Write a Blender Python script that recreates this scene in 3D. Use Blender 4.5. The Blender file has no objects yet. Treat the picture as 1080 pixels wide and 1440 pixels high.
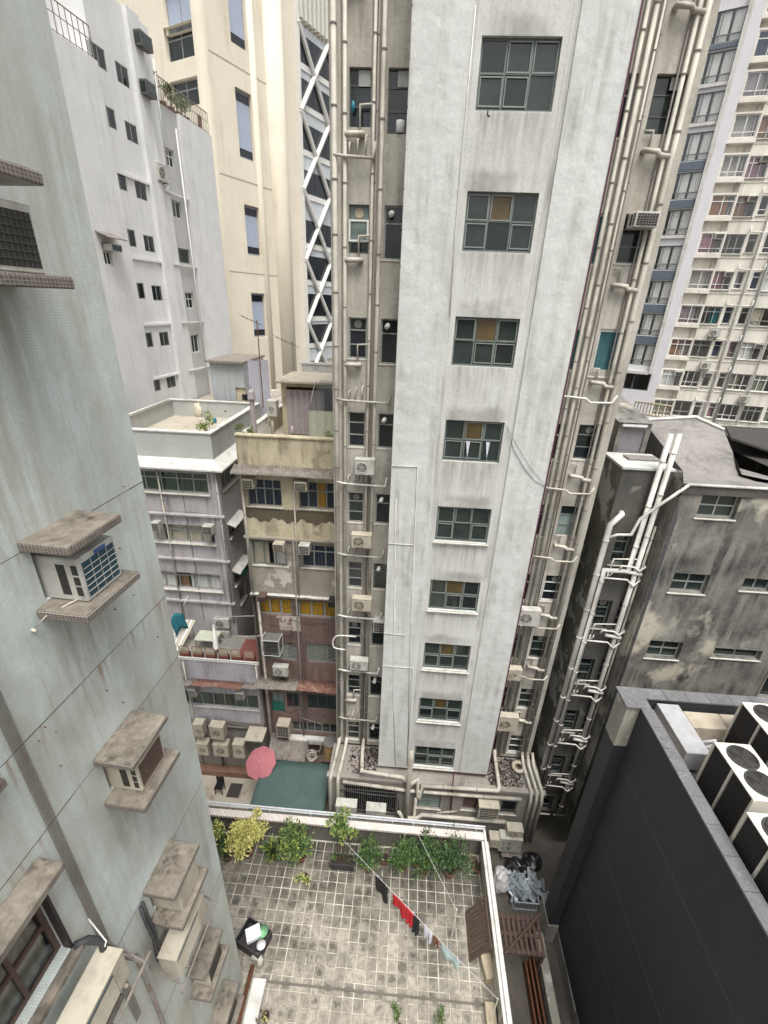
import bpy, bmesh, math, random
from mathutils import Vector, Matrix
random.seed(7)
S = bpy.context.scene
COL = S.collection
# ---------------------------------------------------------------- camera
FPX, PITCH, ROLL, YAW, CAMH = 632.3, .4331, -.0398, -.0487, 23.0
def cam_axes():
    fwd0 = Vector((math.sin(YAW), math.cos(YAW), 0)); r0 = Vector((math.cos(YAW), -math.sin(YAW), 0))
    F = fwd0 * math.cos(PITCH) - Vector((0, 0, 1)) * math.sin(PITCH)
    d0 = F.cross(r0)
    R = r0 * math.cos(ROLL) + d0 * math.sin(ROLL); D = -r0 * math.sin(ROLL) + d0 * math.cos(ROLL)
    return R, D, F
RX, DX, FX = cam_axes()
CAM = Vector((0, 0, CAMH))
cd = bpy.data.cameras.new('camera'); cam = bpy.data.objects.new('camera', cd); COL.objects.link(cam)
cd.sensor_fit = 'HORIZONTAL'; cd.sensor_width = 36; cd.lens = FPX / 1080 * 36; cd.clip_end = 2000; cd.clip_start = .05
M = Matrix.Identity(4)
for i in range(3):
    M[i][0] = RX[i]; M[i][1] = -DX[i]; M[i][2] = -FX[i]; M[i][3] = CAM[i]
cam.matrix_world = M
S.camera = cam
# ---------------------------------------------------------------- overcast light
SUN_EL, SUN_AZ = 68, 160      # degrees; azimuth clockwise from +Y
w = bpy.data.worlds.new('World'); S.world = w; w.use_nodes = True
nt = w.node_tree; bg = nt.nodes['Background']
sky = nt.nodes.new('ShaderNodeTexSky'); sky.sky_type = 'NISHITA'; sky.sun_disc = False
sky.sun_elevation = math.radians(SUN_EL); sky.sun_rotation = math.radians(SUN_AZ)
sky.dust_density = 6; sky.ozone_density = 1; sky.air_density = 1
hs = nt.nodes.new('ShaderNodeHueSaturation'); hs.inputs['Saturation'].default_value = .1
nt.links.new(sky.outputs[0], hs.inputs['Color']); nt.links.new(hs.outputs[0], bg.inputs[0])
bg.inputs[1].default_value = .125
sd = bpy.data.lights.new('sun', 'SUN'); sd.energy = 1.5; sd.angle = math.radians(22); sd.color = (1, .96, .89)
sun = bpy.data.objects.new('sun', sd); COL.objects.link(sun); sun.location = (0, -20, 60)
el, az = math.radians(SUN_EL), math.radians(SUN_AZ)
sdir = Vector((math.sin(az) * math.cos(el), math.cos(az) * math.cos(el), math.sin(el)))
sun.rotation_euler = sdir.to_track_quat('Z', 'Y').to_euler()
S.view_settings.view_transform = 'Standard'; S.view_settings.look = 'None'
S.view_settings.gamma = 1; S.view_settings.exposure = .9
S.cycles.max_bounces = 6; S.cycles.diffuse_bounces = 4; S.cycles.transparent_max_bounces = 12
S.cycles.use_denoising = True
# ---------------------------------------------------------------- pixels to places
def ray(x, y): return RX * ((x - 540) / FPX) + DX * ((y - 720) / FPX) + FX
def onY(x, y, Y): r = ray(x, y); return CAM + r * (Y / r.y)
def onX(x, y, X): r = ray(x, y); return CAM + r * (X / r.x)
def onZ(x, y, Z): r = ray(x, y); return CAM + r * ((Z - CAMH) / r.z)
class Fr:
    """a vertical facade: origin, yaw of its u axis, outward normal"""
    def __init__(s, o, u, n): s.o = Vector(o); s.u = Vector(u).normalized(); s.n = Vector(n).normalized()
    def p(s, u, d, z): return Vector((s.o.x, s.o.y, 0)) + s.u * u + s.n * d + Vector((0, 0, z))
    def px(s, x, y, d=0):
        r = ray(x, y); q = s.o + s.n * d
        P = CAM + r * ((q - CAM).dot(s.n) / r.dot(s.n)); return (P - s.o).dot(s.u), P.z
    def rect(s, x0, y0, x1, y1, d=0):
        a = s.px(x0, y0, d); b = s.px(x1, y1, d); return a[0], b[0], b[1], a[1]
def yfr(Y): return Fr((0, Y, 0), (1, 0, 0), (0, -1, 0))
def vfr(x0, y0, yaw, sgn=1):
    a = math.radians(yaw); return Fr((x0, y0, 0), (math.sin(a), math.cos(a), 0), (sgn * math.cos(a), -sgn * math.sin(a), 0))
# ---------------------------------------------------------------- mesh building
BASE = {}
class MB:
    def __init__(s): s.v = []; s.f = []; s.m = []
    def poly(s, pts, mi=0):
        b = len(s.v); s.v += [Vector(p) for p in pts]; s.f.append(tuple(range(b, b + len(pts)))); s.m.append(mi); return s
    def hexa(s, P, mi=0):
        b = len(s.v); s.v += [Vector(p) for p in P]
        for q in ((3, 2, 1, 0), (4, 5, 6, 7), (0, 1, 5, 4), (1, 2, 6, 5), (2, 3, 7, 6), (3, 0, 4, 7)):
            s.f.append(tuple(b + i for i in q)); s.m.append(mi)
        return s
    def box(s, fr, u0, u1, d0, d1, z0, z1, mi=0):
        P = [fr.p(u, d, z) for z in (z0, z1) for u, d in ((u0, d1), (u1, d1), (u1, d0), (u0, d0))]
        return s.hexa(P, mi)
    def bx(s, x0, x1, y0, y1, z0, z1, mi=0):
        return s.hexa([(x, y, z) for z in (z0, z1) for x, y in ((x0, y0), (x1, y0), (x1, y1), (x0, y1))], mi)
    def tube(s, pts, r, n=8, mi=0, caps=True):
        pts = [Vector(p) for p in pts]; rings = []
        rs = r if isinstance(r, (list, tuple)) else [r] * len(pts)
        prev = None
        for i, p in enumerate(pts):
            a = (p - pts[i - 1]).normalized() if i else None
            c = (pts[i + 1] - p).normalized() if i < len(pts) - 1 else None
            t = (a + c) if a and c else (a or c)
            if t.length < 1e-6: t = a
            t.normalize()
            k = 1.0
            if a and c:
                cs = max(.35, t.dot(a)); k = 1 / cs
            if prev is None:
                e = Vector((0, 0, 1)) if abs(t.z) < .9 else Vector((1, 0, 0))
                x = t.cross(e).normalized()
            else:
                x = (prev - t * prev.dot(t)).normalized()
            prev = x; y = t.cross(x)
            b = len(s.v)
            bend = (c - a) if a and c else Vector((0, 0, 0))
            bend = bend.normalized() if bend.length > 1e-4 else None
            for j in range(n):
                o = (x * math.cos(2 * math.pi * j / n) + y * math.sin(2 * math.pi * j / n)) * rs[i]
                if bend is not None: o += bend * (o.dot(bend)) * (k - 1)
                s.v.append(p + o)
            rings.append(b)
        for q in range(len(rings) - 1):
            for j in range(n):
                s.f.append((rings[q] + j, rings[q] + (j + 1) % n, rings[q + 1] + (j + 1) % n, rings[q + 1] + j)); s.m.append(mi)
        if caps:
            s.f.append(tuple(rings[0] + j for j in reversed(range(n)))); s.m.append(mi)
            s.f.append(tuple(rings[-1] + j for j in range(n))); s.m.append(mi)
        return s
    def disc(s, c, nrm, r, n=20, mi=0, r0=0):
        c = Vector(c); nrm = Vector(nrm).normalized(); e = Vector((0, 0, 1)) if abs(nrm.z) < .9 else Vector((1, 0, 0))
        x = e.cross(nrm).normalized(); y = nrm.cross(x); b = len(s.v)
        for j in range(n): s.v.append(c + (x * math.cos(2 * math.pi * j / n) + y * math.sin(2 * math.pi * j / n)) * r)
        if r0 <= 0: s.f.append(tuple(range(b, b + n))); s.m.append(mi)
        else:
            for j in range(n): s.v.append(c + (x * math.cos(2 * math.pi * j / n) + y * math.sin(2 * math.pi * j / n)) * r0)
            for j in range(n): s.f.append((b + j, b + (j + 1) % n, b + n + (j + 1) % n, b + n + j)); s.m.append(mi)
        return s
    def wall(s, fr, u0, u1, z0, z1, holes=(), depth=.15, mi=0, rmi=None, d=0):
        rmi = mi if rmi is None else rmi
        hs_ = [(max(a, u0), min(b, u1), max(c, z0), min(e, z1)) for a, b, c, e in holes]
        hs_ = [h for h in hs_ if h[1] > h[0] and h[3] > h[2]]
        us = sorted({u0, u1, *[x for h in hs_ for x in h[:2]]}); zs = sorted({z0, z1, *[x for h in hs_ for x in h[2:]]})
        for j in range(len(zs) - 1):
            zc = (zs[j] + zs[j + 1]) / 2; run = None
            for i in range(len(us)):
                solid = i < len(us) - 1 and not any(h[0] < (us[i] + us[i + 1]) / 2 < h[1] and h[2] < zc < h[3] for h in hs_)
                if solid and run is None: run = us[i]
                if not solid and run is not None:
                    s.poly([fr.p(run, d, zs[j]), fr.p(us[i], d, zs[j]), fr.p(us[i], d, zs[j + 1]), fr.p(run, d, zs[j + 1])], mi); run = None
        for a, b, c, e in hs_:
            q = lambda u, dd, z: fr.p(u, d + dd, z)
            for A, B in (((a, c), (b, c)), ((b, c), (b, e)), ((b, e), (a, e)), ((a, e), (a, c))):
                s.poly([q(A[0], 0, A[1]), q(B[0], 0, B[1]), q(B[0], -depth, B[1]), q(A[0], -depth, A[1])], rmi)
        return s
    def shell(s, fr, u0, u1, z0, z1, dep, holes=(), depth=.15, mi=0, top=True, sides=True, topmi=None):
        s.wall(fr, u0, u1, z0, z1, holes, depth, mi)
        p = fr.p
        if sides:
            s.poly([p(u0, -dep, z0), p(u0, 0, z0), p(u0, 0, z1), p(u0, -dep, z1)], mi)
            s.poly([p(u1, 0, z0), p(u1, -dep, z0), p(u1, -dep, z1), p(u1, 0, z1)], mi)
        s.poly([p(u1, -dep, z0), p(u0, -dep, z0), p(u0, -dep, z1), p(u1, -dep, z1)], mi)
        if top: s.poly([p(u0, 0, z1), p(u1, 0, z1), p(u1, -dep, z1), p(u0, -dep, z1)], mi if topmi is None else topmi)
        return s
    def build(s, name, mats, parent=None, base=None, smooth=False, bevel=0, fix=True):
        if parent is not None: base = BASE[parent]
        base = Vector(base) if base is not None else Vector((0, 0, 0))
        me = bpy.data.meshes.new(name); me.from_pydata([v - base for v in s.v], [], s.f)
        mats = mats if isinstance(mats, (list, tuple)) else [mats]
        for m in mats: me.materials.append(m)
        if len(mats) > 1: me.polygons.foreach_set('material_index', s.m)
        if bevel or fix or smooth:
            bm = bmesh.new(); bm.from_mesh(me)
            if smooth: bmesh.ops.remove_doubles(bm, verts=bm.verts, dist=1e-5)
            if fix: bmesh.ops.recalc_face_normals(bm, faces=bm.faces)
            if bevel:
                bmesh.ops.remove_doubles(bm, verts=bm.verts, dist=1e-5)
                ed = [e for e in bm.edges if len(e.link_faces) == 2 and e.calc_face_angle(0) > .5]
                bmesh.ops.bevel(bm, geom=ed, offset=bevel, segments=1, affect='EDGES', clamp_overlap=True)
            bm.to_mesh(me); bm.free()
        if smooth: me.polygons.foreach_set('use_smooth', [True] * len(me.polygons))
        me.update()
        o = bpy.data.objects.new(name, me); COL.objects.link(o)
        if parent is not None: o.parent = parent
        else: o.location = base
        BASE[o] = base
        return o
def tag(o, label, cat, group=None):
    o['label'] = label; o['category'] = cat
    if group: o['group'] = group
    return o
def struct(o): o['kind'] = 'structure'; return o
def thing(name, label, cat, base, group=None):
    o = bpy.data.objects.new(name, None); COL.objects.link(o); o.location = Vector(base); o.empty_display_size = .2
    BASE[o] = Vector(base); return tag(o, label, cat, group)
# ---------------------------------------------------------------- materials
def srgb(h):
    h = h.lstrip('#'); c = [int(h[i:i + 2], 16) / 255 for i in (0, 2, 4)]
    return tuple(x / 12.92 if x <= .04045 else ((x + .055) / 1.055) ** 2.4 for x in c) + (1,)
def col(c): return srgb(c) if isinstance(c, str) else (tuple(c) + (1,))[:4]
class N:
    def __init__(s, name, rough=.8, metal=0, spec=.5):
        s.m = bpy.data.materials.new(name); s.m.use_nodes = True; s.t = s.m.node_tree; s.b = s.t.nodes['Principled BSDF']
        s.b.inputs['Roughness'].default_value = rough; s.b.inputs['Metallic'].default_value = metal
        s.b.inputs['Specular IOR Level'].default_value = spec
    def n(s, typ, **k):
        x = s.t.nodes.new(typ)
        for a, b in k.items(): setattr(x, a, b)
        return x
    def l(s, a, b): s.t.links.new(a, b)
    def pos(s, sc=(1, 1, 1), off=(0, 0, 0), obj=False):
        if obj: g = s.n('ShaderNodeTexCoord').outputs['Object']
        else: g = s.n('ShaderNodeNewGeometry').outputs['Position']
        m = s.n('ShaderNodeMapping'); m.inputs['Scale'].default_value = sc; m.inputs['Location'].default_value = off
        s.l(g, m.inputs[0]); return m.outputs[0]
    def noise(s, vec, scale, det=4, rough=.55, dist=0):
        x = s.n('ShaderNodeTexNoise'); x.inputs['Scale'].default_value = scale; x.inputs['Detail'].default_value = det
        x.inputs['Roughness'].default_value = rough; x.inputs['Distortion'].default_value = dist
        s.l(vec, x.inputs['Vector']); return x.outputs['Fac']
    def ramp(s, fac, a, b, ca=(0, 0, 0, 1), cb=(1, 1, 1, 1)):
        x = s.n('ShaderNodeValToRGB'); e = x.color_ramp.elements; e[0].position = a; e[1].position = b; e[0].color = ca; e[1].color = cb
        s.l(fac, x.inputs[0]); return x.outputs[0]
    def mix(s, fac, a, b, typ='MIX'):
        x = s.n('ShaderNodeMix', data_type='RGBA', blend_type=typ)
        for i, v in ((0, fac), (6, a), (7, b)):
            if isinstance(v, (float, int, tuple)): x.inputs[i].default_value = v
            else: s.l(v, x.inputs[i])
        return x.outputs[2]
    def mul(s, a, b, op='MULTIPLY'):
        x = s.n('ShaderNodeMath', operation=op)
        for i, v in ((0, a), (1, b)):
            if isinstance(v, (float, int)): x.inputs[i].default_value = v
            else: s.l(v, x.inputs[i])
        return x.outputs[0]
    def bump(s, h, strength=.2, dist=.02):
        x = s.n('ShaderNodeBump'); x.inputs['Strength'].default_value = strength; x.inputs['Distance'].default_value = dist
        s.l(h, x.inputs['Height']); s.l(x.outputs[0], s.b.inputs['Normal'])
    def color(s, c):
        if isinstance(c, tuple): s.b.inputs['Base Color'].default_value = c
        else: s.l(c, s.b.inputs['Base Color'])
        return s.m
def wallmat(name, base, var=None, dirt=None, streak=.6, patch=0, patchcol=None, rough=.9, bump=.15, bscale=3, scale=1, seed=0, thr=(.5, .72), pthr=(.56, .6)):
    """painted render: tone variation, vertical rain streaks, dirt, peeled patches"""
    b = col(base); var = col(var) if var else tuple(x * .82 for x in b[:3]) + (1,); dirt = col(dirt) if dirt else tuple(x * .45 for x in b[:3]) + (1,)
    k = N(name, rough); o = (seed * 3.7, seed * 1.3, seed * 2.1)
    big = k.ramp(k.noise(k.pos((1, 1, 1), o), .7 * scale, 5), .35, .7)
    c = k.mix(big, b, var)
    st = k.ramp(k.noise(k.pos((2.2, 2.2, .16), o), 1.6 * scale, 6, .65), *thr)
    blot = k.ramp(k.noise(k.pos((1, 1, .7), o), 1.1 * scale, 6, .6), .38, .7)
    c = k.mix(k.mul(k.mul(st, blot), streak), c, dirt)
    fine = k.ramp(k.noise(k.pos((1, 1, 1), o), 14, 5, .7), .45, .8)
    c = k.mix(k.mul(fine, .2 + .25 * streak), c, dirt)
    if patch:
        pc = col(patchcol) if patchcol else dirt
        pf = k.ramp(k.noise(k.pos((1, 1, .8), (o[0] + 9, o[1], o[2])), patch, 7, .62), *pthr)
        c = k.mix(pf, c, pc)
    k.color(c)
    if bump:
        if bump >= .5: h = k.noise(k.pos((1, 1, .8)), bscale, 2, .45, .15); k.bump(h, .42, .07)
        else: h = k.mix(.35, k.noise(k.pos((1, 1, 1)), bscale, 4, .5), k.noise(k.pos((1, 1, 1)), bscale * 9, 3)); k.bump(h, bump, .05)
    return k.m
def plain(name, c, rough=.6, metal=0, var=.12, scale=6, dirt=None, damt=.35, spec=.5, bump=0):
    k = N(name, rough, metal, spec); b = col(c); v = tuple(x * (1 - var) for x in b[:3]) + (1,)
    f = k.ramp(k.noise(k.pos(), scale, 5), .35, .7); cc = k.mix(f, b, v)
    d = col(dirt) if dirt else tuple(x * .4 for x in b[:3]) + (1,)
    g = k.ramp(k.noise(k.pos((1.5, 1.5, .6)), scale * .6, 6, .65), .5, .78)
    cc = k.mix(k.mul(g, damt), cc, d); k.color(cc)
    if bump: k.bump(k.noise(k.pos(), scale * 4, 4), bump, .01)
    return k.m
def mosaic(name, base, var, mortar, udir, size=.045, gap=.006, dirt=None, streak=.5, rough=.35, dthr=(.5, .75), bump=.4):
    k = N(name, rough); g = k.n('ShaderNodeNewGeometry').outputs['Position']
    dt = k.n('ShaderNodeVectorMath', operation='DOT_PRODUCT'); dt.inputs[1].default_value = udir; k.l(g, dt.inputs[0])
    sp = k.n('ShaderNodeSeparateXYZ'); k.l(g, sp.inputs[0]); cb = k.n('ShaderNodeCombineXYZ')
    k.l(dt.outputs['Value'], cb.inputs[0]); k.l(sp.outputs[2], cb.inputs[1])
    br = k.n('ShaderNodeTexBrick'); br.offset = 0; br.squash = 1
    for a, v in (('Scale', 1), ('Mortar Size', gap / 2), ('Mortar Smooth', .3), ('Brick Width', size), ('Row Height', size), ('Bias', 0)): br.inputs[a].default_value = v
    br.inputs['Color1'].default_value = col(base); br.inputs['Color2'].default_value = col(var); br.inputs['Mortar'].default_value = col(mortar)
    k.l(cb.outputs[0], br.inputs['Vector'])
    c = br.outputs['Color']; d = col(dirt) if dirt else tuple(x * .5 for x in col(base)[:3]) + (1,)
    st = k.ramp(k.noise(k.pos((2.4, 2.4, .18)), 1.4, 6, .65), *dthr)
    bl = k.ramp(k.noise(k.pos((1, 1, .5)), .8, 5, .6), .4, .68)
    c = k.mix(k.mul(k.mul(st, bl), streak), c, d)
    b2 = k.ramp(k.noise(k.pos((1, 1, .5), (3, 1, 7)), .55, 6, .62, .4), .40, .68); c = k.mix(k.mul(b2, streak * .62), c, d)
    b3 = k.ramp(k.noise(k.pos((1.4, 1.4, .9), (1, 5, 2)), 1.6, 7, .7), .46, .72); c = k.mix(k.mul(b3, streak * .4), c, d)
    b4 = k.ramp(k.noise(k.pos((5, 5, .12), (2, 2, 2)), 1.2, 4, .6), .56, .7); c = k.mix(k.mul(b4, streak * .45), c, d)
    k.color(c); k.bump(br.outputs['Fac'], -bump, .004); return k.m
def glassmat(name, tint=.6, refl=.25, rough=.03, tc=(1, 1, 1)):
    k = N(name); t = k.n('ShaderNodeBsdfTransparent'); t.inputs[0].default_value = (tint * tc[0], tint * tc[1], tint * tc[2], 1)
    g = k.n('ShaderNodeBsdfGlossy'); g.inputs['Roughness'].default_value = rough; g.inputs[0].default_value = (.9, .95, 1, 1)
    lw = k.n('ShaderNodeLayerWeight'); lw.inputs[0].default_value = .5      # Schlick-like, the same for both faces of the pane
    m = k.n('ShaderNodeMixShader'); a = k.mul(k.mul(k.mul(lw.outputs['Facing'], 4, 'POWER'), .7), refl * .3, 'ADD'); a = k.mul(a, .9, 'MINIMUM')
    k.l(a, m.inputs[0]); k.l(t.outputs[0], m.inputs[1]); k.l(g.outputs[0], m.inputs[2])
    k.l(m.outputs[0], k.t.nodes['Material Output'].inputs[0]); return k.m
def panemat(name, c, rough=.12, var=.5, scale=2):
    k = N(name, rough, 0, .6); b = col(c); f = k.noise(k.pos(), scale, 4)
    k.color(k.mix(k.ramp(f, .3, .75), b, tuple(x * (1 - var) for x in b[:3]) + (1,)))
    k.bump(k.noise(k.pos(), 3, 3), .05, .02); return k.m
LU = vfr(-4.1, 0, 3.2).u
MT = {}
def mk():
    m = MT
    m['tower_white'] = wallmat('tower_white', (.60, .615, .595), (.53, .545, .525), (.28, .275, .24), 1.0, rough=.7, bump=.9, bscale=3.2, thr=(.45, .7))
    m['tower_bay'] = wallmat('tower_bay', (.59, .597, .57), (.525, .525, .495), (.24, .235, .21), .85, bump=.2, seed=2, thr=(.42, .68))
    k = N.__new__(N); k.m = m['tower_bay']; k.t = k.m.node_tree; k.b = k.t.nodes['Principled BSDF']   # soot above each window, drips below each sill
    old = k.b.inputs['Base Color'].links[0].from_socket; sp = k.n('ShaderNodeSeparateXYZ'); k.l(k.pos(), sp.inputs[0])
    f = k.mul(k.mul(k.mul(28.668, sp.outputs[2], 'SUBTRACT'), 1 / 2.9568), 10, 'ADD'); f = k.mul(f, 1, 'FRACT')
    nn = k.noise(k.pos((1, 1, .5)), 2.2, 6, .65); ns = k.noise(k.pos((5, 5, .25)), 2.0, 6, .65)
    soot = k.mul(k.ramp(k.mul(f, k.mul(nn, .2), 'ADD'), .93, 1.16), k.ramp(k.noise(k.pos((1, 1, 1), (5, 0, 3)), 1.1, 4), .35, .6))
    d1 = k.ramp(f, .45, .47); d2 = k.ramp(f, .5, .86, (1, 1, 1, 1), (0, 0, 0, 1)); drip = k.mul(k.mul(d1, d2), k.ramp(ns, .38, .62))
    xs = sp.outputs[0]; xj = k.mul(k.mul(k.noise(k.pos(), 2.5, 4), .5, 'SUBTRACT'), .5); xa_ = k.mul(k.mul(k.mul(xs, 2.05, 'SUBTRACT'), 1, 'ABSOLUTE'), xj, 'ADD'); xm = k.ramp(xa_, .75, 1.2, (1, 1, 1, 1), (0, 0, 0, 1))
    c2 = k.mix(k.mul(k.mul(soot, .5), xm), old, (.16, .15, .13, 1)); c2 = k.mix(k.mul(k.mul(drip, .6), xm), c2, (.21, .20, .175, 1)); k.l(c2, k.b.inputs['Base Color'])
    m['tower_wing'] = wallmat('tower_wing', (.48, .455, .405), (.39, .37, .32), (.17, .15, .125), 1.0, seed=3, thr=(.40, .66))
    m['podium'] = wallmat('podium', (.30, .28, .25), (.22, .20, .18), (.09, .085, .075), .9, seed=4)
    m['purple'] = plain('purple', (.085, .02, .038), .6); m['jamb'] = plain('jamb', (.035, .024, .027), .6)
    m['pipe'] = plain('pipe', (.50, .475, .41), .6, 0, .3, 1.6, (.13, .105, .075), 1.0)
    m['pipe_white'] = plain('pipe_white', (.64, .625, .585), .55, 0, .2, 1.6, (.2, .175, .14), .9)
    m['pipe_dark'] = plain('pipe_dark', (.19, .165, .15), .6)
    m['frame_grey'] = plain('frame_grey', (.15, .175, .16), .55, 0, .25)
    m['frame_alu'] = plain('frame_alu', (.33, .34, .32), .5, .1, .2)
    m['frame_white'] = plain('frame_white', (.68, .68, .66), .5)
    m['frame_dark'] = plain('frame_dark', (.10, .10, .095), .5)
    m['sill'] = plain('sill', (.55, .53, .47), .8, 0, .2, 4, (.2, .18, .15), .7)
    m['g_green'] = panemat('g_green', (.034, .047, .042), .12)
    m['g_dark'] = panemat('g_dark', (.018, .025, .025), .08)
    m['g_ochre'] = panemat('g_ochre', (.115, .08, .028), .4, .5)
    m['g_teal'] = panemat('g_teal', (.045, .12, .135), .06, .25)
    m['g_frost'] = panemat('g_frost', (.22, .28, .26), .35, .3)
    m['g_blue'] = panemat('g_blue', (.38, .43, .54), .3, .12)
    m['g_navy'] = panemat('g_navy', (.016, .02, .027), .12, .4)
    m['glass'] = glassmat('glass', .92, .16)
    m['glass_dim'] = glassmat('glass_dim', .72, .22, .03, (.85, 1, .95))
    m['glass_low'] = glassmat('glass_low', .8, .06); m['black'] = plain('black', (.012, .012, .012), .7)
    m['left_tile'] = mosaic('left_tile', (.64, .71, .695), (.57, .64, .63), (.45, .49, .465), LU, .028, .005, (.30, .28, .225), .95, .4, (.42, .68), .15)
    k = N.__new__(N); k.m = m['left_tile']; k.t = k.m.node_tree; k.b = k.t.nodes['Principled BSDF']     # grime washed down from the air conditioner slabs, rust below the joints
    old = k.b.inputs['Base Color'].links[0].from_socket; sp = k.n('ShaderNodeSeparateXYZ'); k.l(k.pos(), sp.inputs[0])
    f = k.mul(k.mul(k.mul(k.mul(20.67, sp.outputs[2], 'SUBTRACT'), 1 / 3.26), 10, 'ADD'), 1, 'FRACT')
    ns = k.noise(k.pos((3, 3, .3)), 2.2, 6, .65); a1 = k.mul(k.ramp(f, .24, .34), k.ramp(f, .4, .98, (1, 1, 1, 1), (0, 0, 0, 1)))
    yj = k.mul(k.mul(k.mul(sp.outputs[1], 4.16, 'SUBTRACT'), 1, 'ABSOLUTE'), k.mul(k.mul(k.noise(k.pos((1, 1, .4)), 1.5, 4), .5, 'SUBTRACT'), .9), 'ADD')
    ym = k.ramp(yj, .25, .8, (1, 1, 1, 1), (0, 0, 0, 1)); c2 = k.mix(k.mul(k.mul(k.mul(a1, ym), k.ramp(ns, .3, .6)), .62), old, (.165, .15, .115, 1))
    for zj, am in ((20.56, .5), (18.58, .95), (17.30, .5), (14.04, .6)):
        dz = k.mul(zj, sp.outputs[2], 'SUBTRACT'); r1 = k.mul(k.mul(dz, 0, 'GREATER_THAN'), k.ramp(dz, .0, .55, (1, 1, 1, 1), (0, 0, 0, 1)))
        r2 = k.ramp(k.noise(k.pos((6, 6, .3), (zj, 0, 0)), 1.6, 5, .6), .56, .68); c2 = k.mix(k.mul(k.mul(r1, r2), am), c2, (.22, .10, .04, 1))
    k.l(c2, k.b.inputs['Base Color'])
    m['slab_mosaic'] = mosaic('slab_mosaic', (.145, .12, .10), (.085, .07, .06), (.31, .285, .25), (.75, .66, 0), .03, .006, None, .5, .5)
    m['slab_top'] = wallmat('slab_top', (.25, .222, .185), (.165, .147, .122), (.05, .04, .032), 1.0, patch=2.6, patchcol=(.32, .275, .21), pthr=(.58, .75), thr=(.36, .6), seed=5, scale=2.5)
    m['joint'] = plain('joint', (.07, .055, .045), .8, 0, .3, 5, (.21, .085, .03), .9)
    m['rust'] = plain('rust', (.17, .065, .03), .9, 0, .4, 8, (.06, .03, .02), .6)
    m['cable'] = plain('cable', (.045, .045, .048), .6)
    m['ac_white'] = plain('ac_white', (.50, .49, .45), .5, 0, .2, 3, (.17, .145, .11), .9)
    m['ac_beige'] = plain('ac_beige', (.46, .42, .34), .55, 0, .15, 4, (.18, .15, .11), .7)
    m['ac_teal'] = plain('ac_teal', (.012, .055, .075), .35)
    m['ac_label'] = plain('ac_label', (.04, .10, .30), .4)
    m['ac_dark'] = plain('ac_dark', (.03, .028, .025), .6)
    m['ac_fan'] = plain('ac_fan', (.15, .145, .135), .5); m['bar_dark'] = plain('bar_dark', (.10, .095, .085), .5)
    m['metal'] = plain('metal', (.33, .32, .31), .4, .6)
    m['metal_rust'] = plain('metal_rust', (.27, .24, .21), .6, .3, .3, 6, (.14, .06, .03), .8)
    m['cream'] = wallmat('cream', (.60, .54, .39), (.49, .43, .30), (.15, .12, .075), 1.0, patch=1.0, patchcol=(.32, .28, .2), seed=6, thr=(.38, .62), pthr=(.60, .63))
    m['cream_grey'] = wallmat('cream_grey', (.34, .305, .255), (.25, .225, .19), (.10, .088, .07), 1.0, patch=.9, patchcol=(.52, .49, .43), seed=7, pthr=(.60, .615))
    m['brown_patch'] = wallmat('brown_patch', (.12, .10, .065), None, None, .6, seed=8)
    m['pink_tile'] = mosaic('pink_tile', (.24, .16, .14), (.19, .125, .11), (.25, .20, .175), (1, 0, 0), .06, .008, (.075, .05, .042), 1.0, .5, (.4, .66))
    m['plaster'] = wallmat('plaster', (.50, .45, .41), None, None, .6, patch=3, patchcol=(.24, .14, .13), seed=9)
    m['lavender'] = wallmat('lavender', (.47, .445, .455), (.39, .37, .38), (.17, .15, .15), .9, seed=10, thr=(.40, .68))
    m['lavender_blue'] = wallmat('lavender_blue', (.45, .44, .475), (.37, .355, .385), (.17, .15, .145), 1.0, seed=11, thr=(.38, .64))
    m['roof_grey'] = wallmat('roof_grey', (.47, .48, .46), (.39, .40, .385), (.18, .17, .15), .7, seed=12)
    m['roof_floor'] = wallmat('roof_floor', (.44, .40, .33), (.36, .32, .26), (.13, .11, .09), .7, patch=.9, patchcol=(.18, .13, .09), pthr=(.6, .7), seed=13)
    m['coping_white'] = plain('coping_white', (.58, .57, .54), .7, 0, .15, 3, (.24, .22, .19), .8)
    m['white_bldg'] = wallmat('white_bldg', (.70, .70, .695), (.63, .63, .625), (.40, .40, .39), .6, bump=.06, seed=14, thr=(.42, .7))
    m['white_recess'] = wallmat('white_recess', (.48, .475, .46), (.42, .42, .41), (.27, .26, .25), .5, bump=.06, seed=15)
    m['beige'] = wallmat('beige', (.74, .685, .565), (.67, .615, .50), (.44, .38, .29), .75, bump=.05, seed=16, scale=.5)
    m['beige_joint'] = plain('beige_joint', (.42, .38, .31), .9)
    m['fin_white'] = plain('fin_white', (.68, .66, .61), .7)
    m['xframe'] = plain('xframe', (.70, .69, .66), .6, 0, .08)
    m['band'] = plain('band', (.52, .55, .57), .5)
    m['resid'] = wallmat('resid', (.72, .69, .62), (.63, .60, .53), (.28, .25, .2), .95, bump=.06, seed=17, scale=.6, thr=(.45, .75))
    m['mod_white'] = wallmat('mod_white', (.66, .65, .68), (.61, .60, .63), None, .2, bump=.03, seed=18)
    m['mod_slate'] = plain('mod_slate', (.10, .125, .155), .5)
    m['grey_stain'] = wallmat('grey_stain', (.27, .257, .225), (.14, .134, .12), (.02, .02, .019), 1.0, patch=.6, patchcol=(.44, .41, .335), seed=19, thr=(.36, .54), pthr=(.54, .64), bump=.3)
    m['grey_dark'] = wallmat('grey_dark', (.105, .098, .085), (.07, .068, .06), (.028, .028, .025), 1.0, patch=1.1, patchcol=(.19, .18, .16), seed=20, pthr=(.62, .68), thr=(.4, .65))
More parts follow.
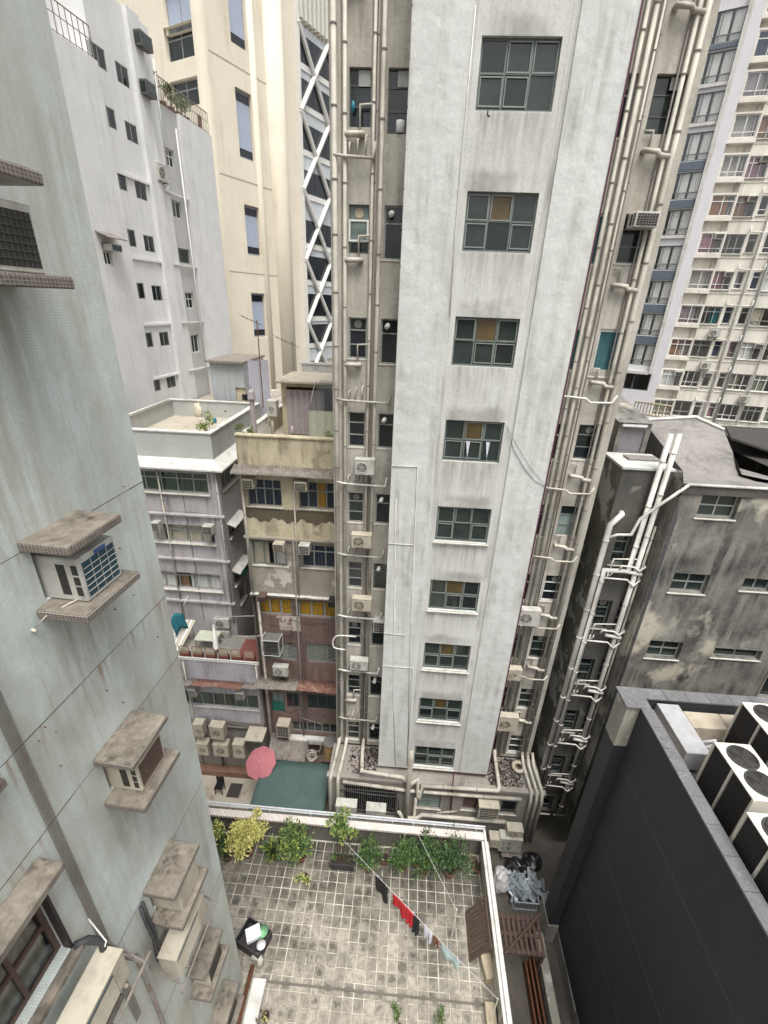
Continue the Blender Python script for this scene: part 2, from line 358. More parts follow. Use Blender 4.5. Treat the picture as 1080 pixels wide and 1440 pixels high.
    m['grey_side'] = wallmat('grey_side', (.19, .18, .145), (.125, .125, .095), (.035, .038, .03), 1.0, patch=.8, patchcol=(.40, .40, .37), seed=21, pthr=(.53, .56), thr=(.4, .65))
    m['roof_grey2'] = wallmat('roof_grey2', (.25, .235, .22), (.19, .18, .17), (.085, .08, .072), 1.0, seed=22, thr=(.4, .65))
    m['black_wall'] = wallmat('black_wall', (.031, .032, .035), (.026, .027, .030), (.062, .063, .064), .5, rough=.65, bump=.05, seed=23, thr=(.5, .74), patch=7, patchcol=(.055, .056, .058), pthr=(.70, .74))
    m['black_trim'] = wallmat('black_trim', (.016, .020, .023), None, (.05, .055, .06), .3, seed=24, bump=.03)
    m['coping_slate'] = wallmat('coping_slate', (.14, .139, .144), (.095, .095, .099), (.25, .25, .255), .8, patch=5, patchcol=(.42, .42, .43), pthr=(.68, .72), seed=25, scale=2)
    m['pillar'] = wallmat('pillar', (.34, .325, .28), (.26, .25, .215), (.10, .085, .065), .9, patch=1.4, patchcol=(.42, .42, .40), pthr=(.55, .6), seed=26, scale=1.6)
    m['vrf'] = plain('vrf', (.66, .63, .55), .5, 0, .08, 3, (.35, .3, .22), .4)
    m['coil'] = plain('coil', (.016, .013, .012), .7)
    m['duct'] = plain('duct', (.46, .46, .47), .4, .2, .2, 5)
    m['duct_beige'] = plain('duct_beige', (.42, .37, .29), .6, 0, .15, 3, (.2, .13, .09), .6)
    m['mortar'] = wallmat('mortar', (.62, .585, .50), (.40, .375, .31), (.10, .09, .068), 1.0, seed=27, scale=1.5, thr=(.34, .58))
    m['terr_wall'] = wallmat('terr_wall', (.15, .135, .115), (.11, .10, .085), None, .8, seed=28)
    m['coping_tile'] = mosaic('coping_tile', (.62, .60, .55), (.54, .50, .46), (.36, .22, .20), (1, .9, 0), .11, .02, None, .4, .5)
    m['rail'] = plain('rail', (.70, .71, .74), .3, .3)
    m['ground'] = wallmat('ground', (.12, .108, .09), (.085, .078, .068), (.04, .036, .032), .8, seed=29, bump=.2, scale=1.5)
    m['alley'] = wallmat('alley', (.11, .098, .082), (.07, .062, .052), (.03, .027, .022), .9, patch=.8, patchcol=(.11, .05, .022), pthr=(.66, .72), seed=30, scale=1.5)
    m['conc_base'] = wallmat('conc_base', (.29, .275, .25), (.22, .21, .19), (.09, .085, .075), .9, seed=31)
    m['wood'] = plain('wood', (.105, .066, .05), .8, 0, .3, 8)
    m['wood_light'] = plain('wood_light', (.42, .36, .26), .8)
    m['corr_grey'] = plain('corr_grey', (.24, .215, .19), .8, 0, .35, 4, (.09, .06, .045), .9)
    m['corr_rust'] = plain('corr_rust', (.21, .10, .075), .85, 0, .35, 5, (.38, .34, .29), .75)
    m['canvas_green'] = wallmat('canvas_green', (.07, .118, .107), (.055, .095, .088), (.03, .05, .047), .9, rough=.6, bump=.05, seed=32, scale=1.3)
    m['umbrella_pink'] = plain('umbrella_pink', (.44, .15, .17), .8, 0, .15, 3)
    m['cur_white'] = plain('cur_white', (.85, .85, .81), .9, 0, .08, 6, None, .1); m['cur_yellow'] = plain('cur_yellow', (.62, .36, .03), .9)
    m['cur_olive'] = plain('cur_olive', (.26, .26, .19), .9); m['cur_beige'] = plain('cur_beige', (.62, .57, .46), .9)
    m['cur_blue'] = plain('cur_blue', (.03, .045, .08), .9); m['cur_brown'] = plain('cur_brown', (.34, .18, .09), .9)
    m['cur_teal'] = plain('cur_teal', (.02, .15, .19), .9); m['cur_pink'] = plain('cur_pink', (.42, .22, .26), .9)
    m['cur_grey'] = plain('cur_grey', (.36, .32, .32), .9); m['cur_green'] = plain('cur_green', (.26, .30, .2), .9)
    m['tarp_green'] = plain('tarp_green', (.50, .52, .42), .7); m['sheet_lav'] = wallmat('sheet_lav', (.45, .44, .50), None, None, .6, seed=33)
    m['shed_blue'] = wallmat('shed_blue', (.40, .43, .44), (.33, .35, .36), (.16, .15, .13), .8, seed=34)
    m['plastic'] = glassmat('plastic', .62, .12, .2)
    m['cloth_red'] = plain('cloth_red', (.50, .012, .02), .9); m['cloth_black'] = plain('cloth_black', (.012, .011, .012), .95)
    m['cloth_white'] = plain('cloth_white', (.62, .62, .70), .9); m['cloth_blue'] = plain('cloth_blue', (.42, .52, .52), .9)
    m['cloth_brown'] = plain('cloth_brown', (.17, .075, .035), .9)
    m['leaf'] = plain('leaf', (.055, .115, .03), .55); m['leaf_light'] = plain('leaf_light', (.12, .19, .05), .55)
    m['leaf_yellow'] = plain('leaf_yellow', (.62, .57, .20), .55); m['leaf_dark'] = plain('leaf_dark', (.022, .05, .018), .6)
    m['leaf_lime'] = plain('leaf_lime', (.28, .32, .07), .55)
    m['stem'] = plain('stem', (.10, .075, .045), .9); m['terracotta'] = plain('terracotta', (.19, .085, .055), .85, 0, .3, 8)
    m['soil'] = plain('soil', (.03, .022, .016), .95); m['planter'] = plain('planter', (.035, .03, .035), .6)
    m['foam'] = plain('foam', (.75, .75, .76), .7, 0, .05); m['plastic_green'] = plain('plastic_green', (.20, .46, .24), .5)
    m['bag_white'] = plain('bag_white', (.55, .55, .56), .4); m['bag_black'] = plain('bag_black', (.012, .012, .013), .3)
    m['crate'] = plain('crate', (.42, .45, .50), .4, .3); m['crate_plastic'] = plain('crate_plastic', (.24, .28, .30), .3)
    m['tank_yellow'] = plain('tank_yellow', (.38, .25, .10), .8, 0, .25, 5); m['brick_orange'] = plain('brick_orange', (.22, .125, .08), .85, 0, .3)
    m['deck_red'] = plain('deck_red', (.22, .075, .065), .8); m['lattice'] = plain('lattice', (.16, .055, .035), .8)
    m['door_green'] = plain('door_green', (.02, .16, .12), .6); m['vent_white'] = plain('vent_white', (.62, .61, .57), .5)
    m['slate_dark'] = wallmat('slate_dark', (.045, .042, .038), None, None, .6, seed=35)
    m['door_lilac'] = plain('door_lilac', (.20, .18, .20), .7); m['blue_plastic'] = plain('blue_plastic', (.015, .16, .24), .4)
    m['foil'] = plain('foil', (.40, .36, .33), .4)
    k = N('terrace_tile', .7)
    tc = k.n('ShaderNodeTexCoord'); oi = k.n('ShaderNodeObjectInfo'); ln = k.n('ShaderNodeVectorMath', operation='LENGTH')
    nz = k.n('ShaderNodeTexNoise'); nz.inputs['Scale'].default_value = 7; nz.inputs['Detail'].default_value = 5
    k.l(k.pos(), nz.inputs['Vector']); vs = k.n('ShaderNodeVectorMath', operation='SCALE'); vs.inputs['Scale'].default_value = .3
    sb = k.n('ShaderNodeVectorMath', operation='SUBTRACT'); sb.inputs[1].default_value = (.5, .5, .5); k.l(nz.outputs['Color'], sb.inputs[0]); k.l(sb.outputs[0], vs.inputs[0])
    ad = k.n('ShaderNodeVectorMath', operation='ADD'); k.l(tc.outputs['Object'], ad.inputs[0]); k.l(vs.outputs[0], ad.inputs[1]); k.l(ad.outputs[0], ln.inputs[0])
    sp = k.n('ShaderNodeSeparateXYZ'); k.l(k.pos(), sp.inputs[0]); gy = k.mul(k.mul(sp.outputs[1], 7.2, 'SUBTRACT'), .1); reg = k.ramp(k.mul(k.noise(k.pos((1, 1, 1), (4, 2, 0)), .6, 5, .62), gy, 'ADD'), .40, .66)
    thr = k.mul(k.mul(oi.outputs['Random'], .115), .008, 'ADD')
    spot = k.n('ShaderNodeMapRange'); k.l(ln.outputs['Value'], spot.inputs[0]); k.l(thr, spot.inputs[2]); k.l(k.mul(thr, .025, 'SUBTRACT'), spot.inputs[1]); spot.inputs[3].default_value = 1; spot.inputs[4].default_value = 0
    base = k.mix(k.ramp(oi.outputs['Random'], 0, 1), (.37, .338, .285, 1), (.245, .222, .185, 1))
    base = k.mix(k.ramp(k.noise(k.pos(), 9, 6, .65), .42, .72), base, (.15, .135, .108, 1))
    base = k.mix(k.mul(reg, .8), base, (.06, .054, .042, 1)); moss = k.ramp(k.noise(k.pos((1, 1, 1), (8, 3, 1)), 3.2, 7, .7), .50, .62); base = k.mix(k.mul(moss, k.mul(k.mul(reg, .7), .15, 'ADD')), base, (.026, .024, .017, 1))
    on = k.ramp(k.noise(k.pos((1, 1, 1), (11, 5, 0)), 1.1, 4), .42, .60)
    base = k.mix(k.mul(k.mul(spot.outputs[0], .8), k.mul(k.mul(on, .75), k.mul(reg, .35), 'ADD')), base, (.035, .03, .022, 1))
    k.color(base); k.bump(k.noise(k.pos(), 22, 4), .3, .006); m['terrace_tile'] = k.m
mk()
# ---------------------------------------------------------------- builders shared by the buildings
def window(fr, r, parent, fm, panes, cols=2, rows=(1,), bar=.05, rec=.1, curtain=None, sill=None, joined=False, thick=.05, name='window', mull=None):
    """frame + mullions as one part, each pane (and the curtain, the sill) a sub-part. rows: fractions from the top; cols: count or fractions"""
    u0, u1, z0, z1 = r; W, Hh = u1 - u0, z1 - z0; mull = mull or bar * .8
    cf = [1 / cols] * cols if isinstance(cols, int) else list(cols)
    ue = [u0]
    for c in cf: ue.append(ue[-1] + c / sum(cf) * W)
    ze = [z1]
    for c in rows: ze.append(ze[-1] - c / sum(rows) * Hh)
    b = MB(); d0, d1 = -rec - thick, -rec; e = .002
    b.box(fr, u0 + e, u0 + bar, d0, d1, z0 + e, z1 - e); b.box(fr, u1 - bar, u1 - e, d0, d1, z0 + e, z1 - e)
    b.box(fr, u0 + bar, u1 - bar, d0, d1, z0 + e, z0 + bar); b.box(fr, u0 + bar, u1 - bar, d0, d1, z1 - bar, z1 - e)
    for x in ue[1:-1]: b.box(fr, x - mull / 2, x + mull / 2, d0, d1 + .004, z0 + bar, z1 - bar)
    for z in ze[1:-1]:
        for i in range(len(ue) - 1):
            a = u0 + bar if i == 0 else ue[i] + mull / 2; c = u1 - bar if i == len(ue) - 2 else ue[i + 1] - mull / 2
            b.box(fr, a, c, d0, d1 + .008, z - mull / 2, z + mull / 2)
    w_ = b.build(name, MT[fm], parent)
    g = MB(); k = 0
    for j in range(len(ze) - 1):
        for i in range(len(ue) - 1):
            a = u0 + bar if i == 0 else ue[i] + mull / 2; c = u1 - bar if i == len(ue) - 2 else ue[i + 1] - mull / 2
            t = z1 - bar if j == 0 else ze[j] - mull / 2; q = z0 + bar if j == len(ze) - 2 else ze[j + 1] + mull / 2
            pm = panes(i, j) if callable(panes) else panes
            if joined: g.box(fr, a, c, -rec - thick * .7, -rec - thick * .4, q, t)
            elif pm:
                MB().box(fr, a, c, -rec - thick * .7, -rec - thick * .4, q, t).build('pane', MT[pm], w_)
            k += 1
    if joined: g.build('pane', MT[panes(0, 0) if callable(panes) else panes], w_)
    if curtain:
        for cm, a, c, top in curtain:
            drape(fr, u0 + bar + a * (W - 2 * bar), u0 + bar + c * (W - 2 * bar), -rec - thick - .045, z0 + bar * .5, z0 + (z1 - z0) * top - bar * .5, MT[cm], w_)
    if sill: MB().box(fr, u0 - .06, u1 + .06, -.02, sill, z0 - .045, z0 - .002).build('sill', MT['sill'], w_, bevel=.006)
    return w_
def drape(fr, u0, u1, d, z0, z1, mat, parent, amp=.02, wl=.14, name='curtain', jag=0):
    n = max(6, int((u1 - u0) / wl * 6)); b = MB(); ph = random.random() * 6
    top = []; bot = []
    for i in range(n + 1):
        u = u0 + (u1 - u0) * i / n; a = math.sin(u / wl * 6.28 + ph) * amp + math.sin(u / wl * 2.3 + ph) * amp * .6
        top.append(fr.p(u, d + a * .5, z1 + random.uniform(-1, 1) * jag)); bot.append(fr.p(u, d + a, z0 + random.uniform(-1, 1) * jag))
    for i in range(n): b.poly([bot[i], bot[i + 1], top[i + 1], top[i]])
    return b.build(name, mat, parent, smooth=True, fix=False)
def holes_of(*L): return [tuple(r) for r in L]
def fan(mb, c, n, r, mi_ring=0, mi_blade=1, mi_hub=0, up=None):
    pass
def condenser(fr, u, z, label, w=.8, h=.55, dp=.3, off=.12, mat='ac_white', bracket=True, group=None, fan_u=.36, nf=1, louvre=False):
    """split air conditioner outdoor unit on wall brackets, fan side facing out; (u,z) is the lower left corner"""
    base = fr.p(u + w / 2, off, z)
    t = thing('air_conditioner', label, 'air conditioner', base, group)
    c = MB().box(fr, u, u + w, off, off + dp, z, z + h).build('casing', MT[mat], t, bevel=.018)
    MB().box(fr, u - .006, u + w + .006, off - .006, off + dp + .008, z + h - .03, z + h + .012).build('top_panel', MT[mat], t, bevel=.006)
    n = fr.n; R = min(h, w * .62) * .43
    if louvre:
        for k in range(int(h / .045) - 2): zz = z + .05 + k * .045; MB().box(fr, u + w * .03, u + w * .72, off + dp - .004, off + dp + .012, zz, zz + .022).build('louvre', MT[mat], t)
        MB().box(fr, u + w * .03, u + w * .72, off + dp + .0125, off + dp + .016, z + h - .09, z + h - .05).build('stripe', MT['ac_teal'], t)
    for q in range(0 if louvre else nf):
        cc = fr.p(u + w * fan_u, off + dp, z + h * (.5 if nf == 1 else (.28 + .45 * q)))
        if nf > 1: R = h * .2
        g = MB(); g.disc(cc + n * .002, n, R * 1.02, 24)
        fo = g.build('fan_opening', MT['ac_dark'], t)
        b = MB()
        for k in range(5):
            a = k * 2 * math.pi / 5 + .4; x = fr.u * math.cos(a) + Vector((0, 0, 1)) * math.sin(a); y = -fr.u * math.sin(a) + Vector((0, 0, 1)) * math.cos(a)
            b.poly([cc + n * .004 + x * R * .15 - y * R * .08, cc + n * .005 + x * R * .85 - y * R * .22, cc + n * .012 + x * R * .9 + y * R * .25, cc + n * .01 + x * R * .2 + y * R * .12])
        b.disc(cc + n * .014, n, R * .18, 12)
        b.build('fan', MT['ac_fan'], fo, fix=False)
        gr = MB()
        for k in range(1, 7):
            rr = R * k / 6; pts = []
            for j in range(21):
                a = j * 2 * math.pi / 20; pts.append(cc + n * .022 + (fr.u * math.cos(a) + Vector((0, 0, 1)) * math.sin(a)) * rr)
            gr.tube(pts, .0035 if k < 6 else .008, 4, caps=False)
        for k in range(4):
            a = k * math.pi / 4; v = (fr.u * math.cos(a) + Vector((0, 0, 1)) * math.sin(a)) * R
            gr.tube([cc + n * .026 - v, cc + n * .026 + v], .004, 4)
        gr.build('fan_guard', MT[mat], t, fix=False)
    if w > .6: MB().box(fr, u + w * .76, u + w * .97, off + dp - .01, off + dp + .004, z + .04, z + h - .06).build('service_panel', MT[mat], t, bevel=.004)
    if bracket:
        for uu in (u + w * .16, u + w * .8):
            b = MB(); b.box(fr, uu, uu + .04, 0, off + dp + .05, z - .04, z - .001); b.box(fr, uu, uu + .04, -.0, .03, z - .34, z - .04)
            b.tube([fr.p(uu + .02, .02, z - .33), fr.p(uu + .02, off + dp, z - .05)], .014, 5)
            b.build('bracket', MT['metal_rust'], t)
    return t
def window_ac(fr, u0, u1, z0, z1, proj, label, mat='ac_white', grille='ac_dark', inset=-.12, group=None, side=-1, lab=False, bars=(4, 5), slot=True, drip=False, barmat=None):
    """boxy through-wall air conditioner: casing, rear grille facing out, louvres in the side"""
    t = thing('air_conditioner', label, 'air conditioner', fr.p((u0 + u1) / 2, 0, z0), group)
    w, h = u1 - u0, z1 - z0
    MB().box(fr, u0, u1, inset, proj, z0, z1).build('casing', MT[mat], t, bevel=min(.015, h * .04))
    g = MB().box(fr, u0 + w * .07, u1 - w * .07, proj - .01, proj + .004, z0 + h * .09, z1 - h * .12).build('rear_grille', MT[grille], t)
    b = MB()
    for k in range(1, bars[0]):
        x = u0 + w * .07 + w * .86 * k / bars[0]; b.box(fr, x - .002, x + .002, proj + .004, proj + .010, z0 + h * .09, z1 - h * .12)
    for k in range(1, bars[1]):
        z = z0 + h * .09 + h * .79 * k / bars[1]; b.box(fr, u0 + w * .07, u1 - w * .07, proj + .0045, proj + .0145, z - .002, z + .002)
    b.build('grille_bar', MT[barmat or mat], g)
    if lab: MB().box(fr, u0 + w * .42, u0 + w * .72, proj - .01, proj + .006, z1 - h * .11, z1 - h * .03).build('label_plate', MT['ac_label'], t)
    if slot:
        for s_ in (0, 1):
            us = u0 if s_ == 0 else u1; o = -.004 if s_ == 0 else .004
            L = proj
            for (a, c, e, f_) in ((.78, .93, .64, .86), (.78, .93, .4, .59), (.78, .93, .15, .36), (.40, .62, .15, .86)):
                bb = MB().box(fr, min(us + o, us - o), max(us + o, us - o), L * a, L * c, z0 + h * e, z0 + h * f_)
                bb.build('side_louvre', MT['ac_dark'], t)
    return t
def smooth_pts(P, k=5):
    P = [Vector(p) for p in P]; out = []
    for i in range(len(P) - 1):
        a, b_, c, d = P[max(0, i - 1)], P[i], P[i + 1], P[min(len(P) - 1, i + 2)]
        for j in range(k):
            t = j / k; out.append(.5 * ((2 * b_) + (c - a) * t + (2 * a - 5 * b_ + 4 * c - d) * t * t + (3 * b_ - a - 3 * c + d) * t ** 3))
    return out + [P[-1]]
def pipe(name, pts, r, mat, parent, n=8, rings=0, ringmat='pipe_dark', soft=0):
    """a pipe with coupling rings every `rings` metres as sub-parts"""
    o = MB().tube(pts, r, n).build(name, MT[mat], parent, smooth=True, fix=False)
    if rings:
        for a, c in zip(pts[:-1], pts[1:]):
            a = Vector(a); c = Vector(c); L = (c - a).length
            if L < rings * .6: continue
            k = random.uniform(.3, .9) * rings
            while k < L:
                q = a + (c - a) * (k / L); t = (c - a).normalized(); MB().tube([q - t * .018, q + t * .018], r * 1.18, n).build('pipe_clamp', MT[ringmat], o, fix=False); k += rings * random.uniform(.9, 1.1)
    return o
def corrugated(fr, u0, u1, d0, d1, za, zb, mat, parent, pitch=.13, amp=.028, name='awning_sheet', jag=.02, sheets=3):
    """sloping corrugated sheets: za at the wall (d0), zb at the outer edge (d1); each sheet a part"""
    out = []
    for s_ in range(sheets):
        a = u0 + (u1 - u0) * s_ / sheets; c = u0 + (u1 - u0) * (s_ + 1) / sheets + .03; n = max(4, int((c - a) / pitch * 4))
        b = MB(); ex = random.uniform(-jag, jag * 2); lift = .006 * (s_ % 2)
        P = []
        for i in range(n + 1):
            u = a + (c - a) * i / n; o = amp * math.sin(u / pitch * 2 * math.pi) + lift
            P.append((fr.p(u, d0, za + o), fr.p(u, d1 + ex, zb + o)))
        for i in range(n): b.poly([P[i][0], P[i + 1][0], P[i + 1][1], P[i][1]])
        m_ = MT[mat] if isinstance(mat, str) else MT[mat[s_ % len(mat)]]
        o = b.build(name, m_, parent, smooth=True, fix=False)
        md = o.modifiers.new('thickness', 'SOLIDIFY'); md.thickness = .008
        out.append(o)
    return out
def leaves(b, c, rad, n, size, nm=3, up=.3, squash=1.0):
    for _ in range(n):
        while True:
            v = Vector((random.uniform(-1, 1), random.uniform(-1, 1), random.uniform(-1, 1)))
            if .15 < v.length < 1: break
        p = Vector(c) + Vector((v.x * rad[0], v.y * rad[1], v.z * rad[2]))
        d = Vector((v.x, v.y, v.z * squash + random.uniform(-.5, .6) + up)); d += Vector((random.uniform(-.6, .6), random.uniform(-.6, .6), random.uniform(-.5, .5))); d.normalize()
        s_ = d.cross(Vector((random.uniform(-1, 1), random.uniform(-1, 1), 1))).normalized(); L = size * random.uniform(.6, 1.4); W = L * random.uniform(.3, .5)
        nn = d.cross(s_) * L * .12
        b.poly([p, p + d * L * .5 + s_ * W * .5 + nn, p + d * L, p + d * L * .5 - s_ * W * .5 + nn], random.randrange(nm))
def shrub(name, label, base, h, rad, n, size, mats, pot=None, group=None, stems=5, cat='plant', clumps=7, spiky=False):
    t = thing(name, label, cat, base, group); base = Vector(base); z0 = 0
    if pot:
        pr, ph, pm = pot; b = MB(); b.tube([base, base + Vector((0, 0, ph * .85)), base + Vector((0, 0, ph * .86)), base + Vector((0, 0, ph))], [pr * .72, pr * .96, pr * 1.06, pr * 1.06], 14)
        b.build('pot', MT[pm], t, smooth=False); MB().disc(base + Vector((0, 0, ph + .004)), (0, 0, 1), pr * .93, 14).build('soil', MT['soil'], t); z0 = ph
    sb = MB(); lb = MB()
    top = []
    for k in range(stems):
        a = random.uniform(0, 6.28); r = random.uniform(.2, .8)
        e = base + Vector((math.cos(a) * rad * r, math.sin(a) * rad * r, z0 + (h - z0) * random.uniform(.6, .95))); s0 = base + Vector((math.cos(a) * .04, math.sin(a) * .04, z0 * .9))
        m_ = s0.lerp(e, .5) + Vector((random.uniform(-.05, .05), random.uniform(-.05, .05), .05))
        sb.tube([s0, m_, e], [.014, .01, .005], 5); top += [e, m_.lerp(e, .5)]
    sb.build('stem', MT['stem'], t, fix=False)
    for k in range(clumps):
        c = random.choice(top) + Vector((random.uniform(-.16, .16), random.uniform(-.16, .16), random.uniform(-.16, .16))); q = rad * random.uniform(.14, .36)
        if spiky:
            for _ in range(n // clumps):
                a = random.uniform(0, 6.28); e = random.uniform(.5, 1.35); L = h * random.uniform(.5, 1)
                d = Vector((math.cos(a) * math.cos(e), math.sin(a) * math.cos(e), math.sin(e))); s_ = Vector((-math.sin(a), math.cos(a), 0)) * .022
                o = base + Vector((0, 0, z0)); mid = o + d * L * .6; tip = o + d * L + Vector((0, 0, -L * .12))
                lb.poly([o - s_ * .6, o + s_ * .6, mid + s_, mid - s_], random.randrange(len(mats))); lb.poly([mid - s_, mid + s_, tip], random.randrange(len(mats)))
        else: leaves(lb, c, (q, q, q * .9), int(n / clumps * random.uniform(.5, 1.5)), size, len(mats))
    lb.build('foliage', [MT[m] for m in mats], t, fix=False)
    return t
def cloth(name, label, cat, pts, mat, thick=.004, group=None):
    """hanging cloth given as rows of points"""
    b = MB(); R_ = len(pts); C_ = len(pts[0]); base = Vector(pts[0][0])
    for r_ in range(R_ - 1):
        for c in range(C_ - 1): b.poly([pts[r_][c], pts[r_][c + 1], pts[r_ + 1][c + 1], pts[r_ + 1][c]])
    o = b.build(name, MT[mat], None, base, smooth=True, fix=False)
    bm = bmesh.new(); bm.from_mesh(o.data); bmesh.ops.remove_doubles(bm, verts=bm.verts, dist=1e-4); bm.to_mesh(o.data); bm.free()
    md = o.modifiers.new('thickness', 'SOLIDIFY'); md.thickness = thick
    return tag(o, label, cat, group)
# ================================================================ THE SETTING
GZ = -2.4
g = MB(); g.poly([(-600, -400, GZ), (600, -400, GZ), (600, 900, GZ), (-600, 900, GZ)])
struct(g.build('ground', MT['ground']))
MT['sash'] = plain('sash', (.24, .265, .25), .5, 0, .2)
# ================================================================ WHITE TOWER
TF = yfr(14.0); TW = yfr(15.2)
TX0, TX1, TZ0, TH, WHT = 1.1334, 2.958, 28.668, 2.9568, 1.3416
XL, XR, ZB, ZT = -.49, 4.54, 3.55, 36.0
tower = thing('tower_block', 'tall white painted tower block with grimy centre window column and beige pipe-covered wings', 'building', (2, 14, 0))
wins = []
for i in range(-2, 9):
    zt = TZ0 - i * TH; wins.append((TX0, TX1, zt - WHT, zt))
b = MB()
BU0, BU1 = .90, 3.26
b.wall(TF, XL, BU0, ZB, ZT); b.wall(TF, BU1, XR, ZB, ZT)
for a, s in ((XL, -1), (XR, 1)):
    b.poly([TF.p(a, 0, ZB), TF.p(a, -1.2, ZB), TF.p(a, -1.2, ZT), TF.p(a, 0, ZT)])
for a in (BU0, BU1): b.poly([TF.p(a, 0, ZB), TF.p(a, -.05, ZB), TF.p(a, -.05, ZT), TF.p(a, 0, ZT)])
b.poly([TF.p(XL, 0, ZB), TF.p(XR, 0, ZB), TF.p(XR, -1.2, ZB), TF.p(XL, -1.2, ZB)])
b.build('painted_wall', MT['tower_white'], tower)
b = MB().wall(TF, BU0, BU1, ZB, ZT, wins, .18, d=-.05)
b.build('bay_wall', MT['tower_bay'], tower)
for k, (a, c) in enumerate(((.98, 1.0), (3.1, 3.12), (3.2, 3.215))):
    MB().box(TF, a, c, -.056, -.04, ZB, ZT).build('groove', MT['tower_bay'], tower)
for i, r in enumerate(wins):
    row = i - 2
    def pm(ci, rj, row=row):
        if ci == 1 and rj == 0 and row in (1, 2, 3, 5, 6, 7): return 'g_ochre'
        if row == 8: return 'g_dark' if (ci, rj) in ((1, 0), (0, 1)) else 'g_frost' if 0 else 'g_green'
        return random.choice(['g_green', 'g_green', 'g_green', 'g_dark'])
    w_ = window(TF, r, tower, 'frame_grey', pm, 3, (.47, .53), bar=.05, rec=.15, sill=.05 if row > 3 else None)
    b = MB()   # casement sash frames stand proud of the mullions
    for c in range(3):
        for j in range(2):
            if (c + j + row) % 3 == 0: continue
            u0 = r[0] + .05 + c * .60; z1 = r[3] - .05 - j * .63; hh = .57; ww = .54
            for q in ((u0, u0 + ww, z1 - .028, z1), (u0, u0 + ww, z1 - hh, z1 - hh + .028), (u0, u0 + .024, z1 - hh + .03, z1 - .03), (u0 + ww - .024, u0 + ww, z1 - hh + .03, z1 - .03)):
                b.box(TF, q[0], q[1], -.15, -.132, q[2], q[3])
    b.build('sash', MT['sash'], w_)
# purple edge strip
MB().box(TF, XR - .01, XR + .035, -.3, .012, ZB, ZT).build('edge_strip', MT['purple'], tower)
MB().box(TF, 2.95, XR, -.02, .012, ZB - .03, ZB + .02).build('edge_strip', MT['purple'], tower)
# --- wings
WL0, WR1 = -2.62, 6.75
lw = [];
LWr = []   # (u0,u1,z0,z1,kind)
for i in range(-1, 9):
    zt = 28.50 - i * 2.957
    LWr.append((-2.09, -1.51, zt - 1.22, zt, i, 0)); LWr.append((-1.07, -.42, zt - (1.35 if i in (0, 1, 2) else 1.22), zt, i, 1))
RWr = []
for i in range(-1, 9):
    zt = 28.47 - i * 2.957
    RWr.append((5.66, 6.42, zt - 1.2, zt, i, 2)); RWr.append((4.72, 5.22, zt - 1.3, zt, i, 3))
b = MB()
b.wall(TW, WL0, XL + .0, ZB - .2, ZT, [r[:4] for r in LWr], .14)
b.wall(TW, XR, WR1, ZB - .2, ZT, [r[:4] for r in RWr], .14)
b.poly([TW.p(WL0, 0, ZB - .2), TW.p(WL0, -9, ZB - .2), TW.p(WL0, -9, ZT), TW.p(WL0, 0, ZT)])
b.poly([TW.p(WR1, 0, ZB - .2), TW.p(WR1, -9, ZB - .2), TW.p(WR1, -9, ZT), TW.p(WR1, 0, ZT)])
b.poly([TW.p(WL0, -9, ZB - .2), TW.p(WR1, -9, ZB - .2), TW.p(WR1, -9, ZT), TW.p(WL0, -9, ZT)])
b.poly([TW.p(WL0, 0, ZT), TW.p(WR1, 0, ZT), TW.p(WR1, -9, ZT), TW.p(WL0, -9, ZT)])
b.poly([TF.p(XL, 0, ZT), TF.p(XR, 0, ZT), TF.p(XR, -1.2, ZT), TF.p(XL, -1.2, ZT)])
b.wall(TW, XL, XR, ZB - .2, ZT, [(XL + .5, XR - .5, ZB, ZT - .3)], .02)
b.build('wing_wall', MT['tower_wing'], tower)
def vent_duct(u, z, wpart, fr=TW):
    MB().tube([fr.p(u, -.2, z), fr.p(u, .05, z), fr.p(u - .04, .14, z - .05)], .075, 12).build('vent_duct', MT['vent_white'], wpart, smooth=True, fix=False)
